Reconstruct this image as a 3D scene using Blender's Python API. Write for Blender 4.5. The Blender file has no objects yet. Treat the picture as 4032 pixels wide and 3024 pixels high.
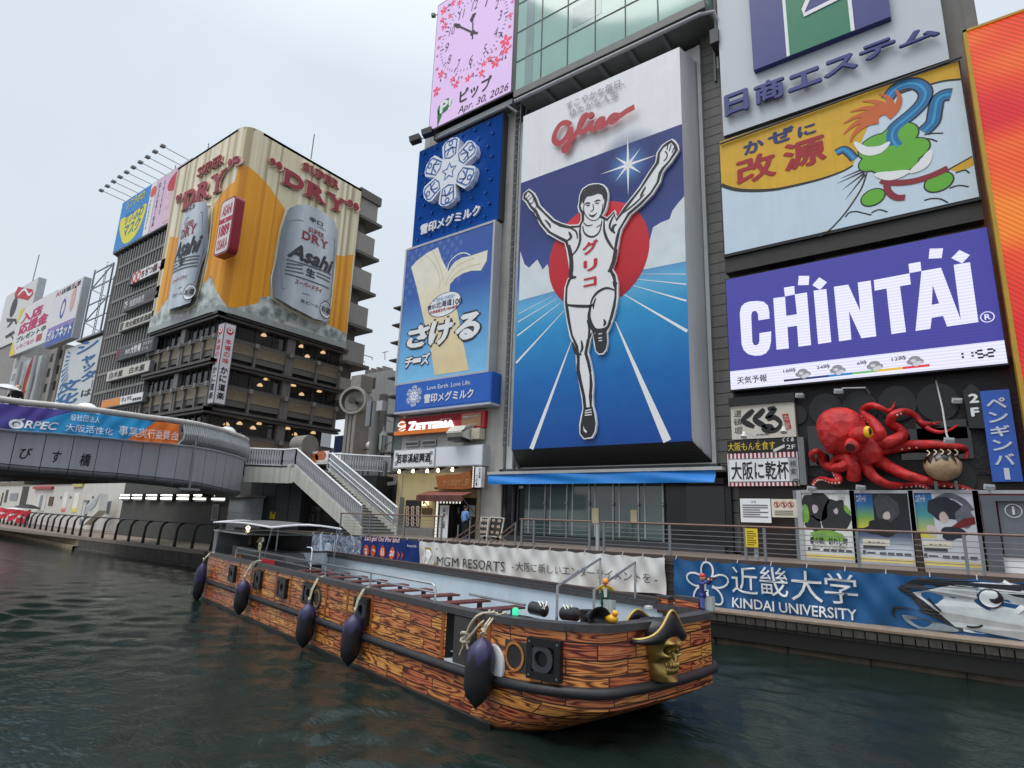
import bpy,bmesh,math,random
import numpy as np
from mathutils import Vector as V3,Matrix
from mathutils.geometry import tessellate_polygon
random.seed(7)
def iv(n,k,v): n.inputs[k].default_value=v
def mknode(t,k):return t.nodes.new(k)
def lk(t,a,b):t.links.new(a,b)
scene=bpy.context.scene
COL=scene.collection
# ------------------------------------------------------------------ camera
FPX=2352.0
CAM_H=3.46
YAW,PITCH,ROLL=math.radians(-36.65),math.radians(12.97),math.radians(2.1)
FWD=V3((math.sin(YAW)*math.cos(PITCH),math.cos(YAW)*math.cos(PITCH),math.sin(PITCH)))
_r0=V3((math.cos(YAW),-math.sin(YAW),0));_u0=_r0.cross(FWD)
RGT=_r0*math.cos(ROLL)+_u0*math.sin(ROLL)
UPV=-_r0*math.sin(ROLL)+_u0*math.cos(ROLL)
CAM=V3((0,0,CAM_H))
cd=bpy.data.cameras.new('camera');cam=bpy.data.objects.new('camera',cd);COL.objects.link(cam)
cd.sensor_width=36;cd.lens=36*FPX/4032;cd.clip_start=0.05;cd.clip_end=3000
M=Matrix.Identity(4)
for i in range(3):
 M[i][0]=RGT[i];M[i][1]=UPV[i];M[i][2]=-FWD[i];M[i][3]=CAM[i]
cam.matrix_world=M
scene.camera=cam
# ------------------------------------------------------------------ world, sun, exposure
SUN_EL,SUN_AZ=math.radians(58),math.radians(205)
w=bpy.data.worlds.new('World');scene.world=w;w.use_nodes=True
nt=w.node_tree;nt.nodes.clear()
out=mknode(nt,'ShaderNodeOutputWorld');bg=mknode(nt,'ShaderNodeBackground')
sky=mknode(nt,'ShaderNodeTexSky');sky.sky_type='NISHITA';sky.sun_disc=False
sky.sun_elevation=SUN_EL;sky.sun_rotation=SUN_AZ;sky.air_density=1.0;sky.dust_density=4.0
tc=mknode(nt,'ShaderNodeTexCoord');sx=mknode(nt,'ShaderNodeSeparateXYZ')
ramp=mknode(nt,'ShaderNodeValToRGB')
ramp.color_ramp.elements[0].position=0.0;ramp.color_ramp.elements[0].color=(0.49,0.51,0.535,1)
ramp.color_ramp.elements[1].position=1.0;ramp.color_ramp.elements[1].color=(2.1,2.15,2.2,1)
e=ramp.color_ramp.elements.new(0.30);e.color=(0.44,0.48,0.525,1)
e=ramp.color_ramp.elements.new(0.62);e.color=(0.44,0.485,0.535,1)
e=ramp.color_ramp.elements.new(0.76);e.color=(0.62,0.67,0.71,1)
nz=mknode(nt,'ShaderNodeTexNoise');iv(nz,'Scale',2.2);iv(nz,'Detail',4)
mr=mknode(nt,'ShaderNodeMapRange');iv(mr,1,.3);iv(mr,2,.7)
iv(mr,3,15.0);iv(mr,4,16.6)
vm=mknode(nt,'ShaderNodeVectorMath');vm.operation='SCALE'
mix=mknode(nt,'ShaderNodeMixRGB');iv(mix,0,0.06)
lk(nt,tc.outputs['Generated'],sx.inputs[0]);lk(nt,sx.outputs[2],ramp.inputs[0])
lk(nt,tc.outputs['Generated'],nz.inputs['Vector']);lk(nt,nz.outputs[0],mr.inputs[0])
lk(nt,ramp.outputs[0],vm.inputs[0]);lk(nt,mr.outputs[0],vm.inputs['Scale'])
lk(nt,vm.outputs[0],mix.inputs[1]);lk(nt,sky.outputs[0],mix.inputs[2])
lk(nt,mix.outputs[0],bg.inputs[0]);iv(bg,1,0.1)
lk(nt,bg.outputs[0],out.inputs[0])
sd=bpy.data.lights.new('sun','SUN');sd.energy=0.9;sd.angle=math.radians(28);sd.color=(1,.97,.93)
so=bpy.data.objects.new('sun',sd);COL.objects.link(so)
_sd=V3((math.sin(SUN_AZ)*math.cos(SUN_EL),math.cos(SUN_AZ)*math.cos(SUN_EL),math.sin(SUN_EL)))
so.rotation_euler=(-_sd).to_track_quat('-Z','Y').to_euler()
vs=scene.view_settings;vs.view_transform='Standard';vs.look='None';vs.exposure=0.12;vs.gamma=1.0;vs.use_curve_mapping=False
scene.cycles.max_bounces=7;scene.cycles.glossy_bounces=4;scene.cycles.transparent_max_bounces=8
scene.cycles.caustics_reflective=False;scene.cycles.caustics_refractive=False
# ------------------------------------------------------------------ helpers
def srgb(r,g,b):
 f=lambda c:(c/255/12.92)if c/255<=0.04045 else((c/255+0.055)/1.055)**2.4
 return(f(r),f(g),f(b),1)
_M={}
def mat(name,col,rough=.6,metal=0.,var=.12,vs=1.5,bump=0.,bs=8.,emit=0.,streak=0.,spec=.5,coat=0.):
 """painted / plain surface: colour with large-scale variation, optional vertical streaks of dirt, bump and emission"""
 if name in _M:return _M[name]
 m=bpy.data.materials.new(name);m.use_nodes=True;_M[name]=m
 t=m.node_tree;b=t.nodes['Principled BSDF']
 iv(b,'Roughness',rough);iv(b,'Metallic',metal)
 iv(b,'Specular IOR Level',spec)
 if coat:iv(b,'Coat Weight',coat);iv(b,'Coat Roughness',.1)
 c=col if len(col)==4 else(*col,1)
 g=mknode(t,'ShaderNodeNewGeometry')
 if var or streak:
  n=mknode(t,'ShaderNodeTexNoise');iv(n,'Scale',vs);iv(n,'Detail',5)
  lk(t,g.outputs['Position'],n.inputs['Vector'])
  r=mknode(t,'ShaderNodeMapRange');iv(r,1,.3);iv(r,2,.7)
  iv(r,3,1-var);iv(r,4,1+var*.6)
  lk(t,n.outputs[0],r.inputs[0])
  v=mknode(t,'ShaderNodeVectorMath');v.operation='SCALE';iv(v,0,c[:3])
  lk(t,r.outputs[0],v.inputs['Scale']);last=v.outputs[0]
  if streak:
   mp=mknode(t,'ShaderNodeMapping');iv(mp,'Scale',(3.5,3.5,.25))
   n2=mknode(t,'ShaderNodeTexNoise');iv(n2,'Scale',1.3);iv(n2,'Detail',6)
   lk(t,g.outputs['Position'],mp.inputs['Vector']);lk(t,mp.outputs[0],n2.inputs['Vector'])
   r2=mknode(t,'ShaderNodeMapRange');iv(r2,1,.45);iv(r2,2,.75)
   iv(r2,3,1);iv(r2,4,1-streak)
   lk(t,n2.outputs[0],r2.inputs[0])
   v2=mknode(t,'ShaderNodeVectorMath');v2.operation='SCALE'
   lk(t,last,v2.inputs[0]);lk(t,r2.outputs[0],v2.inputs['Scale']);last=v2.outputs[0]
  lk(t,last,b.inputs['Base Color'])
 else:
  iv(b,'Base Color',c)
 if bump:
  n3=mknode(t,'ShaderNodeTexNoise');iv(n3,'Scale',bs);iv(n3,'Detail',6)
  lk(t,g.outputs['Position'],n3.inputs['Vector'])
  bp=mknode(t,'ShaderNodeBump');iv(bp,'Strength',bump);iv(bp,'Distance',.05)
  lk(t,n3.outputs[0],bp.inputs['Height']);lk(t,bp.outputs[0],b.inputs['Normal'])
 if emit:
  iv(b,'Emission Color',c);iv(b,'Emission Strength',emit)
  iv(b,'Base Color',(c[0]*.3,c[1]*.3,c[2]*.3,1))
  for l in list(t.links):
   if l.to_socket==b.inputs['Base Color']:t.links.remove(l)
 return m
def smat(name,r,g,b,**k):
 return mat(name,srgb(r,g,b),**k)
def zgrad(name,stops,z0,z1,rough=.45,axis=2,spec=.4,noise=.06,emit=0):
 """printed artwork with a colour run along one world axis"""
 m=bpy.data.materials.new(name);m.use_nodes=True;t=m.node_tree;b=t.nodes['Principled BSDF']
 g=mknode(t,'ShaderNodeNewGeometry');s=mknode(t,'ShaderNodeSeparateXYZ');r=mknode(t,'ShaderNodeMapRange')
 iv(r,1,z0);iv(r,2,z1)
 cr=mknode(t,'ShaderNodeValToRGB');els=cr.color_ramp.elements
 els[0].position=stops[0][0];els[0].color=srgb(*stops[0][1]);els[1].position=stops[-1][0];els[1].color=srgb(*stops[-1][1])
 for p,c in stops[1:-1]:
  e=els.new(p);e.color=srgb(*c)
 n=mknode(t,'ShaderNodeTexNoise');iv(n,'Scale',1.2);iv(n,'Detail',6)
 lk(t,g.outputs['Position'],n.inputs['Vector'])
 r2=mknode(t,'ShaderNodeMapRange');iv(r2,1,.3);iv(r2,2,.7);iv(r2,3,1-noise);iv(r2,4,1+noise)
 v=mknode(t,'ShaderNodeVectorMath');v.operation='SCALE'
 lk(t,g.outputs['Position'],s.inputs[0]);lk(t,s.outputs[axis],r.inputs[0]);lk(t,r.outputs[0],cr.inputs[0])
 lk(t,n.outputs[0],r2.inputs[0]);lk(t,cr.outputs[0],v.inputs[0]);lk(t,r2.outputs[0],v.inputs['Scale'])
 lk(t,v.outputs[0],b.inputs['Base Color']);iv(b,'Roughness',rough);iv(b,'Specular IOR Level',spec)
 if emit:
  lk(t,v.outputs[0],b.inputs['Emission Color']);iv(b,'Emission Strength',emit)
 return m
class View:
 """a window of the photograph: its corner in 4032-wide pixels and its magnification"""
 def __init__(s,x,y,k):s.x,s.y,s.k=x,y,k
 def __call__(s,a,b):return(s.x+a/s.k,s.y+b/s.k)
NV=View(0,0,1)
VA,VB,VC,VD=View(0,1000,2.37),View(400,500,1.8436),View(0,1500,2.011),View(900,1200,1.6588)
VE,VF,VG,VH=View(1500,0,2.0733),View(1500,800,1.8433),View(1450,1600,2.7646),View(2000,0,1.8433)
VI,VJ,VK,VL=View(2000,700,1.3822),View(2750,0,1.6591),View(2800,900,1.7955),View(2800,1500,1.7955)
VM,VN,VO=View(1850,1800,2.212),View(2500,2000,1.4439),View(700,2000,1.7015)
Q1,Q2,Q3,Q4=View(2600,2150,2.765),View(3300,2150,2.552),View(1800,2150,3.0157),View(2400,2300,2.764)
Q5,Q6,Q7,Q8=View(700,2000,3.6867),View(1200,2050,3.6867),View(1700,2200,2.765),View(0,1850,3.686)
S1,S2,S3,S4=View(900,1650,2.765),View(0,1500,3.6867),View(550,1600,3.0164),View(500,1200,3.016)
S5,S6,S7,S8=View(950,1200,1.5862),View(400,550,1.586),View(900,500,1.9033),View(3500,400,.7933)
def ray(p):
 return FWD+RGT*((p[0]-2016)/FPX)-UPV*((p[1]-1512)/FPX)
class Plane:
 """a real surface in the place: origin, two axes in it and the normal that faces the canal"""
 def __init__(s,o,a,b=(0,0,1),n=None):
  s.o=V3(o);s.a=V3(a).normalized();s.b=V3(b).normalized()
  s.n=V3(n).normalized()if n else s.a.cross(s.b).normalized()
 def hit(s,p):
  d=ray(p);t=(s.o-CAM).dot(s.n)/d.dot(s.n);return CAM+d*t
 def st(s,p):
  h=s.hit(p)-s.o;return(h.dot(s.a),h.dot(s.b))
 def sts(s,view,pts):return[s.st(view(*q))for q in pts]
 def w(s,q,off=0.):return s.o+s.a*q[0]+s.b*q[1]+s.n*off
 def tb(s,view,x0,y0,x1,h):
  a=s.st(view(x0,y0));lo,hi=y0-900,y0+900
  for _ in range(40): # pixel row of the level line through the first corner, at x1
   m=(lo+hi)/2
   if s.st(view(x1,m))[1]>a[1]:lo=m
   else:hi=m
  return(a[0],a[1],s.st(view(x1,lo))[0],s.st(view(x0,y0-h))[1])
 def box(s,view,bl,tr):
  a=s.st(view(*bl));b=s.st(view(*tr));return(a[0],a[1],b[0],b[1])
def PY(y):return Plane((0,y,0),(1,0,0),(0,0,1)) # faces the canal (-Y)
def PX(x):return Plane((x,0,0),(0,1,0),(0,0,1)) # faces +X
class MB:
 def __init__(s):s.v=[];s.f=[];s.uv=None
 def add(s,vs,fs):
  k=len(s.v);s.v+=[tuple(q)for q in vs];s.f+=[tuple(i+k for i in q)for q in fs];return s
 def box(s,a,b):
  x0,y0,z0=[min(p,q)for p,q in zip(a,b)];x1,y1,z1=[max(p,q)for p,q in zip(a,b)]
  return s.add([(x0,y0,z0),(x1,y0,z0),(x1,y1,z0),(x0,y1,z0),(x0,y0,z1),(x1,y0,z1),(x1,y1,z1),(x0,y1,z1)],
  [(3,2,1,0),(4,5,6,7),(0,1,5,4),(1,2,6,5),(2,3,7,6),(3,0,4,7)])
 def bar(s,p,q,w,h,up=(0,0,1)):
  p,q=V3(p),V3(q);d=(q-p).normalized();u=V3(up)
  if abs(d.dot(u))>.98:u=V3((1,0,0))
  r=d.cross(u).normalized();u=r.cross(d).normalized();r*=w/2;u*=h/2
  vs=[p-r-u,p+r-u,p+r+u,p-r+u,q-r-u,q+r-u,q+r+u,q-r+u]
  return s.add(vs,[(0,1,2,3),(7,6,5,4),(0,4,5,1),(1,5,6,2),(2,6,7,3),(3,7,4,0)])
 def tube(s,pts,r,n=8,cap=True,flat=None):
  pts=[V3(p)for p in pts];m=len(pts);rs=r if isinstance(r,(list,tuple))else[r]*m
  k=len(s.v);ref=None
  for i,p in enumerate(pts):
   d=(pts[min(i+1,m-1)]-pts[max(i-1,0)]).normalized()
   if ref is None:
    ref=V3((0,0,1))if abs(d.z)<.9 else V3((1,0,0))
   a=(ref-d*ref.dot(d)).normalized();ref=a;b=d.cross(a)
   for j in range(n):
    t=2*math.pi*j/n
    s.v.append(tuple(p+(a*math.cos(t)+b*math.sin(t))*rs[i]))
  for i in range(m-1):
   for j in range(n):
    s.f.append((k+i*n+j,k+i*n+(j+1)%n,k+(i+1)*n+(j+1)%n,k+(i+1)*n+j))
  if cap:
   s.f.append(tuple(k+j for j in range(n))[::-1]);s.f.append(tuple(k+(m-1)*n+j for j in range(n)))
  return s
 def lathe(s,prof,c=(0,0,0),n=20,ax=(0,0,1),sx=1,sy=1):
  ax=V3(ax).normalized();ref=V3((1,0,0))if abs(ax.x)<.9 else V3((0,1,0))
  a=(ref-ax*ref.dot(ax)).normalized();b=ax.cross(a);c=V3(c);k=len(s.v)
  for r,h in prof:
   for j in range(n):
    t=2*math.pi*j/n
    s.v.append(tuple(c+ax*h+a*(r*sx*math.cos(t))+b*(r*sy*math.sin(t))))
  for i in range(len(prof)-1):
   for j in range(n):
    s.f.append((k+i*n+j,k+i*n+(j+1)%n,k+(i+1)*n+(j+1)%n,k+(i+1)*n+j))
  s.f.append(tuple(k+j for j in range(n))[::-1]);s.f.append(tuple(k+(len(prof)-1)*n+j for j in range(n)))
  return s
 def ell(s,c,r,nu=16,nv=10):
  prof=[(max(1e-3,math.sin(math.pi*i/nv)),-math.cos(math.pi*i/nv))for i in range(nv+1)]
  k=len(s.v);s.lathe(prof,(0,0,0),nu);c=V3(c)
  s.v[k:]=[(c.x+x*r[0],c.y+y*r[1],c.z+z*r[2])for x,y,z in s.v[k:]]
  return s
 def poly(s,pl,pts,off=0.,th=0.,holes=()):
  """flat shape on a plane, th > 0 gives it thickness behind its face"""
  loops=[list(pts)]+[list(h)for h in holes]
  tri=tessellate_polygon([[V3((q[0],q[1],0))for q in l]for l in loops])
  flat=[q for l in loops for q in l];k=len(s.v)
  s.v+=[tuple(pl.w(q,off))for q in flat]
  for t in tri:
   a,b,c=[V3((*flat[i],0))for i in t]
   s.f.append(tuple(k+i for i in(t if(b-a).cross(c-a).z>0 else t[::-1])))
  if th:
   k2=len(s.v);s.v+=[tuple(pl.w(q,off-th))for q in flat];b=0
   for l in loops:
    n=len(l);area=sum(l[i][0]*l[(i+1)%n][1]-l[(i+1)%n][0]*l[i][1]for i in range(n))
    for i in range(n):
     q=(k+b+i,k2+b+i,k2+b+(i+1)%n,k+b+(i+1)%n)
     s.f.append(q if(area>0)==(l is loops[0])else q[::-1])
    b+=n
  return s
 def rect(s,pl,x0,z0,x1,z1,off=0.,th=0.):
  return s.poly(pl,[(min(x0,x1),min(z0,z1)),(max(x0,x1),min(z0,z1)),(max(x0,x1),max(z0,z1)),(min(x0,x1),max(z0,z1))],off,th)
 def disc(s,pl,c,rx,rz=None,off=0.,th=0.,n=28,rot=0.,hole=0.):
  rz=rz or rx;f=lambda k:[(c[0]+rx*k*math.cos(t)*math.cos(rot)-rz*k*math.sin(t)*math.sin(rot),c[1]+rx*k*math.cos(t)*math.sin(rot)+rz*k*math.sin(t)*math.cos(rot))for t in[2*math.pi*i/n for i in range(n)]]
  return s.poly(pl,f(1),off,th,[f(hole)]if hole else[])
 def stroke(s,pl,pts,wd,off=0.,th=0.,closed=False):
  """ribbon along a drawn line, width constant or per point"""
  n=len(pts);P=[V3((*q,0))for q in pts];ws=wd if isinstance(wd,(list,tuple))else[wd]*n
  L,R=[],[]
  for i in range(n):
   if closed:d=P[(i+1)%n]-P[i-1]
   else:d=P[min(i+1,n-1)]-P[max(i-1,0)]
   d.normalize();nn=V3((-d.y,d.x,0))*ws[i]/2
   L.append(P[i]+nn);R.append(P[i]-nn)
  k=len(s.v)
  for a,b in zip(L,R):
   s.v.append(tuple(pl.w(a,off)));s.v.append(tuple(pl.w(b,off)))
  rng=range(n if closed else n-1)
  for i in rng:
   j=(i+1)%n;s.f.append((k+2*i,k+2*i+1,k+2*j+1,k+2*j))
  if th:
   k2=len(s.v)
   for a,b in zip(L,R):
    s.v.append(tuple(pl.w(a,off-th)));s.v.append(tuple(pl.w(b,off-th)))
   for i in rng:
    j=(i+1)%n
    s.f.append((k+2*i,k+2*j,k2+2*j,k2+2*i));s.f.append((k+2*i+1,k2+2*i+1,k2+2*j+1,k+2*j+1))
   if not closed:
    s.f.append((k,k2,k2+1,k+1));e=2*(n-1);s.f.append((k+e,k+e+1,k2+e+1,k2+e))
  return s
 def text(s,pl,body,bx,off=.01,th=0.,bold=0.,shear=0.,vert=False,keep=False,cut=0):
  """lettering fitted to the rectangle bx = (s0, t0, s1, t1) of a plane"""
  s0,t0,s1,t1=bx
  if vert:
   n=len(body);h=(t1-t0)/n
   for i,ch in enumerate(body):
    if ch.strip():
     if ch=='ー':s.rect(pl,(s0+s1)/2-(s1-s0)*.07,t1-h*(i+.9),(s0+s1)/2+(s1-s0)*.07,t1-h*(i+.1),off,th)
     else:s.text(pl,ch,(s0,t1-h*(i+.93),s1,t1-h*(i+.07)),off,th,bold,shear)
   return s
  d=.8*bold if bold>.012 else 0;g_,f_=glyphs(body,0.,shear)
  if not g_:return s
  vs,fs,lv=[],[],[]
  for i,(u,v)in enumerate(((0,0),(d,0),(-d,0),(0,d),(0,-d))if d else((0,0),)): # heavier weights: the outline laid down again a little aside
   n=len(vs);vs+=[(x+u,y+v)for x,y in g_];fs+=[tuple(q+n for q in f)for f in f_];lv+=[.0012*i]*len(g_)
  xs=[q[0]for q in vs];ys=[q[1]for q in vs];x0,x1,y0,y1=min(xs),max(xs),min(ys),max(ys)
  kx=(s1-s0)/max(1e-6,x1-x0);ky=(t1-t0)/max(1e-6,y1-y0)
  q=[(s0+(x-x0)*kx,t0+(y-y0)*ky)for x,y in vs]
  k=len(s.v);s.v+=[tuple(pl.w(p,off+l))for p,l in zip(q,lv)];s.f+=[tuple(i+k for i in f)for f in fs]
  if th:
   k2=len(s.v);s.v+=[tuple(pl.w(p,off-th))for p in q]
   cnt={}
   for f in fs:
    for i in range(len(f)):
     a,b=f[i],f[(i+1)%len(f)];cnt[(a,b)]=1
   for a,b in cnt:
    if(b,a)not in cnt:s.f.append((k+a,k2+a,k2+b,k+b))
  return s
 def build(s,name,m,parent=None,smooth=False,local=False,sub=0,kind=None):
  me=bpy.data.meshes.new(name)
  o=V3((0,0,0))
  if parent is not None and not local:o=V3(parent['_o'])
  me.from_pydata([(x-o.x,y-o.y,z-o.z)for x,y,z in s.v],[],s.f);me.update()
  if s.uv:
   uvl=me.uv_layers.new(name='uv')
   for l in me.loops:uvl.data[l.index].uv=s.uv[l.vertex_index]
  me.materials.append(m)
  if smooth:
   me.shade_smooth()if hasattr(me,'shade_smooth')else[setattr(p,'use_smooth',True)for p in me.polygons]
   if smooth!=2:me.set_sharp_from_angle(angle=math.radians(40))
  ob=bpy.data.objects.new(name,me);COL.objects.link(ob)
  if parent is not None:
   ob.parent=parent;PART_O[ob.name]=list(o);ob['_o']=list(o)
  else:ob['_o']=[0,0,0]
  if kind:ob['kind']=kind
  if sub:
   md=ob.modifiers.new('sub','SUBSURF');md.levels=sub;md.render_levels=sub
  return ob
PART_O={}
_G={}
_tc=bpy.data.curves.new('glyph_source','FONT');_tc.resolution_u=3;_to=bpy.data.objects.new('glyph_source',_tc);COL.objects.link(_to)
def glyphs(body,bold,shear):
 key=(body,bold,shear)
 if key not in _G:
  _tc.body=body;_tc.offset=bold;_tc.shear=shear
  bpy.context.view_layer.update();dg=bpy.context.evaluated_depsgraph_get()
  ev=_to.evaluated_get(dg);me=ev.to_mesh()
  vs=[(v.co.x,v.co.y)for v in me.vertices];fs=[]
  for p in me.polygons:
   f=tuple(p.vertices);a,b,c=[V3((*vs[i],0))for i in f[:3]]
   fs.append(f if(b-a).cross(c-a).z>0 else f[::-1])
  ev.to_mesh_clear();_G[key]=(vs,fs)
 return _G[key]
def thing(name,label,cat,loc,rz=0.,group=None):
 o=bpy.data.objects.new(name,None);COL.objects.link(o);o.empty_display_size=.3
 o.location=loc;o.rotation_euler=(0,0,rz);o['label']=label;o['category']=cat;o['_o']=list(loc)
 if group:o['group']=group
 return o
def tag(o,label,cat,group=None):
 o['label']=label;o['category']=cat
 if group:o['group']=group
 return o
def copy_tree(o,parent=None):
 c=o.copy();COL.objects.link(c)
 if parent is not None:c.parent=parent
 for ch in list(o.children):copy_tree(ch,c)
 return c
def arc(c,r,a0,a1,n=12,rz=None):
 rz=rz or r
 return[(c[0]+r*math.cos(math.radians(a0+(a1-a0)*i/n)),c[1]+rz*math.sin(math.radians(a0+(a1-a0)*i/n)))for i in range(n+1)]
def spline(pts,n=6):
 """Catmull-Rom through drawn points (2-D or 3-D, extra columns such as radii are carried along)"""
 out=[];m=len(pts)
 for i in range(m-1):
  p0,p1,p2,p3=pts[max(i-1,0)],pts[i],pts[i+1],pts[min(i+2,m-1)]
  for j in range(n):
   t=j/n
   out.append(tuple(.5*(2*b+(c-a)*t+(2*a-5*b+4*c-d)*t*t+(3*b-a-3*c+d)*t**3)for a,b,c,d in zip(p0,p1,p2,p3)))
 out.append(tuple(pts[-1]));return out
# ------------------------------------------------------------------ shared materials
WHITE=smat('white_paint',232,234,236,rough=.45,var=.05,streak=.06)
OFFW=smat('off_white',214,214,208,rough=.6,var=.08,streak=.14)
LGREY=smat('light_grey_metal',176,180,184,rough=.42,var=.07,streak=.10)
GREY=smat('grey_metal',122,126,130,rough=.45,var=.10,streak=.12)
DGREY=smat('dark_grey_metal',62,64,68,rough=.5,var=.12,streak=.15)
BLACK=smat('black_paint',22,22,25,rough=.42,var=.15)
NEARB=smat('blackish',12,12,14,rough=.55,var=.2)
STEEL=smat('brushed_steel',150,152,154,rough=.32,metal=.7,var=.08,vs=4)
CONC=smat('concrete',150,148,143,rough=.8,var=.16,bump=.15,bs=14,streak=.22)
DCONC=smat('dark_concrete',84,80,74,rough=.85,var=.25,bump=.25,bs=10,streak=.3)
INK=smat('printed_black',18,18,20,rough=.5,var=0)
PWHITE=smat('printed_white',236,238,240,rough=.45,var=.03)
PRED=smat('printed_red',178,30,40,rough=.45,var=.04)
GLASSD=smat('dark_glass',16,19,22,rough=.04,var=.3,vs=.8,spec=.7)
GLASSM=smat('grey_glass',46,52,56,rough=.05,var=.3,vs=.5,spec=.7)
YELLOW=smat('printed_yellow',236,208,40,rough=.5,var=.04)
LAMP=mat('lamp_glow',(1.0,.82,.55),emit=7.,var=0)
TUBE=mat('tube_glow',(1.0,.98,.86),emit=5.,var=0)
# ------------------------------------------------------------------ water
def water():
 rng=np.random.default_rng(3)
 nr,na=620,760
 r=2.2*np.exp(np.linspace(0,math.log(150/2.2),nr));a=np.radians(np.linspace(-100,42,na))
 R_,A_=np.meshgrid(r,a,indexing='ij');X=R_*np.sin(A_);Y=R_*np.cos(A_)
 step=np.maximum(R_*(math.log(150/2.2)/nr),R_*math.radians(142)/na)
 Z=np.zeros_like(X)
 for i in range(64):
  lam=0.22*(8.5**rng.random());th=math.radians(100)+rng.normal()*.75
  if i%3==0:th=rng.random()*6.28
  k=2*math.pi/lam;amp=.0050*lam**.95*(.6+.8*rng.random())
  ph=rng.random()*6.28;fade=np.clip((lam/step-3)/4,0,1)
  wob=.5*np.sin(X*.23+i)+.5*np.cos(Y*.31+2*i)
  Z+=fade*amp*np.sin(k*(X*math.cos(th)+Y*math.sin(th))+ph+1.2*wob)
 gust=.75+.45*np.sin(X*.21+.8*np.sin(Y*.35))*np.cos(Y*.27+X*.06)
 calm=1/(1+np.exp(-(-4.5-X)*.55));Z*=np.clip(gust,.35,1.3)*(.35+.65*calm)
 vs_=np.stack([X,Y,Z],-1).reshape(-1,3)
 idx=np.arange(nr*na).reshape(nr,na)
 f=np.stack([idx[:-1,:-1],idx[:-1,1:],idx[1:,1:],idx[1:,:-1]],-1).reshape(-1,4)[:,::-1]
 me=bpy.data.meshes.new('water');me.vertices.add(len(vs_));me.vertices.foreach_set('co',vs_.ravel())
 me.loops.add(f.size);me.loops.foreach_set('vertex_index',f.ravel().astype(np.int32))
 me.polygons.add(len(f));me.polygons.foreach_set('loop_start',np.arange(0,f.size,4,dtype=np.int32))
 me.update();me.shade_smooth()
 m=bpy.data.materials.new('canal_water');m.use_nodes=True;t=m.node_tree;b=t.nodes['Principled BSDF']
 iv(b,'Base Color',(.010,.019,.0165,1));iv(b,'Roughness',.06);iv(b,'IOR',1.33)
 g=mknode(t,'ShaderNodeNewGeometry');mp=mknode(t,'ShaderNodeMapping');iv(mp,'Scale',(1.6,3.2,1));iv(mp,'Rotation',(0,0,.25))
 n=mknode(t,'ShaderNodeTexNoise');iv(n,'Scale',3.2);iv(n,'Detail',5)
 bp=mknode(t,'ShaderNodeBump');iv(bp,'Strength',.34);iv(bp,'Distance',.06)
 lk(t,g.outputs['Position'],mp.inputs['Vector']);lk(t,mp.outputs[0],n.inputs['Vector']);lk(t,n.outputs[0],bp.inputs['Height']);lk(t,bp.outputs[0],b.inputs['Normal'])
 me.materials.append(m);o=bpy.data.objects.new('water',me);COL.objects.link(o);o['kind']='structure'
water()
MB().box((-400,-300,-1.2),(300,500,-1.0)).build('ground',DCONC,kind='structure')
# ------------------------------------------------------------------ promenade, boardwalk and quay walls
TILE=smat('paving',132,118,108,rough=.5,var=.18,vs=3,bump=.08)
plank=smat('wet_planks',148,132,116,rough=.5,var=.2,vs=5,streak=.1)
MB().box((-33.5,21.0,2.2),(14,60,2.46)).build('promenade',TILE,kind='structure')
MB().box((-36.9,19.78,.85),(14,21.0,.96)).build('boardwalk',plank,kind='structure')
MB().box((-140,19.72,.8),(-36.9,60,1.05)).build('embankment_path',TILE,kind='structure')
MB().box((-54,27,5.6),(-29,160,6.2)).build('street',TILE,kind='structure')
SLAT=smat('weathered_fascia_board',74,70,64,rough=.8,var=.3,vs=6,bump=.2,streak=.4)
t=thing('quay_wall','low concrete quay edge faced with dark weathered fascia boards below the boardwalk','quay wall',(-5,19.9,0))
mb=MB();mb.box((-37,20.05,-.6),(14,20.9,.7));mb.build('beam',smat('quay_beam',112,100,84,rough=.8,var=.25,bump=.2,streak=.35),t)
mb=MB();x=-36.6
while x<13.5:
 mb.box((x,19.70,.70),(x+.255,19.78,.93));mb.box((x,19.79,.60),(x+.255,19.95,.70));x+=.285
mb.build('fascia_plank',SLAT,t)
MB().box((-37,19.66,.93),(14,19.80,.985)).build('edge_trim',smat('edge_beam',128,112,96,rough=.6,var=.2,vs=5),t)
MB().box((-37,19.83,.2),(14,20.04,.7)).build('shadow_beam',smat('painted_shade_black',26,24,22,rough=.6),t)  # near-black strip paints the shade behind and below the fascia boards
mb=MB()
for i in range(24):
 q=-36+i*2.1;mb.box((q,20.02,-.2),(q+.05,20.05,.68))
mb.build('joint',NEARB,t)
t=thing('retaining_wall','dark concrete wall carrying the upper promenade behind the hanging banners','retaining wall',(-10,21,.9))
MB().box((-36.9,21.02,.9),(14,21.6,2.2)).build('wall',smat('wall_dark',58,54,50,rough=.8,var=.25,bump=.2,streak=.3),t)
MB().box((-36.9,20.93,2.30),(14,21.02,2.50)).build('coping',smat('coping_dark',74,64,58,rough=.6,var=.2),t)
mb=MB()
for k in range(3):mb.tube([(-36,20.98,1.35+.3*k),(13,20.98,1.35+.3*k)],.012,5)
mb.build('cable',DGREY,t)
t=thing('embankment_wall','old stained concrete embankment under the bridge with a stepped ledge','embankment',(-70,19.8,0))
mb=MB();mb.box((-58,19.75,-.8),(-37,20.3,.80));mb.box((-37.6,19.6,-.8),(-36.9,21.1,1.0));mb.build('wall',DCONC,t)
pts=[(-58,19.75),(-63.5,20.6),(-140,28)]
mb=MB()
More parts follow.
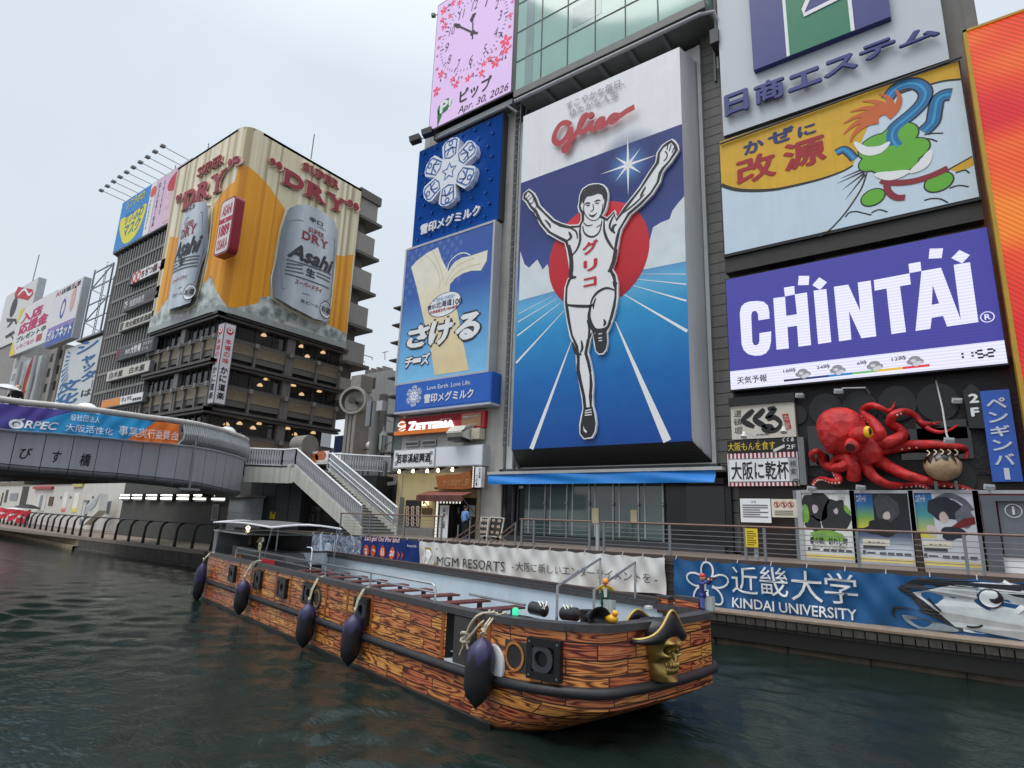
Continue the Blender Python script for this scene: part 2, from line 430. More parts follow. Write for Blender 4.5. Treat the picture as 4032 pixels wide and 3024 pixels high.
for a,b in zip(pts,pts[1:]):
 mb.add([(a[0],a[1],-.8),(b[0],b[1],-.8),(b[0],b[1],.8),(a[0],a[1],.8)],[(0,3,2,1)])
 mb.add([(a[0],a[1]-.35,-.8),(b[0],b[1]-.35,-.8),(b[0],b[1]-.35,.28),(a[0],a[1]-.35,.28),(b[0],b[1],.28),(a[0],a[1],.28)],[(0,3,2,1),(3,5,4,2)])
mb.build('ledge',smat('embankment_pale',138,122,96,rough=.85,var=.25,bump=.2,streak=.35),t)
MB().box((-58,19.55,-.8),(-37.6,19.75,.12)).build('footing',DCONC,t)
# ------------------------------------------------------------------ upper promenade railing
P21=PY(21.15)
rail_wood=smat('rail_wood',122,96,84,rough=.4,var=.15,vs=6)
def rail_section(label,xs,extra=()):
 t=thing('promenade_railing',label,'railing',(P21.st((xs[0],2150))[0],21.15,2.46),0,'promenade railing sections')
 X=[P21.st((x,2130))[0]for x in xs]
 MB().tube([(X[0]-.1,21.15,3.58),(X[-1]+.1,21.15,3.58)],.034,10).build('handrail',rail_wood,t,smooth=True)
 for q in X:
  m2=MB();m2.bar((q,21.15,2.46),(q,21.15,3.55),.085,.05,(0,1,0));m2.box((q-.07,21.08,2.46),(q+.07,21.22,2.48));m2.build('post',GREY,t)
 for k in range(6):
  MB().tube([(X[0],21.15,2.60+.155*k),(X[-1],21.15,2.60+.155*k)],.011,6).build('cable',STEEL,t)
 return t
rail_section('steel cable railing with wooden handrail in front of the stairs and noodle shop',[1334,1451,1587,1736])
rail_section('steel cable railing before the glass doors under the blue awning',[2053,2101,2321])
rail_section('long steel cable railing above the fish banner and in front of the posters',[2378,2638,2935,3011,3376,3797,3861,4200,4600])
t=thing('step_railing','pair of slanting tubular handrails beside the noodle shop going down to the boardwalk','handrail',(P21.st((1800,2150))[0],21.1,2.46))
for view,a,b in((VG,(920,1455),(1190,1270)),(VG,(1000,1455),(1215,1320)),(VG,(1330,1480),(1600,1275)),(VG,(1400,1480),(1600,1330))):
 p,q=P21.hit(view(*a)),P21.hit(view(*b))
 MB().tube([p,q],.03,8).build('rail',rail_wood,t,smooth=True)
for q in((1110,1240),(1215,1250),(980,1290),(1605,1260)):
 p=P21.hit(VG(*q));MB().tube([(p.x,21.15,2.46),p],.035,8).build('post',GREY,t)
def bollard(px):
 x=P21.st((px,2150))[0]
 t=thing('bollard','plain grey steel bollard standing between two railing posts before the glass doors','bollard',(x,21.25,2.46))
 MB().tube([(x,21.25,2.46),(x,21.25,3.48)],.075,14).build('post',LGREY,t,smooth=True)
 MB().tube([(x,21.25,3.48),(x,21.25,3.50)],.08,14).build('cap',GREY,t)
 return t,x
bollard(2348)
bt,bx_=bollard(2973);bt['label']='grey steel bollard with a yellow notice beside it, below the prohibition notice'
t=thing('yellow_notice','yellow notice board fixed to the railing by a bollard','notice',(P21.st((2945,2100))[0],21.2,2.9))
q=P21.box(VL,(250,1172),(330,1045));MB().rect(P21,*q,.06,.015).build('board',YELLOW,t)
mb=MB()
for k in range(7):mb.rect(P21,q[0]+.05,q[3]-.08-k*(q[3]-q[1])/8.4,q[2]-(.05 if k%3 else.12),q[3]-.11-k*(q[3]-q[1])/8.4,.066)
mb.build('text',smat('brown_print',120,90,30),t)
# ------------------------------------------------------------------ bridge
def zfor(x,y,py):
 """height at which the upright through (x, y) meets image row py"""
 k=(1512-py)/FPX;a=UPV-FWD*k
 return CAM_H-(a.x*x+a.y*y)/a.z
fx=[66,184,294,393,484,566,632,706,762,814,857,893,921,946,963]
ft=[1705,1712,1720,1729,1738,1746,1750,1757,1763,1772,1780,1790,1797,1805,1812]
fb=[1827,1838,1846,1855,1862,1870,1877,1885,1893,1902,1912,1920,1927,1932,1935]
d=[ray(p)for p in zip(fx,ft)]
BP=[(-30.0,-30.0*d[0].y/d[0].x)]
for q in d[1:]:
 s=q.y/q.x;x0,y0=BP[-1];wdt=.985 # next panel edge: one panel away and on its ray y = s x
 A_=1+s*s;B_=-2*(x0+s*y0);C_=x0*x0+y0*y0-wdt*wdt;D_=B_*B_-4*A_*C_
 r1=(-B_-math.sqrt(max(0,D_)))/(2*A_);r2=(-B_+math.sqrt(max(0,D_)))/(2*A_)
 x=max((r for r in(r1,r2)),key=lambda v:s*v);BP.append((x,s*x))
ZT=[zfor(*p,y)for p,y in zip(BP,ft)];ZB=[zfor(*p,y)for p,y in zip(BP,fb)]
dx,dy=BP[1][0]-BP[0][0],BP[1][1]-BP[0][1]
pre=[(BP[0][0]-dx*k,BP[0][1]-dy*k)for k in(8,7,6,5,4,3,2,1)]
BP=pre+BP;ZT=[ZT[0]]*8+ZT;ZB=[ZB[0]+.03*k for k in(8,7,6,5,4,3,2,1)]+ZB
e1_=V3((BP[-1][0]-BP[-2][0],BP[-1][1]-BP[-2][1]))
for k in range(5): # the curve goes on turning away towards the landing
 e1_.rotate(Matrix.Rotation(math.radians(17),2));e1_=e1_.normalized()*.8
 BP.append((BP[-1][0]+e1_.x,BP[-1][1]+e1_.y));ZT.append(ZT[-1]);ZB.append(ZB[-1]-.01)
NB=len(BP)
def bnorm(i):
 a,b=BP[max(i-1,0)],BP[min(i+1,NB-1)];v=V3((b[1]-a[1],-(b[0]-a[0]),0)).normalized()
 return v if v.x>0 or i>NB-7 else-v
BN=[bnorm(i)for i in range(NB)]
bridge=thing('bridge','grey panelled road bridge with a rounded end and black brushed lettering','bridge',(-32,10,5))
fasc=smat('fascia_panel',158,161,167,rough=.38,var=.06,streak=.12)
mb=MB();jn=MB();lo=MB()
for i in range(NB-1):
 a,b=V3((*BP[i],0)),V3((*BP[i+1],0));u=(b-a).normalized()*.014
 mb.add([(a.x+u.x,a.y+u.y,ZB[i]),(b.x-u.x,b.y-u.y,ZB[i+1]),(b.x-u.x,b.y-u.y,ZT[i+1]),(a.x+u.x,a.y+u.y,ZT[i])],[(0,1,2,3)])
 n0,n1=BN[i]*-.03,BN[i+1]*-.03
 jn.add([(a.x+n0.x,a.y+n0.y,ZB[i]-.03),(b.x+n1.x,b.y+n1.y,ZB[i+1]-.03),(b.x+n1.x,b.y+n1.y,ZT[i+1]+.03),(a.x+n0.x,a.y+n0.y,ZT[i]+.03)],[(0,1,2,3)])
 prof=[(0,-.03),(.0,-.12),(-.05,-.22),(-.16,-.30),(-.35,-.34),(-.9,-.36)]
 for(o0,h0),(o1,h1)in zip(prof,prof[1:]):
  p=[a+BN[i]*o0,b+BN[i+1]*o0,b+BN[i+1]*o1,a+BN[i]*o1]
  lo.add([(p[0].x+u.x,p[0].y+u.y,ZB[i]+h0),(p[1].x-u.x,p[1].y-u.y,ZB[i+1]+h0),(p[2].x-u.x,p[2].y-u.y,ZB[i+1]+h1),(p[3].x+u.x,p[3].y+u.y,ZB[i]+h1)],[(3,2,1,0)])
mb.build('fascia',fasc,bridge);jn.build('joint_backing',NEARB,bridge)
lo.build('lower_trim',smat('fascia_trim',104,106,110,rough=.4,var=.1,streak=.2),bridge,smooth=True)
mb=MB();mb.tube([(x+n.x*.03,y+n.y*.03,z+.05)for(x,y),z,n in zip(BP,ZT,BN)],.055,8)
mb.build('coping',LGREY,bridge,smooth=True)
# deck, soffit and cross beams
mb=MB();inner=[(p[0]+n.x*-.1,p[1]+n.y*-.1)for p,n in zip(BP,BN)]
ring=inner+[(-52,27),(-52,-2)]
flat=Plane((0,0,6.2),(1,0,0),(0,1,0));mb.poly(flat,ring,0,.5)
mb.build('deck',smat('deck_dark',58,54,50,rough=.8,var=.2),bridge)
mb=MB()
for k in range(6):mb.box((-51,2+2.3*k,4.75),(-31.4,2.5+2.3*k,5.69))
mb.build('girder',smat('girder_grey',118,106,92,rough=.7,var=.25,streak=.3),bridge)
# railing ribs and rail
mb=MB();rl=MB();bs_=MB()
path=[(V3((x,y,z)),n)for(x,y),z,n in zip(BP,ZT,BN)]
for i in range(15,NB-1):
 for k in range(6):
  f=k/6;p=path[i][0].lerp(path[i+1][0],f);n=path[i][1].lerp(path[i+1][1],f);z=V3((0,0,1))
  q=[p-n*.1+z*.12,p+n*.20+z*.34,p+n*.24+z*.62,p+n*.02+z*1.16]
  for a,b in zip(q,q[1:]):mb.bar(a,b,.05,.085,n)
mb.build('railing_slat',LGREY,bridge)
for i in range(15,NB-1):
 for o0,h0,o1,h1 in((-.14,.1,.13,.34),(.13,.34,.17,.62)):
  a,b=path[i],path[i+1];z=V3((0,0,1))
  bs_.add([a[0]+a[1]*o0+z*h0,b[0]+b[1]*o0+z*h0,b[0]+b[1]*o1+z*h1,a[0]+a[1]*o1+z*h1],[(0,1,2,3)])
bs_.build('railing_backing',DGREY,bridge)
rl.tube([p+n*.0+V3((0,0,1.24))for p,n in path],.13,12)
rl.build('top_rail',smat('round_rail',196,192,186,rough=.4,var=.1,streak=.15),bridge,smooth=True)
# lettering on the panels
for i,ch,bl,tr in((8,'び',(270,1130),(480,975)),(9,'す',(735,1180),(905,1025)),(10,'橋',(1140,1230),(1335,1060))):
 a,b=BP[i],BP[i+1];pl=Plane((a[0],a[1],0),(b[0]-a[0],b[1]-a[1],0));
 if pl.n.x<0:pl.n=-pl.n
 MB().text(pl,ch,pl.box(S2,bl,tr),.006,0,.03,.1).build('letter',smat('brush_black',26,22,38,rough=.5,var=0),bridge)
# post with foot plate in front of the fascia
pl=Plane((*BP[17],0),(BP[18][0]-BP[16][0],BP[18][1]-BP[16][1],0))
if pl.n.x<0:pl.n=-pl.n
a,b=pl.hit(S3(605,345)),pl.hit(S3(515,975));n=pl.n*.35
t=thing('lamp_bracket','thin grey pole hung down the curved bridge side with a flat plate at its foot','pole',tuple(b+n))
MB().tube([a+n,(b+n)],.05,8).build('pole',GREY,t,smooth=True)
MB().bar(b+n+V3((-.1,-.45,-.03)),b+n+V3((.1,.45,-.03)),.3,.1).build('foot_plate',GREY,t)
class Surf:
 """a hanging cloth: (s, t) on a base surface plus folds along its normal"""
 def __init__(s,base,fold):s.base,s.fold=base,fold
 def w(s,q,off=0.):
  p,n=s.base(q[0],q[1]);return p+n*(off+s.fold(q[0],q[1]))
def cloth(surf,s0,t0,s1,t1,nu,nv,drop=None):
 """grid mesh of a cloth with printed-uv; drop(s) sags the lower edge"""
 mb=MB();mb.uv=[]
 for j in range(nv+1):
  for i in range(nu+1):
   u,v=i/nu,j/nv;s=s0+(s1-s0)*u;t=t0+(t1-t0)*v
   if drop:t+=drop(s)*(1-v)
   mb.v.append(tuple(surf.w((s,t))));mb.uv.append((u,v))
 for j in range(nv):
  for i in range(nu):
   k=j*(nu+1)+i;mb.f.append((k,k+1,k+nu+2,k+nu+1))
 return mb
# the banner on the bridge railing
blen=[0]
for i in range(1,NB):blen.append(blen[-1]+math.hypot(BP[i][0]-BP[i-1][0],BP[i][1]-BP[i-1][1]))
def bbase(s,t):
 i=max(0,min(NB-2,next((k for k in range(NB-1)if blen[k+1]>=s),NB-2)));f=(s-blen[i])/(blen[i+1]-blen[i])
 p=path[i][0].lerp(path[i+1][0],f);n=path[i][1].lerp(path[i+1][1],f)
 return p+n*(.30-.1*t)+V3((0,0,t)),n
bsf=Surf(bbase,lambda s,t:.03*math.sin(4.1*s+3*t)*math.sin(1.7*s-2.2*t)+.022*math.sin(9*s-7*t+math.sin(3*s)))
def bst(p):
 best=None
 for i in range(NB-1):
  pl=Plane((path[i][0].x+path[i][1].x*.28,path[i][0].y+path[i][1].y*.28,0),(BP[i+1][0]-BP[i][0],BP[i+1][1]-BP[i][1],0))
  s,z=pl.st(p)
  if-.05<=s<=blen[i+1]-blen[i]+.05:best=(blen[i]+s,z-path[i][0].z)
 return best or(0,0)
s1_=bst((703,1720))[0];T0,T1=.08,1.06
def printed(name,build):
 m=bpy.data.materials.new(name);m.use_nodes=True;t=m.node_tree;b=t.nodes['Principled BSDF'];iv(b,'Roughness',.55)
 uv=mknode(t,'ShaderNodeUVMap');s=mknode(t,'ShaderNodeSeparateXYZ');lk(t,uv.outputs[0],s.inputs[0])
 def math_(op,a,b_=None):
  n=mknode(t,'ShaderNodeMath');n.operation=op
  for k,v in enumerate((a,b_)):
   if v is None:continue
   if isinstance(v,(int,float)):n.inputs[k].default_value=v
   else:lk(t,v,n.inputs[k])
  return n.outputs[0]
 def mixc(f,a,b_):
  n=mknode(t,'ShaderNodeMixRGB');lk(t,f,n.inputs[0])
  for k,v in((1,a),(2,b_)):
   if isinstance(v,tuple):n.inputs[k].default_value=v
   else:lk(t,v,n.inputs[k])
  return n.outputs[0]
 lk(t,build(s.outputs[0],s.outputs[1],math_,mixc),b.inputs['Base Color']);return m
sw=bst((696,1755))[0]
# split of colours along the banner: violet wedge, blue field, orange end
sA=bst(S2(540,405))[0]/s1_;sB0=bst(S2(1610,840))[0]/s1_;sB1=bst(S2(2180,575))[0]/s1_
def bancol(u,v,mth,mix):
 f1=mth('LESS_THAN',u,mth('ADD',mth('MULTIPLY',mth('SUBTRACT',v,.55),(sA-bst((0,1630))[0]/s1_)/.45),bst((0,1630))[0]/s1_))
 f2=mth('GREATER_THAN',u,mth('ADD',mth('MULTIPLY',v,sB1-sB0),sB0))
 return mix(f2,mix(f1,srgb(28,148,206),srgb(72,62,150)),srgb(232,118,32))
ban=thing('banner','long blue banner with an orange end and white lettering, hung on the bridge railing','banner',(-30,10,6))
cl=cloth(bsf,3.0,T0,s1_,T1,150,10)
cl.build('cloth',printed('bridge_banner',bancol),ban,smooth=2)
mb=MB()
def bbox(view,bl,tr):
 a,b=bst(view(*bl)),bst(view(*tr));return(a[0],a[1],b[0],b[1])
def bantext(body,view,bl,tr,**k):
 a,b=bst(view(*bl)),bst(view(*tr));mb.text(bsf,body,(a[0],a[1],b[0],b[1]),.06,**k)
bantext('RPEC',S2,(335,690),(850,610),bold=.03,shear=.2)
bantext('般社団法人',S2,(1015,580),(1455,530))
bantext('大阪活性化',S2,(925,735),(1640,690),bold=.005)
bantext('事業実行委員会',S2,(1700,790),(2212+380,745),bold=.005)
a=bst(S2(230,628));b=bst(S2(305,570))
mb.disc(bsf,a,.24,.20,.06,0,24,0,.55);mb.disc(bsf,(a[0]+.02,a[1]-.02),.10,.08,.06);mb.stroke(bsf,[(a[0],a[1]+.12),(a[0]+.24,a[1]+.25)],.05,.062)
mb.build('lettering',PWHITE,ban)
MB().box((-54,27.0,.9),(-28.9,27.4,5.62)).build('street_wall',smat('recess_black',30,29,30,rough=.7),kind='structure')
# ------------------------------------------------------------------ under the bridge: abutment, tube lights, railing, far shopfronts
t=thing('abutment','bridge abutment: dark wall ending in a block of pale masonry','abutment',(-45,24,1))
MB().box((-62,24,.9),(-38,26,6)).build('wall',smat('underpass_wall',74,74,70,rough=.75,var=.12,streak=.1),t)
blk=MB()
for k in range(7):
 for j in range(3):
  x=-39.9+1.04*j;blk.box((x+.01,22.0-.01*(k%2),.96+.49*k),(x+1.03,24.0,1.44+.49*k))
blk.build('masonry_block',smat('pale_block',168,174,178,rough=.7,var=.12,bump=.2,bs=6),t)
MB().box((-40.1,21.85,4.39),(-36.6,24,4.52)).build('cap_stone',CONC,t)
for k,x in enumerate((990,1085,1200,1318,1448,1583,1730)):
 pl=PY(23.7);s,z=pl.st(VC(x,919+k*1.2));s2=pl.st(VC(x+34+3*k,919))[0];hw=(s2-s)
 tl=thing('tube_light','double white tube light fixed high on the dark wall under the bridge','light',(s,23.7,z),0,'tube lights under the bridge')
 MB().box((s-hw,23.74,z-.3),(s+hw,23.98,z+.3)).build('housing',DGREY,tl)
 MB().box((s-hw*.9,23.6,z-.14),(s+hw*.9,23.74,z-.03)).build('lower_tube',TUBE,tl)
 MB().box((s-hw*.9,23.6,z+.14),(s+hw*.9,23.74,z+.22)).build('upper_tube',TUBE,tl)
for view,q in((VC,((838,1058),(885,950))),(VC,((1672,1105),(1742,978)))):
 pl=PY(23.98);b=pl.box(view,*q)
 t=thing('wall_panel','narrow framed panel on the dark wall under the bridge','panel',(b[0],23.95,b[1]),0,'framed panels under the bridge')
 MB().rect(pl,*b,.05,.05).build('frame',GREY,t);MB().rect(pl,b[0]+.12,b[1]+.12,b[2]-.12,b[3]-.12,.06).build('face',DGREY,t)
# curved black posts
PE=PY(19.95)
t=thing('embankment_railing','black railing of curved posts along the embankment under the bridge','railing',(-50,20,1.05))
def eline(x):return 19.95 if x>-58 else 19.95+(-58-x)*.095
X_=-37.5;k=0;xs=[]
while X_>-100:xs.append(X_);X_-=2.35
for x in xs:
 y=eline(x);p=[(x-.1,y+.0,1.05),(x-.02,y-.02,1.6),(x+.02,y,2.2),(x+.05,y+.16,2.5),(x+.05,y+.4,2.58)]
 MB().tube(p,[.11,.09,.085,.075,.06],8).build('post',BLACK,t,smooth=True)
MB().tube([(x,eline(x)+.38,2.60)for x in[-37]+xs],.05,8).build('top_rail',BLACK,t,smooth=True)
MB().tube([(x,eline(x)+.02,1.45)for x in[-37]+xs],.02,6).build('lower_rail',DGREY,t)
# far shopfronts
PF=PY(26.5)
t=thing('shopfront','white waterside shopfront with narrow poster panels, seen under the bridge','shop',(-85,26.5,1.05))
a=PF.st(Q8(0,600));MB().box((-125,26.5,1.05),(-66,27.5,5.9)).build('wall',smat('shop_white',214,210,202,rough=.7,var=.08,streak=.1),t)
def pq(name,view,bl,tr,m,off,par):MB().rect(PF,*PF.box(view,bl,tr),off,off-.001).build(name,m,par)
pq('poster',Q8,(890,600),(1000,330),zgrad('poster_red',[(0,(226,80,50)),(.4,(226,120,90)),(.55,(230,226,222)),(1,(236,234,230))],2.2,4.1),.05,t)
pq('poster',Q8,(1040,610),(1165,335),zgrad('poster_yellow',[(0,(232,216,40)),(.45,(232,220,90)),(.6,(238,238,220)),(1,(236,236,226))],2.2,4.1),.05,t)
pq('door',Q8,(520,590),(690,360),OFFW,.06,t);pq('door_gap',Q8,(595,590),(602,370),GREY,.07,t)
pq('sign',Q8,(510,280),(790,240),PRED,.3,t);pq('window',Q8,(700,520),(790,390),smat('shop_brown',92,66,54),.06,t)
pq('window',Q8,(140,440),(270,340),GLASSM,.06,t);pq('window',Q8,(0,520),(60,330),smat('shop_green',84,88,70),.06,t)
pq('opening',Q8,(60,470),(130,290),DGREY,.06,t);pq('opening',Q8,(280,520),(430,240),smat('dim',66,60,56),.05,t)
pq('shop_sign',Q8,(1075,250),(1220,195),smat('pale_yellow',206,196,120),.2,t)
pq('fascia',Q8,(0,225),(1240,150),smat('tan_grey',128,116,100),.12,t)
for a,b in(((880,415),(900,385)),((1015,410),(1040,385)),((1340,410),(1365,385))):pq('vent',Q8,a,b,DGREY,.06,t)
t2=thing('information_board','grey framed information board standing before the white shopfront','board',(-74,26,1.05))
PI=PY(25.6);b=PI.box(Q8,(1160,800),(1290,440));MB().rect(PI,*b,.1,.2).build('frame',GREY,t2);MB().rect(PI,b[0]+.25,b[1]+.6,b[2]-.25,b[3]-.25,.12).build('face',OFFW,t2)
t3=thing('staircase','pale concrete side stair slanting down from the far end of the bridge','stairs',(-70,25,1.05))
PS=PY(25.0);MB().poly(PS,PS.sts(Q8,[(1490,345),(1485,590),(1260,800),(1255,720),(1420,600),(1310,600),(1300,520)]),.3,.8).build('stringer',OFFW,t3)
MB().poly(PS,PS.sts(Q8,[(1500,360),(1440,520),(1285,660),(1300,560)]),.35).build('parapet',LGREY,t3)
# red cloths hung on the railing
PR=PY(22.2)
red=smat('red_cloth',196,30,48,rough=.7,var=.1)
for i,(a,b,c,d_)in enumerate((((0,545),(150,575),(110,680),(0,720)),((140,565),(300,580),(250,690),(110,760)),((290,580),(440,600),(370,795),(215,765)))):
 P4=[PR.st(Q8(*q))for q in(a,b,c,d_)]
 sf=Surf(lambda s,t,P4=P4:(PR.w(tuple(V3(P4[3]).lerp(V3(P4[2]),s).lerp(V3(P4[0]).lerp(V3(P4[1]),s),t))),PR.n),lambda s,t:.09*math.sin(8*s+3*t)+.04*math.sin(17*s-5*t))
 lb=['red cloth banner at the edge of the row on the embankment railing','middle red cloth banner of the row on the embankment railing','red cloth banner beside the bare black posts of the embankment railing'][i]
 th_=thing('cloth_banner',lb,'banner',tuple(PR.w(P4[0])),0,'red cloths on the embankment railing')
 cloth(sf,0,0,1,1,22,10).build('cloth',red,th_,smooth=2)
 MB().stroke(sf,spline([(.12,.42),(.2,.6),(.26,.42),(.34,.58),(.42,.44),(.5,.6),(.55,.42),(.66,.56),(.72,.44),(.84,.52)],5),.045,.06).build('lettering',PWHITE,th_)
# ================================================================== the runner billboard and its building
YG=25.0;PG=PY(YG);PB=PY(27.0)
brick=smat('grey_tile_wall',96,94,90,rough=.6,var=.15,streak=.2)
gb=thing('office_building','glass topped office building that carries the tall runner billboard','building',(-14,27,2.46))
MB().box((-20.3,27.35,2.46),(-7.6,55,46)).build('wall',brick,gb)
# tiled pier between this building and the next one: rows of slightly proud tiles
mb=MB();z=2.6
while z<31:
 mb.box((-8.45,26.92,z),(-7.55,27.35,z+.50));z+=.53
mb.build('tile',smat('pier_tile',118,116,112,rough=.5,var=.12,streak=.15),gb)
a=PG.st(VH(45,665));b=PG.st(VH(1370,45));gz=a[1]+.0
gx0,gx1=a[0],b[0]+.4
MB().box((gx0,YG,gz),(gx1,27.3,46)).build('glass',smat('green_curtain_glass',150,188,178,rough=.06,var=.10,vs=.35,spec=.8),gb)
mb=MB()
vx=[PG.st(VH(*q))[0]for q in((240,480),(432,400),(634,300),(853,180),(1088,60))]
for x in vx+[gx0+.05]:mb.box((x-.03,YG-.03,gz),(x+.03,YG,46))
z=gz+2.05
for k in range(7):
 mb.box((gx0,YG-.031,z-.03),(gx1,YG-.001,z+.03));z+=2.15
mb.build('glazing_joint',DGREY,gb)
mb=MB() # blinds, column and ceiling behind the glass read as flat panes of another tone
for(x0,x1,z0,z1)in((gx0+.75,gx0+1.35,gz,44),(vx[1]+.3,vx[2]+.4,gz+2.4,gz+3.8)):
 mb.box((x0,YG-.012,z0),(x1,YG-.004,z1))
mb.build('blind_pane',smat('glass_grey',134,158,156,rough=.06,var=.1,spec=.8),gb)
mb=MB();mb.box((gx0,YG-.05,gz-.45),(gx1,YG+.35,gz));mb.box((gx0,YG+.35,gz-.3),(gx1,27.3,gz-.02))
for x in vx:mb.box((x-.12,YG+.3,gz-.55),(x+.12,27.2,gz-.3))
mb.build('soffit',smat('soffit_grey',112,112,110,rough=.5,var=.1,streak=.1),gb)
mb=MB();mb.tube([(gx0,YG+.1,gz-.62),(gx1-.3,YG+.1,gz-.62),(gx1+.3,YG+.3,gz-.62),(gx1+.5,26.2,gz-1.4)],.11,10)
mb.build('drain_pipe',LGREY,gb,smooth=True)
mb=MB();mb.box((gx1+.05,YG+.4,gz-2.3),(gx1+.45,26.6,gz-1.5));mb.box((gx1,26,gz-4),(gx1+.1,26.2,gz-1));mb.build('bracket',DGREY,gb)
MB().box((gx1+.02,26.4,gz-3.0),(gx1+1.15,27.3,46)).build('corner_cladding',OFFW,gb)
sign=thing('billboard','tall blue billboard with a runner raising both arms in front of a red disc','billboard',(-14,26,4))
X0,Z0=-.739*YG,PG.st(VI(30,1480))[1];X1=-.356*YG;Z1=1.0*(PG.st(VH(125,840))[1]);zd=PG.st(VH(107,1325))[1]
XB1=PB.st(VI(1120,1520))[0];ZB0=PB.st(VI(1120,1520))[1]-.25;XB0=X0-.9
mb=MB();mb.add([(X1,YG,Z0),(XB1,27,ZB0),(XB1,27,Z1+.3),(X1,YG,Z1),(X0,YG,Z0),(XB0,27,ZB0),(XB0,27,Z1+.3),(X0,YG,Z1)],[(0,1,2,3),(5,4,7,6),(3,2,6,7)])
mb.build('cabinet',smat('cabinet_silver',216,218,222,rough=.3,var=.06,vs=.6,streak=.08),sign)
mb=MB()
for k in range(15):
 f0,f1=k/15,(k+.62)/15
 q=lambda f:((X0+(XB0-X0)*f,YG+2*f,Z0+(ZB0-Z0)*f),(X1+(XB1-X1)*f,YG+2*f,Z0+(ZB0-Z0)*f))
 a,b=q(f0);c,d_=q(f1);mb.add([a,b,d_,c,(a[0],a[1],a[2]+.12),(b[0],b[1],b[2]+.12),(d_[0],d_[1],d_[2]+.12),(c[0],c[1],c[2]+.12)],[(0,3,2,1),(0,1,5,4),(1,2,6,5),(2,3,7,6),(3,0,4,7)])
mb.build('louver',smat('louver_dark',48,47,46,rough=.5,var=.1),sign)
MB().add([(X0,YG+.05,Z0+.12),(X1,YG+.05,Z0+.12),(XB1,27,ZB0+.12),(XB0,27,ZB0+.12)],[(0,3,2,1)]).build('louver_backing',NEARB,sign)
fx0,fz0=PB.st((2004,1850));fx1=PB.st((2829,1822))[0]
mb=MB();zt=Z1+1.2
mb.box((fx0,26.7,fz0),(fx0+.42,27.3,zt));mb.box((XB1+.02,26.7,fz0),(fx1,27.3,zt));mb.box((fx0+.42,26.72,fz0),(XB1+.02,27.3,ZB0-.02));mb.box((fx0+.42,26.75,Z1+.32),(XB1+.02,27.3,zt))
mb.build('frame',smat('frame_white',205,207,206,rough=.4,var=.06,streak=.12),sign)
MB().box((fx0-.3,26.5,fz0-.22),(fx1+.1,27.3,fz0-.01)).build('base_flashing',DGREY,sign)
art=MB().rect(PG,X0,Z0,X1,zd,.004)
zh=PG.st(VI(860,480))[1]
art.build('picture',zgrad('track_print',[(0,(0,70,150)),(.22,(0,104,180)),(.42,(38,150,206)),(.5,(96,178,220)),(.56,(96,140,200)),(.62,(58,80,150)),(.8,(46,58,122)),(1,(40,52,120))],Z0,zd,rough=.4),sign)
MB().rect(PG,X0,zd,X1,Z1,.004).build('white_panel',smat('panel_white',232,234,238,rough=.4,var=.03,streak=.05),sign)
cl=MB()
cl.poly(PG,PG.sts(VI,[(738,500),(752,400),(775,330),(790,270),(830,245),(880,225),(895,180),(925,140),(960,100),(968,455)]),.008)
cl.poly(PG,PG.sts(VI,[(60,670),(68,400),(90,470),(115,490),(160,445),(190,500),(215,470),(245,560),(260,615)]),.008)
cl.build('cloud_print',zgrad('cloud_col',[(0,(214,226,230)),(.5,(216,220,222)),(1,(190,204,222))],Z0+9,zd-1.5),sign)
ln=MB()
for(a,w0),(b,w1)in((((345,895),5),((128,1476),26)),(((585,782),5),((868,1434),38)),(((305,725),3),((45,1008),13)),(((285,682),2.5),((52,860),9)),(((266,660),2),((55,785),6)),(((240,645),1.5),((60,740),4)),
(((627,632),3),((977,836),14)),(((680,586),2),((972,670),9)),(((700,552),2),((970,580),6)),(((720,524),1.5),((968,525),4))):
 p,q=PG.st(VI(*a)),PG.st(VI(*b));k=25*1.3/FPX/1.38
 ln.stroke(PG,[p,q],[w0*k,w1*k],.012)
ln.build('lane_marking',PWHITE,sign)
c0=PG.st(VI(482,420));r=(PG.st(VI(757,290))[0]-PG.st(VI(212,500))[0])/2
MB().disc(PG,c0,r,None,.016,0,64).build('disc',zgrad('disc_red',[(0,(150,14,34)),(.3,(196,20,40)),(1,(206,42,52))],c0[1]-r,c0[1]+r),sign)
sc=PG.st(VH(872,1198));gl=MB()
gl.disc(PG,sc,2.2,None,.009,0,40);gm=bpy.data.materials.new('star_halo_print');gm.use_nodes=True;q=gm.node_tree;g=mknode(q,'ShaderNodeNewGeometry');v=mknode(q,'ShaderNodeVectorMath');v.operation='DISTANCE';iv(v,1,(sc[0],YG,sc[1]));cr=mknode(q,'ShaderNodeValToRGB');b_=q.nodes['Principled BSDF'];iv(b_,'Roughness',.4)
for k,(p,c_)in enumerate(((0,(150,196,236)),(1,(43,55,121)),(.2,(84,138,204)),(.55,(54,80,150)))):e=cr.color_ramp.elements[k]if k<2 else cr.color_ramp.elements.new(p);e.position=p;e.color=srgb(*c_)
mr=mknode(q,'ShaderNodeMapRange');iv(mr,2,2.2);lk(q,g.outputs['Position'],v.inputs[0]);lk(q,v.outputs['Value'],mr.inputs[0]);lk(q,mr.outputs[0],cr.inputs[0]);lk(q,cr.outputs[0],b_.inputs['Base Color']);al=mknode(q,'ShaderNodeMapRange');iv(al,2,2.1);iv(al,3,1);iv(al,4,0);lk(q,v.outputs['Value'],al.inputs[0]);lk(q,al.outputs[0],b_.inputs['Alpha']);gl.build('glow_print',gm,sign)
st_=[]
for k in range(16):
 an=math.pi*k/8+math.pi/2;rr=.2 if k%2 else(1.75 if k%8==0 else 1.6 if k%4==0 else 1.0);st_.append((sc[0]+rr*math.cos(an),sc[1]+rr*math.sin(an)))
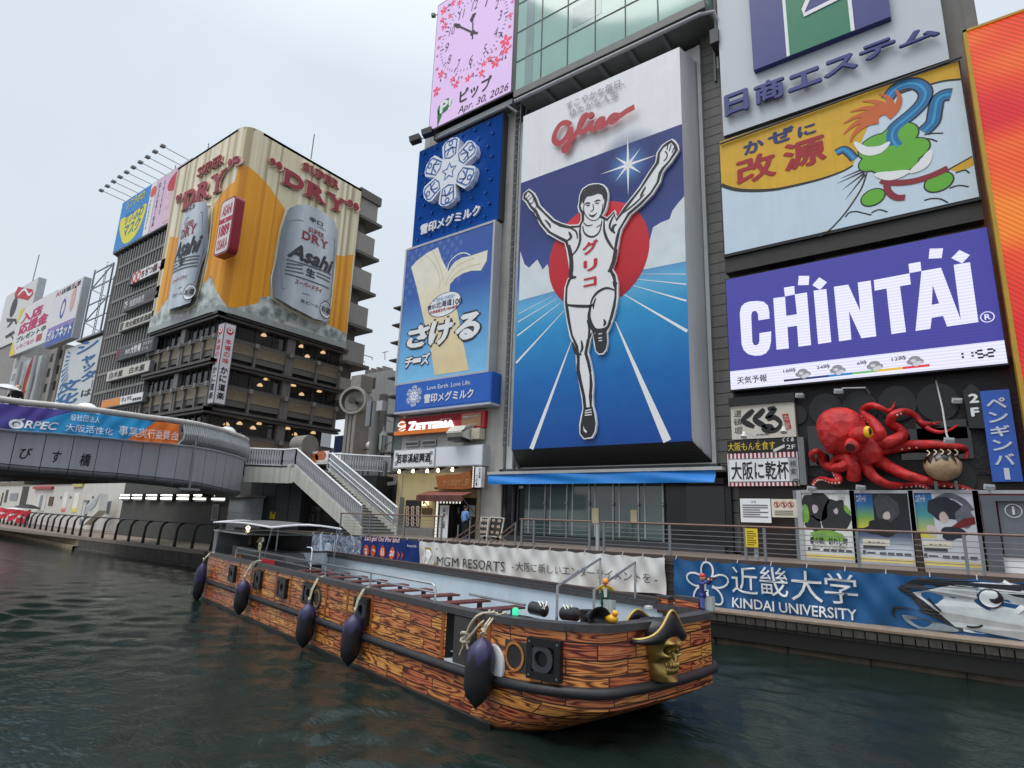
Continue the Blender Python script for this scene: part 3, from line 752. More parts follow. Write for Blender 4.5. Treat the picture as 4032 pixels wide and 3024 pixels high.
MB().poly(PG,st_,.018).build('star',PWHITE,sign)
# ---- the runner
H2=lambda x,y:(x*.74985,y*.74985-967.5)
sil=[(475,37),(505,37),(530,44),(548,62),(556,92),(555,125),(548,165),(540,190),(524,212),(548,222),(590,182)]
sil+=[H2(*q)for q in((800,1590),(850,1510),(905,1440),(960,1370),(1030,1260),(1078,1190),(1088,1120),(1125,1065),(1160,1040),(1200,1018),(1222,1030),(1244,1058),(1252,1100),(1235,1130),(1195,1190),(1152,1238),(1132,1270),(1115,1335),(1062,1420),(985,1500),(900,1572),(860,1640))]
sil+=[(628,290),(617,330),(606,395),(592,460),(578,500),(598,535),(608,580),(608,650),(600,705),(585,765),(568,812),(550,850),(552,900),(543,945),(526,966),(502,968),(484,950),(474,905),(470,855),(458,890),(446,955),(460,1010),(472,1070),(476,1130),(471,1190),(474,1245),(487,1292),(492,1340),(486,1388),(468,1420),(421,1426),(399,1398),(396,1350),(405,1300),(415,1258),(409,1200),(394,1120),(380,1050),(378,985),(372,930),(345,870),(330,800),(319,730),(312,680),(316,605),(330,562),(344,540),(339,480),(326,400),(316,362),(280,345),(222,312),(182,262),(150,198),(126,176),(104,140),(87,124),(92,92),(124,66),(150,85),(166,112),(181,152),(215,186),(262,232),(302,252),(348,263),(392,260),(404,240),(404,206),(392,190),(386,165),(392,140),(396,102),(412,66),(445,44)]
S_=PG.sts(VI,sil)
def inset(P,d):
 n=len(P);out=[]
 ar=sum(P[i][0]*P[(i+1)%n][1]-P[(i+1)%n][0]*P[i][1]for i in range(n));sg=1 if ar>0 else-1
 for i in range(n):
  a,b,c=V3((*P[i-1],0)),V3((*P[i],0)),V3((*P[(i+1)%n],0))
  t=((b-a).normalized()+(c-b).normalized()).normalized();nn=V3((-t.y,t.x,0))*sg*d;out.append((b.x+nn.x,b.y+nn.y))
 return out
run=MB().poly(PG,S_,.16,.14).build('runner',smat('runner_white',234,235,236,rough=.4,var=.02),sign)
ink=MB();IN=inset(S_,.14)
ws=[.11+.07*(.5+.5*math.sin(i*1.7))for i in range(len(IN))]
ink.stroke(PG,IN,ws,.168,closed=True)
def il(pts,wd,sm=4):
 ink.stroke(PG,spline(PG.sts(VI,pts),sm),wd if not isinstance(wd,tuple)else[wd[0]+(wd[1]-wd[0])*math.sin(math.pi*i/((len(pts)-1)*sm))for i in range((len(pts)-1)*sm+1)],.172)
def ip(pts,off=.174):ink.poly(PG,PG.sts(VI,pts),off)
ip([(413,140),(412,110),(420,84),(440,62),(470,50),(492,48),(515,50),(535,63),(544,92),(540,120),(530,128),(520,100),(500,93),(470,104),(438,110),(426,128),(422,152)])
il([(424,150),(420,175),(428,205),(450,232),(478,240),(505,225),(520,190),(526,150)],.05)
il([(427,152),(440,144),(457,148)],(.03,.09));il([(478,140),(495,130),(512,132)],(.03,.09))
ip([(432,158),(442,153),(456,157),(446,163)]);ip([(480,148),(492,142),(508,144),(496,150)])
il([(470,150),(474,172),(470,186),(456,190)],(.03,.06));il([(448,206),(462,214),(480,210),(494,196)],(.03,.08));il([(456,216),(470,220),(484,212)],(.02,.05))
il([(405,262),(400,300),(402,345),(385,395),(355,432)],(.06,.14));il([(415,268),(424,305),(450,326),(482,324),(508,296),(520,240)],(.05,.10))
il([(532,232),(532,290),(545,335),(566,372),(586,400)],(.06,.15));il([(420,250),(440,268),(470,262)],(.03,.07));il([(490,278),(505,268),(512,262)],.05)
il([(342,372),(352,430),(354,500),(350,545),(380,546)],(.1,.26));il([(600,395),(586,455),(566,505),(552,516)],(.08,.22))
il([(322,696),(380,703),(455,704),(470,692)],(.08,.16));il([(457,702),(470,662),(500,626),(545,606),(592,618)],(.06,.14));il([(600,575),(590,600),(582,570)],.1)
il([(458,704),(450,760),(464,810),(484,836),(520,836),(548,822),(566,790)],(.12,.24));il([(488,660),(476,690),(474,720)],(.04,.10));il([(530,775),(538,796),(528,812)],(.05,.14))
il([(440,780),(452,830),(446,900),(438,950)],(.05,.14));il([(408,890),(414,930),(402,958)],(.05,.14));il([(360,900),(382,958),(410,966)],(.06,.18));il([(436,960),(448,1000),(462,1060)],(.05,.10));il([(395,975),(388,1040),(404,1120),(420,1200)],(.05,.16));il([(456,1150),(462,1195),(458,1240)],(.05,.12))
ip([(484,848),(512,842),(546,846),(549,900),(540,938),(524,956),(506,955),(490,930),(480,885)]);ip([(420,1262),(444,1252),(470,1250),(480,1295),(483,1345),(474,1395),(455,1412),(424,1412),(408,1385),(408,1335)])
il([(340,300),(352,330),(330,350)],(.06,.16));il([(350,282),(380,300),(388,340)],(.05,.1));il([(210,235),(235,262),(240,280)],(.04,.12));il([(165,160),(150,200),(190,250),(250,310)],(.03,.06))
il([(590,205),(570,240),(562,275),(575,300)],(.05,.12));il([(600,262),(585,268),(578,290),(590,310)],(.06,.16));il([H2(*q)for q in((840,1560),(930,1490),(1000,1420))],(.04,.1));il([H2(*q)for q in((1010,1365),(985,1410),(970,1440))],(.04,.12))
for q in((1180,1110),(1195,1060)),((1200,1120),(1220,1075)),((1210,1135),(1240,1095)),((1165,1100),(1170,1060)):il([H2(*q[0]),H2(*q[1])],.05,2)
il([H2(*q)for q in((1140,1180),(1160,1160),(1165,1130),(1150,1110))],.06)
for q in((100,110),(112,92)),((108,122),(128,100)),((118,132),(140,112)):il([q[0],q[1]],.05,2)
il([(128,150),(145,140),(150,118)],.06)
ink.build('runner_print',smat('runner_black',34,34,40,var=0),sign)
lc=MB()
for p in(((503,856),(522,852)),((502,878),(522,875)),((504,892),(523,890)),((430,1272),(464,1264)),((428,1284),(466,1278)),((428,1296),(466,1292))):lc.stroke(PG,PG.sts(VI,p),.05,.18)
lc.poly(PG,PG.sts(VI,[(420,1352),(428,1372),(440,1382),(436,1392),(422,1380)]),.18);lc.build('shoe_print',PWHITE,sign)
tx=MB();tb=smat('tagline_red',196,28,48,var=0)
for ch,bl,tr in(('グ',(413,432),(500,338)),('リ',(420,522),(496,442)),('コ',(420,606),(492,540))):tx.text(PG,ch,PG.box(VI,bl,tr),.19,0,.045)
tx.build('chest_lettering',tb,sign)
tg=MB();tg.text(PG,'すこやかな毎日、',PG.tb(VH,428,810,852,58),.10,.0,.02);tg.text(PG,'ゆたかな人生',PG.tb(VH,455,862,808,56),.10,.0,.02)
tg.build('tagline_lettering',smat('tagline_grey',150,152,156,rough=.4,var=0),sign)
gp=spline(PG.sts(VH,[(468,925),(435,905),(392,920),(355,985),(352,1035),(390,1055),(438,1010),(470,950),(464,1035),(450,1092),(428,1108),(425,1080),(470,1035),(520,970),(562,895),(585,858),(566,862),(540,915),(534,965),(560,975),(602,940),(626,905),(614,945),(640,955),(684,920),(708,888),(684,890),(668,920),(690,940),(738,910),(772,875),(800,860),(812,878),(780,905),(756,890),(785,862),(832,862),(882,830),(938,800)]),5)
gl=MB();gl.stroke(PG,gp,.34,.2);gl.v=[(x,y-.0006*(i//2),z)for i,(x,y,z)in enumerate(gl.v)];gl.disc(PG,PG.st(VH(620,857)),.19,None,.3,.1,20);gl.build('script_lettering',smat('script_red',178,40,52,rough=.4,var=.03),sign)
# ---- ground floor under the billboard
PGF=PY(26.6)
t=thing('cafe_front','closed dark shopfront with tall glass doors under the runner billboard','shopfront',(-14,26.6,2.46))
xa,xb=PGF.st(VM(140,400))[0],PGF.st(VM(2212,400))[0]
MB().box((xa,26.65,2.46),(xb+.3,27.34,6.2)).build('wall',smat('black_panel',24,25,30,rough=.25,var=.15),t)
MB().box((xa,26.5,2.46),(xb,26.65,2.75)).build('step',DGREY,t)
def rp(name,view,bl,tr,m,off,par,pl,th=.03):return MB().rect(pl,*pl.box(view,bl,tr),off,th).build(name,m,par)
glz=smat('shop_glass',74,92,90,rough=.05,var=.35,vs=.35,spec=.8)
gx=[475,660,850,1045,1255,1475,1690]
for a,b in zip(gx,gx[1:]):
 s0,s1=PGF.st(VM(a,500))[0],PGF.st(VM(b,500))[0]
 g=MB().box((s0+.03,26.56,2.85),(s1-.03,26.6,6.05)).build('glass_door',glz,t)
 MB().box((s1-.04,26.50,2.8),(s1+.04,26.62,6.08)).build('mullion',STEEL,g)
 m2=MB();m2.ell((s1,26.46,4.45),(.08,.05,.08),10,6);m2.ell((s1,26.46,6.0),(.08,.05,.08),10,6);m2.build('patch_fitting',STEEL,g)
 MB().box((s0+.28,26.54,2.9),(s0+.34,26.555,6.0)).build('inner_frame',LGREY,g)
rp('card',VM,(1068,575),(1128,445),smat('card',196,184,150),.07,t,PGF);rp('card',VM,(1405,565),(1460,460),smat('card',196,184,150),.07,t,PGF)
rp('sticker',VM,(425,272),(465,250),PWHITE,.0,t,PGF)
rp('panel',VM,(145,515),(318,240),smat('smoked',34,36,44,rough=.1),.0,t,PGF,.04);rp('panel',VM,(1895,640),(2212,240),smat('smoked2',30,30,32,rough=.12),.0,t,PGF,.04)
mb=MB()
for v0,v1 in(((165,240),(318,200)),((1895,232),(2212,180))):
 b=PGF.box(VM,v0,v1)
 for k in range(5):mb.rect(PGF,b[0],b[1]+k*(b[3]-b[1])/5,b[2],b[1]+(k+.6)*(b[3]-b[1])/5,.06,.05)
mb.build('vent_grille',GREY,t)
PA=PY(25.7);aw=thing('awning','long rolled blue fabric awning under the runner billboard','awning',(-13,25.7,6))
a,b=PA.st(VM(165,150)),PA.st(VM(2205,108));zc=(a[1]+b[1])/2
MB().box((a[0],25.55,zc-.02),(b[0],26.6,zc+.12)).build('housing',smat('awning_housing',188,190,188,rough=.4,streak=.1),aw)
sf=Surf(lambda s,t:(V3((s,25.62-.12*(1-t),zc-.55+.52*t)),V3((0,-1,0))),lambda s,t:.05*math.sin(1.3*s+4*t)+.03*math.sin(5*t+.6*s))
cloth(sf,a[0]+.1,0,b[0]-.3,1,90,8).build('cloth',smat('awning_blue',20,128,214,rough=.55,var=.1),aw,smooth=2)
MB().tube([(a[0]+.1,25.62,zc+.06),(b[0]-.1,25.62,zc+.06)],.07,10).build('roller',LGREY,aw,smooth=True)
# ================================================================== the narrow building of the milk signs
PM=PY(26.0)
nb=thing('narrow_building','narrow grey building stacked with a clock screen and blue signs','building',(-24,26.4,2.46))
xl,xr=PM.st(VG(285,600))[0],PM.st(VF(880,1000))[0]
zt=PM.st(VE(400,1080))[1]
MB().box((xl,26.5,2.46),(xr,50,zt+1)).build('wall',smat('rendered_wall',172,170,166,rough=.7,var=.1,streak=.2),nb)
MB().box((xr+.02,26.9,2.46),(-19.9,40,zt+20)).build('side_wall',smat('gap_wall',92,92,92,rough=.7,var=.2,streak=.3),nb)
MB().box((PY(25.9).st(VE(480,40))[0]+.4,26.4,zt),(xr-.2,40,zt+13)).build('roof_structure',DGREY,nb)
mb=MB();lx=(xr-.05);lz=8
mb.bar((xr+.12,26.3,7.5),(xr+.12,26.3,zt+1),.06,.06);mb.bar((xr+.5,26.3,7.5),(xr+.5,26.3,zt+1),.06,.06);z=7.7
while z<zt+1:mb.bar((xr+.12,26.3,z),(xr+.5,26.3,z),.04,.04);z+=.42
mb.build('ladder',GREY,nb)
mb=MB();mb.tube([(xr+.8,26.5,3),(xr+.8,26.5,zt+3)],.07,8);mb.tube([(xr+1.05,26.6,3),(xr+1.05,26.6,zt+3)],.05,8);mb.build('drain_pipe',DGREY,nb)
# clock screen
PC=PY(25.6)
ck=thing('clock_screen','lilac screen showing a clock face wreathed in pink blossom','screen',(-22,25.6,zt+1))
c0=PC.st(VE(392,1065));c1=PC.st(VE(1057,790));ctop=PC.st(VE(475,45))[1]
MB().box((c0[0]-.06,25.62,c0[1]-.12),(c1[0]+.35,26.5,ctop+.1)).build('frame',BLACK,ck)
MB().rect(PC,c0[0],c0[1],c1[0],ctop,.0,.02).build('screen',smat('lilac',205,178,222,emit=.8,var=0),ck)
BLK=smat('screen_black',30,26,34,rough=.6,var=0)
mb=MB();cc=PC.st(VE(750,270))
nums={'12':(765,42),'1':(865,15),'2':(945,35),'3':(975,125),'4':(940,265),'5':(850,400),'6':(735,490),'7':(635,522),'8':(560,485),'9':(540,388),'10':(580,252),'11':(660,118)}
for k,q in nums.items():
 p=PC.st(VE(*q));wd=.29 if len(k)==2 else.17;mb.text(PC,k,(p[0]-wd,p[1]-.36,p[0]+wd,p[1]+.36),.012,0,.012,.3)
rx=(PC.st(VE(975,125))[0]-PC.st(VE(540,388))[0])/2*1.28;rz=abs(PC.st(VE(735,490))[1]-PC.st(VE(765,42))[1])/2*1.3
cc2=((PC.st(VE(975,125))[0]+PC.st(VE(540,388))[0])/2,(PC.st(VE(735,490))[1]+PC.st(VE(765,42))[1])/2)
for k in range(60):
 an=2*math.pi*k/60;l=.88 if k%5==0 else.93
 p=[(cc2[0]+rx*f*math.cos(an),cc2[1]+rz*f*math.sin(an))for f in(l,1.0)]
 if p[1][0]<c1[0]-.05 and p[1][0]>c0[0]+.05 and p[1][1]<ctop:mb.stroke(PC,p,.09 if k%5==0 else.05,.012)
hd=lambda pts,wd:mb.stroke(PC,PC.sts(VE,pts),[q*.0085 for q in wd],.02)
hd([(748,322),(750,270),(752,185)],[16,14,14]);hd([(748,185),(742,160),(760,122),(780,105)],[14,44,44,8]);hd([(792,272),(750,268),(650,222),(632,214),(598,198)],[26,18,18,44,16])
mb.disc(PC,cc,.22,None,.022)
mb.text(PC,'ピップ',PC.tb(VE,638,855,902,110),.012,0,.05);mb.text(PC,'Apr. 30, 2026',PC.tb(VE,625,952,1040,72),.012,0,.013,.25)
mb.build('clock_print',BLK,ck)
fl=MB();lf=MB();fd=MB();rnd=random.Random(5)
blooms=((515,85,42),(590,25,32),(640,25,30),(565,130,26),(500,165,28),(520,215,38),(480,312,22),(470,390,18),(460,460,14),(460,565,20),(490,605,40),(585,650,30),(455,748,46),(615,690,36),(710,640,34),(660,632,14),(822,597,34),(840,520,30),(890,480,28),(938,510,50),(1020,335,58),(1012,415,42),(1058,125,26),(1058,380,16),(1052,218,18),(1075,15,16),(750,605,14),(530,630,18),(790,565,14),(940,400,14),(905,425,14))
for x,y,r in blooms:
 p=PC.st(VE(x,y));k=r*.0080;tgt=fl if r>24 else fd
 for j in range(5):
  an=2*math.pi*j/5+rnd.random()*.4;tgt.disc(PC,(p[0]+k*.62*math.cos(an),p[1]+k*.62*math.sin(an)),k*.5,k*.3,.014+j*.0008,0,10,an)
 if r>18:
  for j in range(2):
   an=rnd.random()*6.28;q=(p[0]+k*2.0*math.cos(an),p[1]+k*2.0*math.sin(an))
   if c0[0]+.2<q[0]<c1[0]-.2:lf.stroke(PC,[(p[0]+k*math.cos(an),p[1]+k*math.sin(an)),q],[.03,.16*r/40],.011)
fl.build('blossom_print',smat('blossom',238,70,110,emit=.55,var=0),ck);fd.build('blossom_print',smat('blossom_dark',214,84,128,emit=.4,var=0),ck);lf.build('leaf_print',smat('leafdark',70,66,92,var=0),ck)
gr=smat('logo_green',16,112,52,emit=.4,var=0);lg=MB();p=PC.st(VE(520,868));lg.disc(PC,p,.70,.50,.014,0,30,.35);lg.poly(PC,PC.sts(VE,[(462,900),(460,1040),(500,940)]),.014);lg.build('speech_logo',gr,ck)
MB().text(PC,'P!',PC.tb(VE,480,935,575,95),.02,0,.05).build('logo_lettering',PWHITE,ck)
t=thing('floodlight','pair of black floodlights on a bracket at the lower corner of the clock screen','floodlight',tuple(PC.hit(VE(400,1120))))
a,b=PC.hit(VE(275,1165)),PC.hit(VE(430,1085));mb=MB();mb.bar(a,b,.05,.05);mb.build('bracket',GREY,t)
for q in((300,1160),(400,1105)):p=PC.hit(VE(*q));MB().bar(p+V3((-.35,-.35,0)),p+V3((.35,-.1,.15)),.5,.45).build('lamp_head',BLACK,t)
t=thing('floodlight','small grey floodlight high on the outer edge of the clock screen','floodlight',tuple(PC.hit(VE(465,120))));p=PC.hit(VE(445,125));mb=MB();mb.bar(p,p+V3((.4,.1,.05)),.05,.05);mb.bar(p-V3((.25,.15,0)),p,.25,.22);mb.build('lamp_head',GREY,t)
mb=MB();a,b=PC.hit(VE(440,1120)),PC.hit(VE(1030,860))
mb.tube([a+V3((0,.1,-.1)),b+V3((0,.1,0)),b+V3((.6,.3,-.6))],.1,8);mb.box((c0[0]+.3,25.8,c0[1]-.75),(c1[0],26.4,c0[1]-.4));mb.build('pipe_rack',GREY,nb)
# blue snowflake sign
corr=bpy.data.materials.new('blue_corrugated');corr.use_nodes=True
t_=corr.node_tree;b_=t_.nodes['Principled BSDF'];iv(b_,'Base Color',srgb(22,104,196));iv(b_,'Roughness',.4)
sn=thing('snowflake_sign','blue ribbed sign with a big white snowflake emblem','sign',(-24,26,20))
x0,z1=PM.st(VE(320,1240));x1=PM.st(VE(1000,925))[0];z0=PM.st(VF(215,330))[1]
mb=MB();n=58
for k in range(n):
 za,zb=z0+(z1-z0)*k/n,z0+(z1-z0)*(k+1)/n;h=(za+zb)/2
 mb.add([(x0,25.98,za),(x1,25.98,za),(x1,25.92,h),(x0,25.92,h),(x1,25.98,zb),(x0,25.98,zb)],[(0,1,2,3),(3,2,4,5)])
mb.build('ribbed_panel',corr,sn);MB().box((x0-.05,26.0,z0),(x1+.05,26.48,z1+.05)).build('cabinet',DGREY,sn)
mb=MB()
for i in range(6):
 for j in range(9):
  x=x0+(x1-x0)*(i+.5+.3*(j%2))/6.4;z=z0+(z1-z0)*(j+.5)/9;mb.box((x-.06,25.80,z-.08),(x+.06,25.95,z+.06))
mb.build('stud',smat('navy_stud',14,64,140),sn)
def flake(c,R,off,th,par,white,blue,pl):
 o=[c[0],c[1]];pts=[]
 for k in range(6):
  an=math.pi/2+math.pi/3*k
  for r,da in((.50,-30),(.66,-25),(.78,-22.5),(.90,-20),(.97,-12),(1.0,0),(.97,12),(.90,20),(.78,22.5),(.66,25)):
   q=an+math.radians(da);pts.append((o[0]+R*r*math.cos(q),o[1]+R*r*math.sin(q)))
 MB().poly(pl,pts,off,th).build('snowflake',white,par)
 m2=MB();wd=R*.045
 star=[]
 for k in range(10):
  an=math.pi/2+math.pi/5*k;r=R*(.26 if k%2==0 else.12);star.append((o[0]+r*math.cos(an),o[1]+r*math.sin(an)))
 m2.stroke(pl,star,wd,off+.01,closed=True)
 for k in range(6):
  an=math.pi/2+math.pi/3*k;P=lambda r,s:(o[0]+R*(r*math.cos(an)-s*math.sin(an)),o[1]+R*(r*math.sin(an)+s*math.cos(an)))
  m2.stroke(pl,[P(.46,-.19),P(.40,0),P(.46,.19),P(.86,.22),P(.93,.14),P(.93,-.14),P(.86,-.22)],wd,off+.01,closed=True)
  m2.stroke(pl,[P(.5,-.12),P(.72,-.06),P(.62,.06),P(.5,.12)],wd,off+.01);m2.stroke(pl,[P(.64,-.2),P(.7,0),P(.64,.2)],wd,off+.01)
  m2.disc(pl,P(.84,0),R*.085,None,off+.012,0,14,0,.55)
 m2.build('snowflake_print',blue,par)
SNB=smat('snow_blue',52,96,168,var=0)
cf=PM.st((1788,689));flake(cf,2.5,.5,.42,sn,smat('snow_white',226,230,238,rough=.4,var=.03),SNB,PM)
MB().text(PM,'雪印メグミルク',PM.tb(VF,300,242,732,72),.22,.1,.03).build('lettering',PWHITE,sn)
# cheese poster
ch=thing('cheese_poster','blue poster of a peeled cheese stick with big outlined lettering','poster',(-24,26,12))
P2=PY(25.75);x0,z1=P2.st(VF(195,338));x1,z0=P2.st(VF(770,1215));zb0=P2.st(VF(112,1306))[1];z0=(z0+zb0)/2;x0=(x0+P2.st(VF(112,1306))[0])/2;x1=(x1+P2.st(VF(815,155))[0])/2
z1=(z1+P2.st(VF(815,150))[1])/2
MB().box((x0-.14,25.8,z0-.14),(x1+.14,26.45,z1+.14)).build('cabinet',LGREY,ch)
mb=MB();mb.box((x0-.15,25.72,z0-.15),(x0,25.85,z1+.15));mb.box((x1,25.72,z0-.15),(x1+.15,25.85,z1+.15));mb.box((x0,25.72,z0-.15),(x1,25.85,z0));mb.box((x0,25.72,z1),(x1,25.85,z1+.15));mb.build('frame',LGREY,ch)
MB().rect(P2,x0,z0,x1,z1,.0).build('picture',zgrad('poster_blue',[(0,(126,196,236)),(.3,(98,166,222)),(.62,(48,92,172)),(1,(52,88,168))],z0,z1),ch)
mb=MB();dm=.36
for i in range(14):
 for j in range(12):
  x=x0+dm*(i+.5)*1.0;z=z1-dm*1.15*(j+.5)
  if x>x1-.25 or(i+j)%2 or j>5+4*abs(i-7)/7:continue
  mb.poly(P2,[(x,z-dm*.62),(x+dm*.52,z),(x,z+dm*.62),(x-dm*.52,z)],.004)
mb.build('diamond_pattern',smat('diamond',74,112,184,var=0),ch)
chz=zgrad('cheese',[(0,(226,206,160)),(.4,(232,216,176)),(.7,(234,228,208)),(1,(230,226,212))],z0,z1)
mb=MB();mb.poly(P2,P2.sts(VF,[(220,465),(265,415),(330,365),(415,320),(440,400),(475,470),(492,500),(540,425),(590,395),(640,386),(700,366),(775,340),(768,420),(726,490),(660,490),(600,508),(540,545),(502,588),(498,640),(556,790),(600,1020),(640,1212),(392,1250),(365,1080),(312,850),(262,620)]),.01);mb.build('cheese_print',chz,ch)
mb=MB()
for q in([(330,380),(400,460),(430,560),(420,620)],[(380,350),(430,470),(455,560)],[(500,560),(560,500),(640,460),(720,440)],[(470,600),(490,540),(560,450),(680,400)]):mb.stroke(P2,spline(P2.sts(VF,q)),.05,.014)
mb.build('cheese_fibre_print',smat('cheese_shade',206,190,150,var=0),ch)
mb=MB()
for q in([(480,500),(500,430),(560,372),(610,362),(650,378)],[(488,505),(530,440),(590,400)],[(470,500),(455,450),(430,430)]):mb.stroke(P2,spline(P2.sts(VF,q)),.07,.016)
mb.build('cheese_strand_print',smat('cheese_light',240,238,226,var=0),ch)
o_=P2.st(VF(462,735));mb=MB();mb.disc(P2,o_,1.36,.74,.02,0,40,.10);mb.build('oval_badge',PWHITE,ch)
MB().disc(P2,o_,1.40,.78,.022,0,40,.10,.955).build('oval_border',smat('navy',30,44,92,var=0),ch)
MB().text(P2,'+STRING CHEESE+',P2.tb(VF,378,722,540,24),.03,0,.01).build('badge_lettering',smat('sky_print',60,130,180,var=0),ch)
mb=MB();mb.text(P2,'雪印',P2.tb(VF,340,780,396,32),.03,0,.02);mb.text(P2,'北海道',P2.tb(VF,400,766,515,46),.03,0,.02);mb.text(P2,'100',P2.tb(VF,524,742,590,42),.03,0,.02);mb.build('badge_lettering',smat('navy',30,44,92,var=0),ch)
MB().text(P2,'北海道産生乳100%使用',P2.tb(VF,355,808,556,22),.03,0,.02).build('badge_lettering',PRED,ch)
big=(('さ',(188,1062),(362,868)),('け',(345,1045),(535,822)),('る',(535,1008),(728,778)));sm_=(('チ',(172,1200),(240,1112)),('ー',(232,1165),(296,1120)),('ズ',(290,1178),(362,1082)))
for nm,ex,bo,of,m_ in(('letter_outline',.13,.10,.03,smat('outline_brown',52,44,44,var=0)),('letter',0,.035,.045,PWHITE)):
 mb=MB()
 for c_,bl,tr in big:b=P2.box(VF,bl,tr);mb.text(P2,c_,(b[0]-ex,b[1]-ex,b[2]+ex,b[3]+ex),of,0,bo+(.03 if nm=='letter' else.04),.12)
 for c_,bl,tr in sm_:b=P2.box(VF,bl,tr);mb.text(P2,c_,(b[0]-ex*.6,b[1]-ex*.6,b[2]+ex*.6,b[3]+ex*.6),of,0,bo*1.2,.12)
 mb.build(nm,m_,ch)
# lower blue strip
ls=thing('milk_sign','long low blue sign with a small white snowflake and white lettering','sign',(-24,25.7,10))
P3=PY(25.6);x0,z1=P3.st(VF(118,1322));x1,z0=P3.st(VF(797,1445));z0=(z0+P3.st(VF(95,1513))[1])/2;z1=(z1+P3.st(VF(797,1220))[1])/2;x0=P3.st(VF(105,1420))[0]
MB().box((x0,25.62,z0),(x1,26.48,z1)).build('cabinet',smat('strip_blue',8,84,178,rough=.35,var=.05),ls)
MB().rect(P3,x0+.08,z0+.08,x1-.08,z1-.08,.0,.02).build('face',smat('strip_face',6,92,190,rough=.3,var=.04),ls)
flake(P3.st(VF(240,1400)),.70,.02,.015,ls,PWHITE,smat('strip_face',6,92,190),P3)
mb=MB();mb.text(P3,'Love Earth. Love Life.',P3.tb(VF,335,1357,652,30),.02,0,.012);mb.text(P3,'雪印メグミルク',P3.tb(VF,312,1455,672,66),.02,0,.035);mb.build('lettering',PWHITE,ls)
MB().box((x0,25.55,z0-.14),(x1,26.48,z0-.02)).build('lower_trim',smat('trim_pale',176,186,200),ls)
# ================================================================== shop signs and noodle shop at the foot of the narrow building
PZ=PY(26.2)
zs=thing('burger_sign','red burger shop sign with glowing white letters and an orange lower edge','sign',(-25,26.2,8))
x0=PZ.st(VG(328,220))[0];x1=PZ.st(VG(1265,130))[0];z1=(PZ.st(VG(335,130))[1]+PZ.st(VG(1265,45))[1])/2;z0=(PZ.st(VG(325,300))[1]+PZ.st(VG(1262,225))[1])/2
RED=smat('sign_red',186,22,40,rough=.4,var=.06)
MB().box((x0,26.22,z0),(x1,26.5,z1)).build('cabinet',RED,zs)
mb=MB();k=x0+.05
while k<PZ.st(VG(1005,100))[0]:mb.box((k,26.17,z0+.55),(k+.06,26.22,z1-.05));k+=.13
mb.build('rib_pattern',smat('sign_red2',160,16,34,rough=.4),zs)
MB().box((x0-.15,26.0,z0-.12),(PZ.st(VG(960,250))[0],26.22,z0+.12)).build('ledge',smat('sign_orange',240,128,20,rough=.4,var=.05),zs)
b=PZ.box(VG,(1015,228),(1232,75));MB().rect(PZ,b[0],z0+.1,b[2],z1-.12,.03,.04).build('side_panel',smat('sign_tan',176,134,98),zs)
mb=MB();mb.text(PZ,'絶品バーガー',PZ.box(VG,(1036,126),(1210,94)),.05,0,.04);mb.text(PZ,'フェアトレード',PZ.box(VG,(1034,168),(1165,152)),.05,0,.04);mb.text(PZ,'コーヒー',PZ.box(VG,(1085,206),(1200,184)),.05,0,.04);mb.text(PZ,'ゼッテリア',PZ.box(VG,(790,152),(905,126)),.05,0,.05);mb.build('small_lettering',PWHITE,zs)
GLOW=smat('letter_glow',255,255,250,emit=1.15,var=0)
mb=MB();mb.text(PZ,'Z',PZ.tb(VG,446,278,524,105),.14,.1,.05);mb.text(PZ,'ETTERIA',PZ.tb(VG,530,270,946,84),.14,.1,.06);mb.build('lettering',GLOW,zs)
p=PZ.st(VG(378,220));MB().disc(PZ,p,.30,.40,.10,.08,30).build('round_logo',smat('logo_orange',238,118,44,emit=.5,var=0),zs)
mb=MB()
for q in([(335,205),(370,175),(415,180)],[(332,215),(380,222),(424,200)],[(345,262),(372,240),(424,222)],[(350,280),(385,268),(420,250)]):mb.stroke(PZ,spline(PZ.sts(VG,q)),[.02]+[.065]*11+[.02],.11)
mb.build('logo_band',GLOW,zs)
t=thing('ventilation_hood','cream box shaped ventilation hood jutting out below the red burger sign','vent',tuple(PZ.hit(VG(1020,320))))
a=PZ.st(VG(908,330));b=PZ.st(VG(1145,320));zt_,zb_=PZ.st(VG(1020,235))[1],PZ.st(VG(1020,400))[1];mb=MB()
sec=[(26.2,zt_+.1),(25.5,zt_),(25.15,zt_-.45),(25.15,zb_+.55),(25.35,zb_+.2),(26.2,zb_+.1)]
n=len(sec);mb.add([(a[0]+.5,y,z)for y,z in sec]+[(b[0],y,z)for y,z in sec],[tuple(range(n))]+[tuple(range(2*n-1,n-1,-1))]+[(i,i+n,(i+1)%n+n,(i+1)%n)for i in range(n)])
mb.build('casing',smat('cream_metal',204,202,192,rough=.5,streak=.12),t);MB().box((a[0]+.6,25.2,zb_+.02),(b[0]-.1,26,zb_+.22)).build('opening',BLACK,t)
t=thing('meter_box','small cream metal box on the wall beside the ventilation hood','box',tuple(PZ.hit(VG(1200,300))));b=PZ.box(VG,(1155,362),(1248,240));MB().rect(PZ,*b,.3,.5).build('casing',smat('cream_metal2',206,198,178,rough=.5),t);MB().rect(PZ,b[0]+.08,b[1]+.1,b[2]-.08,b[3]-.1,.315,.01).build('door',smat('cream_metal3',196,190,170,rough=.5),t)
PW_=PY(26.45)
for bl,tr in(((408,442),(556,378)),((590,432),(746,362))):
 b=PW_.box(VG,bl,tr);f=MB();f.rect(PW_,*b,.08,.1);w_=f.build('window_frame',STEEL,nb);MB().rect(PW_,b[0]+.07,b[1]+.07,b[2]-.07,b[3]-.07,.09,.005).build('pane',GLASSD,w_)
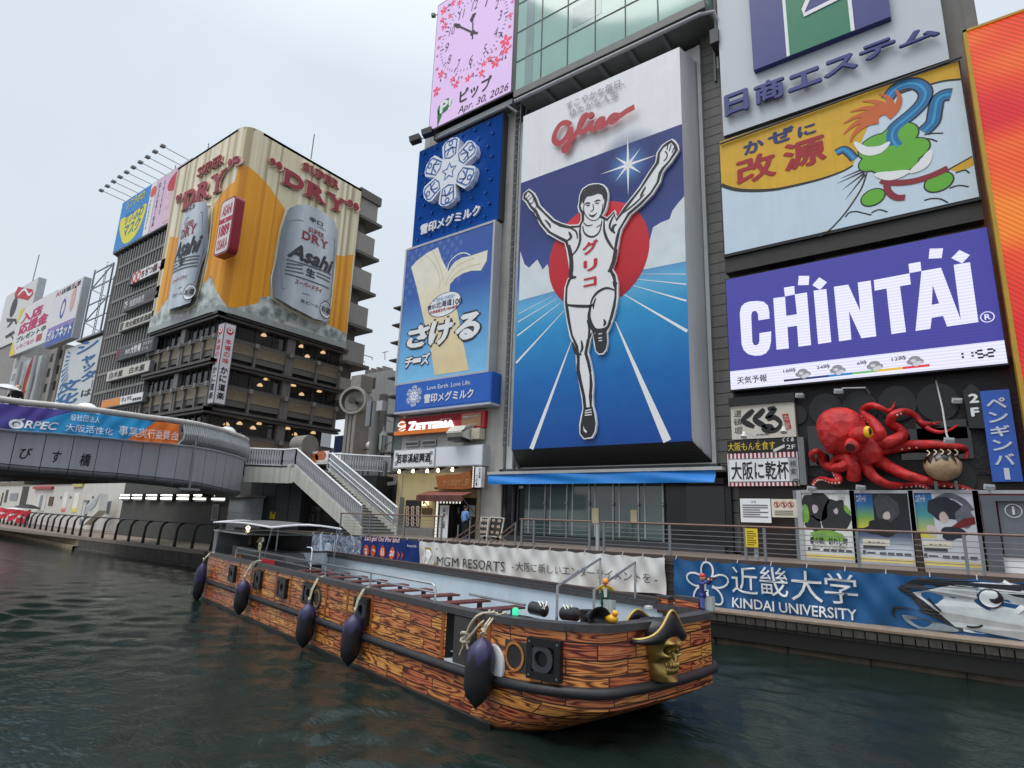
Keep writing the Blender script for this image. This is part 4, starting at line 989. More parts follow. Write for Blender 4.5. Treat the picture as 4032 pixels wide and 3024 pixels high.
# two white boxes
PW=PY(25.9)
b=(PW.st(VG(272,580))[0],PW.st(VG(290,665))[1],PW.st(VG(724,560))[0],PW.st(VG(500,468))[1])
zlo=(PW.st(VG(275,680))[1]+PW.st(VG(720,660))[1])/2;zhi=(PW.st(VG(280,475))[1]+PW.st(VG(720,452))[1])/2
t=thing('wine_sign','white light box sign with six black characters above the noodle shop','sign',(b[0],25.9,zlo))
MB().box((b[0],25.92,zlo),(b[2],26.5,zhi)).build('cabinet',LGREY,t);MB().rect(PW,b[0]+.07,zlo+.07,b[2]-.07,zhi-.07,.0,.02).build('face',PWHITE,t)
mb=MB();mb.text(PW,'若耶溪紹興酒',PW.box(VG,(306,622),(684,502)),.02,0,.035);mb.build('lettering',INK,t)
mb=MB();w0=.16
for cx,cz in((b[0]+.3,zlo+.3),(b[2]-.3,zlo+.3),(b[0]+.3,zhi-.3),(b[2]-.3,zhi-.3)):mb.rect(PW,cx-.12,cz-.12,cx+.12,cz+.12,.015)
mb.build('corner_pattern',smat('sign_grey_print',150,152,156),t)
x2=PW.st(VG(1245,540))[0]
t=thing('blank_sign','blank white light box beside the sign with six black characters','sign',(b[2],25.9,zlo))
MB().box((b[2]+.04,25.92,zlo+.02),(x2,26.5,zhi+.05)).build('cabinet',LGREY,t);MB().rect(PW,b[2]+.09,zlo+.07,x2-.06,zhi,.0,.02).build('face',smat('blank_face',224,228,234,rough=.3,var=.03),t)
# noodle shop
PN=PY(26.42)
ns=thing('noodle_shop','noodle shop front with a beige wall, small awning and dark doorway','shop',(-26,26.4,2.46))
b=PN.box(VG,(345,1330),(1180,715));MB().rect(PN,b[0],2.46,b[2],b[3],.03,.05).build('wall',smat('beige_wall',196,180,132,rough=.7,var=.06,streak=.08),ns)
MB().rect(PN,PN.st(VG(320,900))[0],2.46,b[0]-.02,b[3],.06,.08).build('pier',smat('pier_beige',190,172,136,rough=.7),ns);MB().rect(PN,PN.st(VG(1180,1000))[0],2.46,PN.st(VG(1218,1000))[0],b[3],.06,.08).build('pier',smat('pier_beige2',160,146,120,rough=.7),ns)
def np_(name,bl,tr,m,off,par=ns,th=.02,pl=PN):return MB().rect(pl,*pl.box(VG,bl,tr),off,th).build(name,m,par)
np_('side_panel',(330,1330),(400,990),smat('panel_grey',108,106,104),.08);np_('menu_panel',(398,1330),(588,1022),smat('menu_dark',42,36,36),.08)
mb=MB();mb2=MB();rnd=random.Random(3)
for i in range(3):
 for j in range(5):
  p=PN.st(VG(432+i*56+8,1110+j*42));mb.disc(PN,p,.14,None,.104,0,14);mb2.disc(PN,p,.08,None,.106,0,12)
mb.build('bowl_print',smat('bowl_print',210,196,180),ns);mb2.build('bowl_print',smat('food_print',150,96,66,var=.4,vs=9),ns)
np_('wainscot',(310,1440),(720,1330),smat('wainscot',136,136,134),.1);np_('wood_plate',(592,1172),(704,1108),smat('wood_plate',92,70,36),.1)
np_('doorway',(890,1450),(1190,1000),NEARB,.09);np_('door_post',(905,1450),(940,1060),smat('door_wood',110,82,58),.12);np_('door_paper',(1110,1200),(1180,1080),smat('paper',150,150,150),.13)
np_('door_paper',(985,1170),(1010,1100),smat('paper2',120,120,118),.13)
lp=thing('lantern','small glowing box lantern beside the noodle shop awning','lantern',tuple(PN.hit(VG(643,1052))));np_('shade',(620,1082),(666,1025),mat('lantern_glow',(1,.78,.48),emit=1.6,var=0),.3,lp,.25);np_('shade_print',(632,1070),(652,1038),smat('lantern_ink',110,60,30,var=0),.302,lp,.001);np_('cap',(616,1026),(670,1018),DGREY,.32,lp,.3)
for i,x in enumerate((398,548,703,819,976)):
 p=PN.hit(VG(x,(724,720,718,712,703)[i]));lp=thing('spotlight','lit black spotlight above the beige noodle shop wall','spotlight',tuple(p),0,'spotlights over the noodle shop')
 p=p-V3((0,.45,0));MB().bar(p+V3((.1,.4,.28)),p+V3((.02,0,.12)),.16,.16).build('housing',BLACK,lp);MB().tube([p+V3((0,0,.14)),p+V3((-.02,-.04,-.04))],[.06,.09],10).build('bulb',LAMP,lp)
bo=thing('wooden_signboard','rough cut brown wooden board with pale carved lettering over the noodle shop','sign',tuple(PN.hit(VG(950,820))))
P_=PY(26.0);MB().poly(P_,P_.sts(VG,[(770,900),(748,762),(850,748),(985,738),(1060,720),(1118,700),(1150,890),(1050,905)]),.1,.22).build('board',smat('sign_wood',156,88,34,rough=.5,var=.22,vs=2.5,bump=.1),bo)
mb=MB()
mb.text(P_,'せんばはやし田',P_.box(VG,(828,868),(1108,790)),.12,0,.0,.2);mb.build('lettering',smat('sign_wood_pale',196,150,96),bo)
MB().box((P_.st(VG(712,890))[0],26.05,P_.st(VG(712,900))[1]),(P_.st(VG(1190,905))[0],26.3,P_.st(VG(712,880))[1])).build('support_bar',BLACK,bo)
vs_=thing('hanging_sign','narrow white upright sign with a black lamp bordered side by the wooden board','sign',tuple(P_.hit(VG(1215,770))))
b=P_.box(VG,(1188,885),(1268,662));MB().rect(P_,*b,.25,.3).build('face',PWHITE,vs_);c_=P_.box(VG,(1155,885),(1188,655));MB().rect(P_,*c_,.24,.3).build('side',BLACK,vs_)
mb=MB()
for k in range(11):mb.disc(P_,((c_[0]+c_[2])/2,c_[1]+(k+.5)*(c_[3]-c_[1])/11),.05,None,.25,0,8)
mb.build('bulb_pattern',mat('bulb_warm',(1,.9,.75),emit=.8,var=0),vs_)
mb=MB();mb.text(P_,'らぁ麺',P_.box(VG,(1234,790),(1258,672)),.27,0,.02,0,True);mb.text(P_,'つけ麺',P_.box(VG,(1200,868),(1224,745)),.27,0,.02,0,True);mb.build('lettering',INK,vs_)
aw=thing('awning','brown fabric awning sheltering the noodle shop door','awning',tuple(PN.hit(VG(800,950))))
PA2=PY(24.7);l1,l0=PN.st(VG(668,930)),PA2.st(VG(528,968));r1,r0=PN.st(VG(1180,915)),PA2.st(VG(1030,965));l0=(PA2.st(VG(528,968))[0],(l0[1]+r0[1])/2);zt_=(l1[1]+r1[1])/2
mb=MB();mb.add([(l0[0],24.7,l0[1]),(r0[0],24.7,l0[1]),(r1[0],26.3,zt_),(l1[0],26.3,zt_),(l0[0],24.7,l0[1]-.04),(r0[0],24.7,l0[1]-.04),(r1[0],26.3,zt_-.04),(l1[0],26.3,zt_-.04)],[(0,1,2,3),(7,6,5,4),(0,4,5,1),(1,5,6,2),(3,7,4,0)])
BRN=smat('awning_brown',128,74,62,rough=.7,var=.12);mb.build('canopy',BRN,aw)
sf=Surf(lambda s,t:(V3((s,24.68,l0[1]-.34+.34*t)),V3((0,-1,0))),lambda s,t:.03*math.sin(6*s)*(1-t));cloth(sf,l0[0],0,r0[0],1,40,3).build('valance',smat('valance_brown',96,56,50,rough=.7),aw,smooth=2)
mb=MB();mb.tube([(l0[0]+.2,24.75,l0[1]-.1),(l1[0]+.4,26.3,l0[1]-.8)],.03,6);mb.tube([(r0[0]-.1,24.75,l0[1]-.1),(r1[0],26.3,l0[1]-.9)],.03,6);mb.build('arm',STEEL,aw)
no=thing('shop_banner','tall white upright sign on a black lamp bordered stand by the noodle shop door','sign',tuple(PN.hit(VG(820,1430))))
P5=PY(25.4);b=P5.box(VG,(706,1455),(745,1020));b2=P5.box(VG,(720,1450),(884,1018));MB().rect(P5,b[0],2.46,b2[2],b2[3],0,.3).build('stand',BLACK,no)
c_=P5.box(VG,(766,1430),(884,1078));MB().rect(P5,*c_,.04,.03).build('face',PWHITE,no)
mb=MB()
for k in range(13):mb.rect(P5,b[0]+.08,b2[1]+.1+k*(b2[3]-b2[1])/13.3,b[0]+.24,b2[1]+.26+k*(b2[3]-b2[1])/13.3,.01)
for k in range(7):mb.rect(P5,b[0]+.35+.24*k,b2[3]-.2,b[0]+.47+.24*k,b2[3]-.08,.01)
mb.build('bulb_pattern',mat('bulb_white',(1,.95,.85),emit=.7,var=0),no)
mb=MB();mb.text(P5,'はやし田',P5.box(VG,(808,1330),(852,1100)),.06,0,.03,.1,True);mb.text(P5,'らぁ麺',P5.box(VG,(856,1180),(874,1090)),.06,0,.01,0,True);mb.text(P5,'中華そば',P5.box(VG,(778,1290),(792,1110)),.06,0,.01,0,True);mb.build('lettering',INK,no)
for k,(q,lb)in enumerate(((((1232,1205),(1310,1212),(1290,1410),(1205,1410)),'black menu easel half hidden behind the slanting handrails'),(((1330,1205),(1480,1218),(1440,1425),(1305,1410)),'black menu easel with a white frame leaning at the edge of the glass doors'))):
 P6=PY(24.2+.2*k);ez=thing('menu_easel',lb,'menu board',tuple(P6.hit(VG(*q[3]))))
 pts=P6.sts(VG,q);MB().poly(P6,pts,0,.06).build('board',smat('chalk_dark',58,54,52),ez)
 MB().stroke(P6,pts,.07,.02,.05,True).build('frame',OFFW,ez)
 mb=MB();mb2=MB()
 for i in range(6):
  u,v=(i%2+.6)/2.3,(i//2+.5)/3.2
  a=V3(pts[0]).lerp(V3(pts[1]),u).lerp(V3(pts[3]).lerp(V3(pts[2]),u),v);mb.disc(P6,a,.10,.07,.012,0,12);mb2.disc(P6,a,.05,.035,.016,0,10)
 mb.build('dish_print',smat('bowl_print',210,196,180),ez);mb2.build('dish_print',smat('food_print',150,96,66,var=.4,vs=9),ez)
 mb=MB();zf=2.46
 for a in(pts[3],pts[2]):mb.tube([P6.w(a),(a[0]-.03,P6.o.y,zf)],.025,6);mb.tube([P6.w(a),(a[0]+.05,P6.o.y+.5,zf)],.025,6)
 mb.build('leg',OFFW,ez)
# ================================================================== the screen and octopus building
PR_=PY(25.6)
rb=thing('restaurant_building','tall building stacked with advertising boards above a black restaurant front','building',(-3,26,2.46))
xL,xR=PR_.st(VK(105,700))[0]-.0,PR_.st(VJ(1640,375))[0]
MB().box((xL+.05,26.3,2.46),(2.6,50,30)).build('wall',smat('shutter_grey',112,110,106,rough=.6,var=.15,streak=.25),rb)
for bl,tr in(((410,285),(728,145)),((1130,130),(1520,10))):
 b=PY(26.28).box(VK,bl,tr);MB().rect(PY(26.28),b[0],b[1]-.3,b[2],b[3]+.9,.01,.02).build('dark_opening',NEARB,rb)
MB().box((xL+.05,25.75,PR_.st(VJ(1000,1480))[1]-.8),(xR+.3,26.3,PR_.st(VJ(172,1659))[1]-.06)).build('ledge',smat('ledge_dark',50,48,46,rough=.6),rb)
BW=smat('black_stucco',30,29,32,rough=.6,var=.25,bump=.6,bs=9)
MB().box((xL+.05,26.0,5.6),(2.4,26.32,9.6)).build('black_front',BW,rb)
MB().box((xL+.05,26.1,2.46),(2.4,26.34,5.6)).build('brown_front',smat('brown_cladding',48,38,34,rough=.45,var=.15),rb)
def rrect(pl,view,tl,tr,br,bl):
 P=[pl.st(view(*q))for q in(tl,tr,br,bl)];return((P[0][0]+P[3][0])/2,(P[2][1]+P[3][1])/2,(P[1][0]+P[2][0])/2,(P[0][1]+P[1][1])/2)
# top sign
x0=PR_.st(VJ(145,500))[0];x1=PR_.st(VJ(1620,260))[0];z0=(PR_.st(VJ(160,898))[1]+PR_.st(VJ(1640,375))[1])/2
t=thing('housing_sign','pale perforated metal sign with a blue and green square emblem and blue raised lettering','sign',(x0,25.6,z0))
MB().box((x0,25.62,z0),(x1,26.3,34)).build('cabinet',LGREY,t)
pm=bpy.data.materials.new('perforated_panel');pm.use_nodes=True;tt=pm.node_tree;bb=tt.nodes['Principled BSDF'];iv(bb,'Roughness',.45)
g=mknode(tt,'ShaderNodeNewGeometry');vo=mknode(tt,'ShaderNodeTexVoronoi');iv(vo,'Scale',7.0);iv(vo,'Randomness',0.0)
cr=mknode(tt,'ShaderNodeValToRGB');cr.color_ramp.elements[0].position=.12;cr.color_ramp.elements[0].color=srgb(140,146,156);cr.color_ramp.elements[1].position=.2;cr.color_ramp.elements[1].color=srgb(198,203,210)
lk(tt,g.outputs['Position'],vo.inputs['Vector']);lk(tt,vo.outputs['Distance'],cr.inputs[0]);lk(tt,cr.outputs[0],bb.inputs['Base Color'])
MB().rect(PR_,x0,z0,x1,34,.0,.02).build('panel',pm,t)
BLU=smat('estate_blue',50,58,128,rough=.4,var=.05);GRN=smat('estate_green',22,122,88,rough=.4,var=.05)
ex0,ez0=PR_.st(VJ(372,492));ex1=PR_.st(VJ(1260,130))[0];ez0=(ez0+PR_.st(VJ(1260,130))[1])/2;et=ez0+(ex1-ex0)
wx=[PR_.st(VJ(*q))[0]for q in((588,400),(608,395),(1003,232),(1028,222))]
MB().rect(PR_,ex0,ez0,ex1,et,.3,.3).build('emblem',BLU,t)
mb=MB();mb.rect(PR_,wx[0],ez0,wx[1],et,.34,.04);mb.rect(PR_,wx[2],ez0,wx[3],et,.34,.04);mb.stroke(PR_,PR_.sts(VJ,[(1000,-14),(945,12),(702,132),(700,92),(722,40),(750,0),(770,-30)]),.2,.36);mb.build('emblem_outline',PWHITE,t)
MB().rect(PR_,wx[1],ez0,wx[2],et-1.0,.325,.02).build('emblem_field',GRN,t);MB().poly(PR_,PR_.sts(VJ,[(985,-8),(712,120),(708,92),(730,40),(790,-45)]),.345).build('emblem_field',BLU,t)
mb=MB()
for c_,bl,tr in(('日',(185,795),(332,598)),('商',(378,725),(566,512)),('エ',(596,642),(806,452)),('ス',(828,552),(1038,362)),('テ',(1062,450),(1288,262)),('ム',(1316,358),(1570,180))):
 b=PR_.box(VJ,bl,tr);s_=.0;mb.text(PR_,c_,(b[0],b[1]+.1,b[2],b[3]+.05),.28,.12,.04)
mb.build('lettering',BLU,t)
# wind poster
PK=PY(25.6);x0,z0,x1,z1=rrect(PK,VJ,(138,930),(1693,400),(1838,1290),(172,1657))
t=thing('medicine_sign','white and yellow medicine sign with red characters and a blue wind ribbon','sign',(x0,25.6,z0))
MB().box((x0-.06,25.62,z0-.12),(x1+.06,26.3,z1+.06)).build('cabinet',BLACK,t);MB().rect(PK,x0,z0,x1,z1,0,.01).build('face',smat('pale_blue_print',204,222,236,rough=.4,var=.04,streak=.05),t)
YK=smat('warm_yellow',222,172,14,rough=.4,var=.08,streak=.1)
def clampz(P):return[(min(max(a,x0),x1),min(max(b,z0),z1))for a,b in P]
cv=spline([(146,1208),(240,1238),(360,1246),(500,1238),(640,1210),(800,1170),(940,1120),(1010,1080)],4)
cv2=spline([(1120,800),(1200,690),(1320,610),(1480,562),(1600,530),(1714,518)],4)
pts=[(138,930)]+cv+[(1050,960)]+cv2+[(1693,400)]
MB().poly(PK,clampz([(x0,z1)]+PK.sts(VJ,cv+[(1050,960)]+cv2)+[(x1,z1)]),.004).build('yellow_print',YK,t)
mb=MB();mb.stroke(PK,clampz(PK.sts(VJ,cv)),[.06+.12*(1-i/len(cv))for i in range(len(cv))],.008);mb.stroke(PK,clampz(PK.sts(VJ,cv2[8:])),.08,.008)
mb.stroke(PK,spline(PK.sts(VJ,[(1100,1130),(1060,1240),(960,1390),(860,1500),(790,1545)])),.06,.008)
for a,b in(((1080,1120),(905,1200)),((1085,1130),(940,1240)),((1088,1140),(960,1305)),((1075,1105),(930,1165))):mb.stroke(PK,PK.sts(VJ,(a,b)),[.08,.01],.008)
for q in([(1475,880),(1530,872),(1600,870)],[(1470,905),(1520,910),(1560,925)],[(960,1418),(985,1390),(1030,1382),(1075,1392),(1130,1405)],[(1130,1390),(1180,1370),(1235,1385)],[(1475,1310),(1520,1298),(1580,1300),(1630,1325)],[(1640,1230),(1700,1212),(1765,1220)],[(1630,1110),(1720,1060),(1790,1022)],[(1680,1130),(1740,1112),(1770,1132)]):mb.stroke(PK,spline(PK.sts(VJ,q)),.055,.008)
MB().poly(PK,clampz(PK.sts(VJ,[(1640,1106),(1720,1062),(1790,1026),(1802,1078),(1740,1108),(1690,1122)])),.006).build('yellow_print',YK,t);MB().poly(PK,clampz(PK.sts(VJ,[(800,1545),(856,1502),(866,1528)])),.006).build('yellow_print',YK,t)
rib=lambda pts,wd:(spline(PK.sts(VJ,pts),6),wd)
R1=spline(PK.sts(VJ,[(1230,650),(1290,580),(1370,548),(1440,556),(1482,600),(1470,660),(1420,720),(1350,780),(1280,840),(1266,905),(1300,960)]),6);R2=spline(PK.sts(VJ,[(1470,860),(1530,800),(1545,730),(1560,660),(1600,625),(1650,618)]),6);R3=spline(PK.sts(VJ,[(900,1000),(945,978),(985,1000),(1020,1040)]),6)
for P in(R1,R2,R3):mb.stroke(PK,P,.52 if P is not R3 else.34,.012)
mb.build('outline_print',INK,t)
m1,m2,m3=MB(),MB(),MB()
for P in(R1,R2,R3):
 w0=.40 if P is not R3 else.24;m1.stroke(PK,P,w0,.016);m2.stroke(PK,P,.09,.02)
m1.build('ribbon_print',smat('ribbon_blue',18,110,168,rough=.4),t);m2.build('ribbon_print',smat('ribbon_light',40,160,210,rough=.4),t)
# a plain swirl of green, orange and dark red fills the middle of the board
gd,gf,of_,rf,mw=MB(),MB(),MB(),MB(),MB()
for i,(q,r)in enumerate((((1160,960),.62),((1300,900),.70),((1400,980),.55),((1240,1040),.66),((1130,1060),.44),((1340,1060),.5),((1140,1290),.40),((1570,1190),.44))):
 p=PK.st(VJ(*q));gd.disc(PK,p,r+.05,r*.8+.05,.010+.0004*i,0,28,.3);gf.disc(PK,p,r,r*.8,.015+.0004*i,0,28,.3)
gd.build('outline_print',INK,t);gf.build('swirl_print',smat('swirl_green',100,180,46,rough=.4,var=.05),t)
c=PK.st(VJ(1200,740))
for i in range(7):
 an=.3+.42*i;P=spline([(c[0]+(.15+.32*k)*math.cos(an+.22*k),c[1]-.25+(.15+.26*k)*math.sin(an+.22*k))for k in range(5)],3);of_.stroke(PK,P,[.42*(1-j/(len(P)-.6))+.03 for j in range(len(P))],.022+.0005*i)
of_.build('swirl_print',smat('swirl_orange',206,98,34,rough=.4,var=.06),t)
for i,q in enumerate(([(1190,1180),(1280,1195),(1400,1185),(1520,1150),(1630,1100)],[(1230,1190),(1240,1250),(1290,1290),(1350,1290)])):rf.stroke(PK,spline(PK.sts(VJ,q)),.24,.022+.001*i)
rf.build('sash_print',smat('sash_red',140,28,44,rough=.4),t)
for i,q in enumerate(([(1020,930),(1090,985),(1180,980),(1250,930)],[(1380,1130),(1470,1070),(1520,980)],[(1150,1140),(1260,1150),(1380,1120)])):P=spline(PK.sts(VJ,q));mw.stroke(PK,P,[.08+.3*math.sin(math.pi*j/(len(P)-1))for j in range(len(P))],.026+.001*i)
mw.build('cloud_print',PWHITE,t)
mb=MB()
for c_,bl,tr in(('か',(296,1020),(432,84)),('ぜ',(455,960),(630,90)),('に',(650,905),(772,72))):mb.text(PK,c_,PK.tb(VJ,*bl,*tr),.02,0,.05)
mb.build('lettering',smat('navy_letter',34,48,110,var=0),t)
mb=MB()
for c_,bl,tr in(('改',(250,1222),(514,172)),('源',(560,1132),(842,182))):mb.text(PK,c_,PK.tb(VJ,*bl,*tr),.02,0,.04)
mb.build('lettering',smat('crimson_letter',164,26,40,var=0),t)
# rental screen
PH=PY(25.4);x0,z0,x1,z1=rrect(PH,VK,(105,355),(1948,0),(2097,945),(137,1143));zsplit=(PH.st(VK(130,1012))[1]+PH.st(VK(2072,786))[1])/2
t=thing('led_screen','blue and white LED screen with big white letters and a weather strip below','screen',(x0,25.4,z0))
MB().box((x0-.04,25.43,z0-.06),(x1+.04,26.3,z1+.04)).build('cabinet',BLACK,t)
def led(name,r,g,b,em):
 m=bpy.data.materials.new(name);m.use_nodes=True;q=m.node_tree;bs=q.nodes['Principled BSDF'];iv(bs,'Base Color',(.02,.02,.02,1));iv(bs,'Roughness',.5)
 gg=mknode(q,'ShaderNodeNewGeometry');wv=mknode(q,'ShaderNodeTexWave');wv.bands_direction='Z';iv(wv,'Scale',2.6)
 mr_=mknode(q,'ShaderNodeMapRange');iv(mr_,3,em*.86);iv(mr_,4,em*1.06)
 lk(q,gg.outputs['Position'],wv.inputs['Vector']);lk(q,wv.outputs['Fac'],mr_.inputs[0]);lk(q,mr_.outputs[0],bs.inputs['Emission Strength']);iv(bs,'Emission Color',srgb(r,g,b));return m
LW=led('led_white',226,226,250,1.0)
MB().rect(PH,x0,zsplit,x1,z1,0,.02).build('blue_field',led('led_blue',54,50,148,1.0),t);MB().rect(PH,x0,z0,x1,zsplit,0,.02).build('weather_strip',LW,t)
L=[([(203,600),(212,555),(235,530),(270,516),(330,512),(372,518),(402,545),(412,590),(413,637),(335,649),(332,605),(322,586),(306,582),(290,590),(284,615),(292,800),(302,822),(318,826),(334,818),(342,795),(342,740),(425,727),(424,800),(412,850),(388,882),(355,897),(310,900),(262,888),(232,862),(216,820)],[]),
([(440,493),(523,482),(532,618),(607,606),(592,466),(678,452),(707,824),(618,836),(608,687),(540,697),(550,848),(463,857)],[]),([(515,418),(588,407),(592,466),(523,480)],[]),([(620,335),(695,335),(690,399),(614,401)],[]),([(765,345),(820,380),(770,434),(715,400)],[]),
([(725,440),(815,428),(850,803),(757,817)],[]),([(868,412),(970,397),(1055,585),(1037,382),(1128,368),(1168,762),(1063,776),(975,585),(992,785),(905,798)],[]),([(1150,365),(1403,317),(1412,395),(1335,408),(1378,731),(1275,747),(1240,424),(1157,440)],[]),([(1395,250),(1480,235),(1487,300),(1403,316)],[]),
([(1487,301),(1625,277),(1765,645),(1715,257),(1830,238),(1890,661),(1668,693),(1640,618),(1560,632),(1550,709),(1445,724)],[[(1567,402),(1612,530),(1560,540)]]),([(1545,143),(1640,140),(1630,210),(1538,213)],[]),([(1755,152),(1830,188),(1775,246),(1698,210)],[])]
mb=MB()
for o,h in L:mb.poly(PH,PH.sts(VK,o),.01,0,[PH.sts(VK,q)for q in h])
p=PH.st(VK(1953,625));mb.disc(PH,p,.20,None,.01,0,28,0,.84);mb.text(PH,'R',(p[0]-.08,p[1]-.10,p[0]+.09,p[1]+.10),.012,0,.03);mb.build('lettering',LW,t)
SK=smat('screen_ink',34,32,40,rough=.6,var=0)
mb=MB()
for s_,bl,tr in(('天気予報',(185,1103),(397,52)),('18時',(512,1024),(600,30)),('24時',(747,998),(842,30)),('6時',(1032,968),(1102,30)),('12時',(1278,940),(1381,32))):mb.text(PH,s_,PH.tb(VK,*bl,*tr),.01,0,.02)
def seg(ch,bx):
 s0,t0,s1,t1=bx;m_=(t0+t1)/2;g_=.025;S={'a':((s0+g_,t1),(s1-g_,t1)),'b':((s1,t1-g_),(s1,m_+g_)),'c':((s1,m_-g_),(s1,t0+g_)),'d':((s0+g_,t0),(s1-g_,t0)),'e':((s0,m_-g_),(s0,t0+g_)),'f':((s0,t1-g_),(s0,m_+g_)),'g':((s0+g_,m_),(s1-g_,m_))}
 for c_ in{'1':'bc','5':'afgcd','2':'abged'}[ch]:mb.stroke(PH,S[c_],.07,.01)
for ch,a,b in(('1',(1750,925),(1775,875)),('1',(1818,915),(1845,868)),('5',(1880,915),(1925,860)),('2',(1952,906),(2000,850))):seg(ch,PH.box(VK,a,b))
mb.build('strip_lettering',SK,t)
cols=((34,30,60),(40,50,120),(40,130,200),(120,190,120),(230,190,60),(226,60,60));a,b=V3(PH.st(VK(515,1076))),V3(PH.st(VK(1545,966)))
for k,c_ in enumerate(cols):MB().stroke(PH,[a.lerp(b,k/6),a.lerp(b,(k+1)/6)],.09,.012).build('temperature_line',smat('temp%d'%k,*c_,emit=.7,var=0),t)
m1,m2=MB(),MB()
for x,y in((648,1026),(893,1000),(1155,972),(1440,938)):
 for dx_,dy_,r,m_ in((-25,5,.17,m1),(0,-12,.22,m1),(28,2,.18,m1),(5,14,.18,m1),(30,12,.12,m2),(10,22,.12,m2),(-10,-2,.1,m2)):m_.disc(PH,PH.st(VK(x+dx_,y+dy_)),r*.85,r*.62,.014+(.006 if m_ is m2 else 0)+.0006*dx_/10+.0002*dy_,0,16)
m1.build('cloud_print',smat('cloud_grey',150,150,158,emit=.6,var=0),t);m2.build('cloud_print',smat('cloud_pale',214,216,226,emit=.6,var=0),t)
# red screen on the next building
PX_=PY(25.0);a=PX_.st(VJ(1725,205));z0=PX_.st((4032,1600))[1]
t=thing('red_screen','huge glowing red and orange LED screen with a yellow edge','screen',(a[0],25,4))
rs=bpy.data.materials.new('red_led');rs.use_nodes=True;q=rs.node_tree;bs=q.nodes['Principled BSDF'];iv(bs,'Base Color',(.05,.01,.01,1))
g=mknode(q,'ShaderNodeNewGeometry');nz_=mknode(q,'ShaderNodeTexNoise');iv(nz_,'Scale',.16);iv(nz_,'Detail',1.5);mp=mknode(q,'ShaderNodeMapping');iv(mp,'Scale',(.6,1,1.5));cr=mknode(q,'ShaderNodeValToRGB')
cr.color_ramp.elements[0].position=.36;cr.color_ramp.elements[0].color=srgb(236,128,22);cr.color_ramp.elements[1].position=.58;cr.color_ramp.elements[1].color=srgb(206,16,30);e=cr.color_ramp.elements.new(.46);e.color=srgb(226,70,22)
wv=mknode(q,'ShaderNodeTexWave');wv.bands_direction='DIAGONAL';iv(wv,'Scale',3.2);mr_=mknode(q,'ShaderNodeMapRange');iv(mr_,3,.66);iv(mr_,4,1.0)
lk(q,g.outputs['Position'],mp.inputs['Vector']);lk(q,mp.outputs[0],nz_.inputs['Vector']);lk(q,nz_.outputs[0],cr.inputs[0]);lk(q,cr.outputs[0],bs.inputs['Emission Color']);lk(q,g.outputs['Position'],wv.inputs['Vector']);lk(q,wv.outputs['Fac'],mr_.inputs[0]);lk(q,mr_.outputs[0],bs.inputs['Emission Strength'])
MB().rect(PX_,a[0]+.12,4.5,a[0]+9,a[1]-.1,0,.05).build('screen',rs,t)
mb=MB();mb.box((a[0],24.95,4.3),(a[0]+.12,25.6,a[1]));mb.box((a[0],24.95,a[1]-.1),(a[0]+9,25.6,a[1]));mb.build('edge_frame',smat('edge_gold',190,150,40,rough=.4,var=.1),t)
nb2=thing('neighbour_building','dark building that carries the huge red screen','building',(6,26,2.46));MB().box((2.75,25.65,2.46),(14,50,a[1]-1)).build('wall',DGREY,nb2)
t=thing('lattice_mast','thin metal mast against the sky between the pale sign and the red screen','mast',tuple(PY(27).hit(VJ(1720,390))));b0,b1=PY(27).hit(VJ(1725,420)),PY(27).hit(VJ(1640,-60));mb=MB();mb.tube([b0,b1],.07,6);mb.build('pole',DGREY,t)
mb=MB()
for k in range(30):p=b0.lerp(b1,k/30);mb.box((p.x-.02,p.y-.1,p.z),(p.x+.22,p.y+.1,p.z+.06))
mb.build('rung_pattern',GREY,t)
MB().tube([PY(25.5).hit(VJ(140,940)),PY(25.5).hit(VJ(1720,372))],.05,6).build('conduit',DGREY,rb)
# ================================================================== black restaurant front with the octopus
PO=PY(25.95)
for k,q in enumerate(((810,205,118),(1050,190,118),(1315,160,120),(1600,150,124),(610,240,70),(1760,690,90))):
 c=PO.st(VL(q[0],q[1]));r=q[2]*21.3/FPX/1.7955
 MB().disc(PO,c,r,r*1.1,.03,.06,40).build('round_panel',smat('round_black',20,20,23,rough=.35,var=.2),rb)
 MB().disc(PO,(c[0]+r*.1,c[1]+.05),r*.4,r*.3,.04,0,20).build('round_panel_centre',smat('round_black2',34,34,38,rough=.4,var=.4,vs=5),rb)
mb=MB()
for bl,tr in(((700,600),(1040,300)),((1460,420),(1800,270)),((1350,560),(1830,320))):mb.rect(PO,*PO.box(VL,bl,tr),.02,.02)
mb.build('window_panel',GLASSD,rb)
oc=thing('octopus_sculpture','giant red octopus sculpture crawling over the black restaurant front','octopus',tuple(PY(25.4).hit(VL(1000,480))))
OR=bpy.data.materials.new('octopus_red');OR.use_nodes=True;q_=OR.node_tree;bs=q_.nodes['Principled BSDF'];iv(bs,'Roughness',.58)
g=mknode(q_,'ShaderNodeNewGeometry');n1=mknode(q_,'ShaderNodeTexNoise');iv(n1,'Scale',2.2);iv(n1,'Detail',8);cr=mknode(q_,'ShaderNodeValToRGB')
cr.color_ramp.elements[0].position=.3;cr.color_ramp.elements[0].color=srgb(150,20,24);cr.color_ramp.elements[1].position=.68;cr.color_ramp.elements[1].color=srgb(214,44,44)
n2=mknode(q_,'ShaderNodeTexVoronoi');iv(n2,'Scale',3.2);bp=mknode(q_,'ShaderNodeBump');iv(bp,'Strength',.55);iv(bp,'Distance',.12)
n3=mknode(q_,'ShaderNodeTexNoise');iv(n3,'Scale',14);bp2=mknode(q_,'ShaderNodeBump');iv(bp2,'Strength',.4);iv(bp2,'Distance',.03)
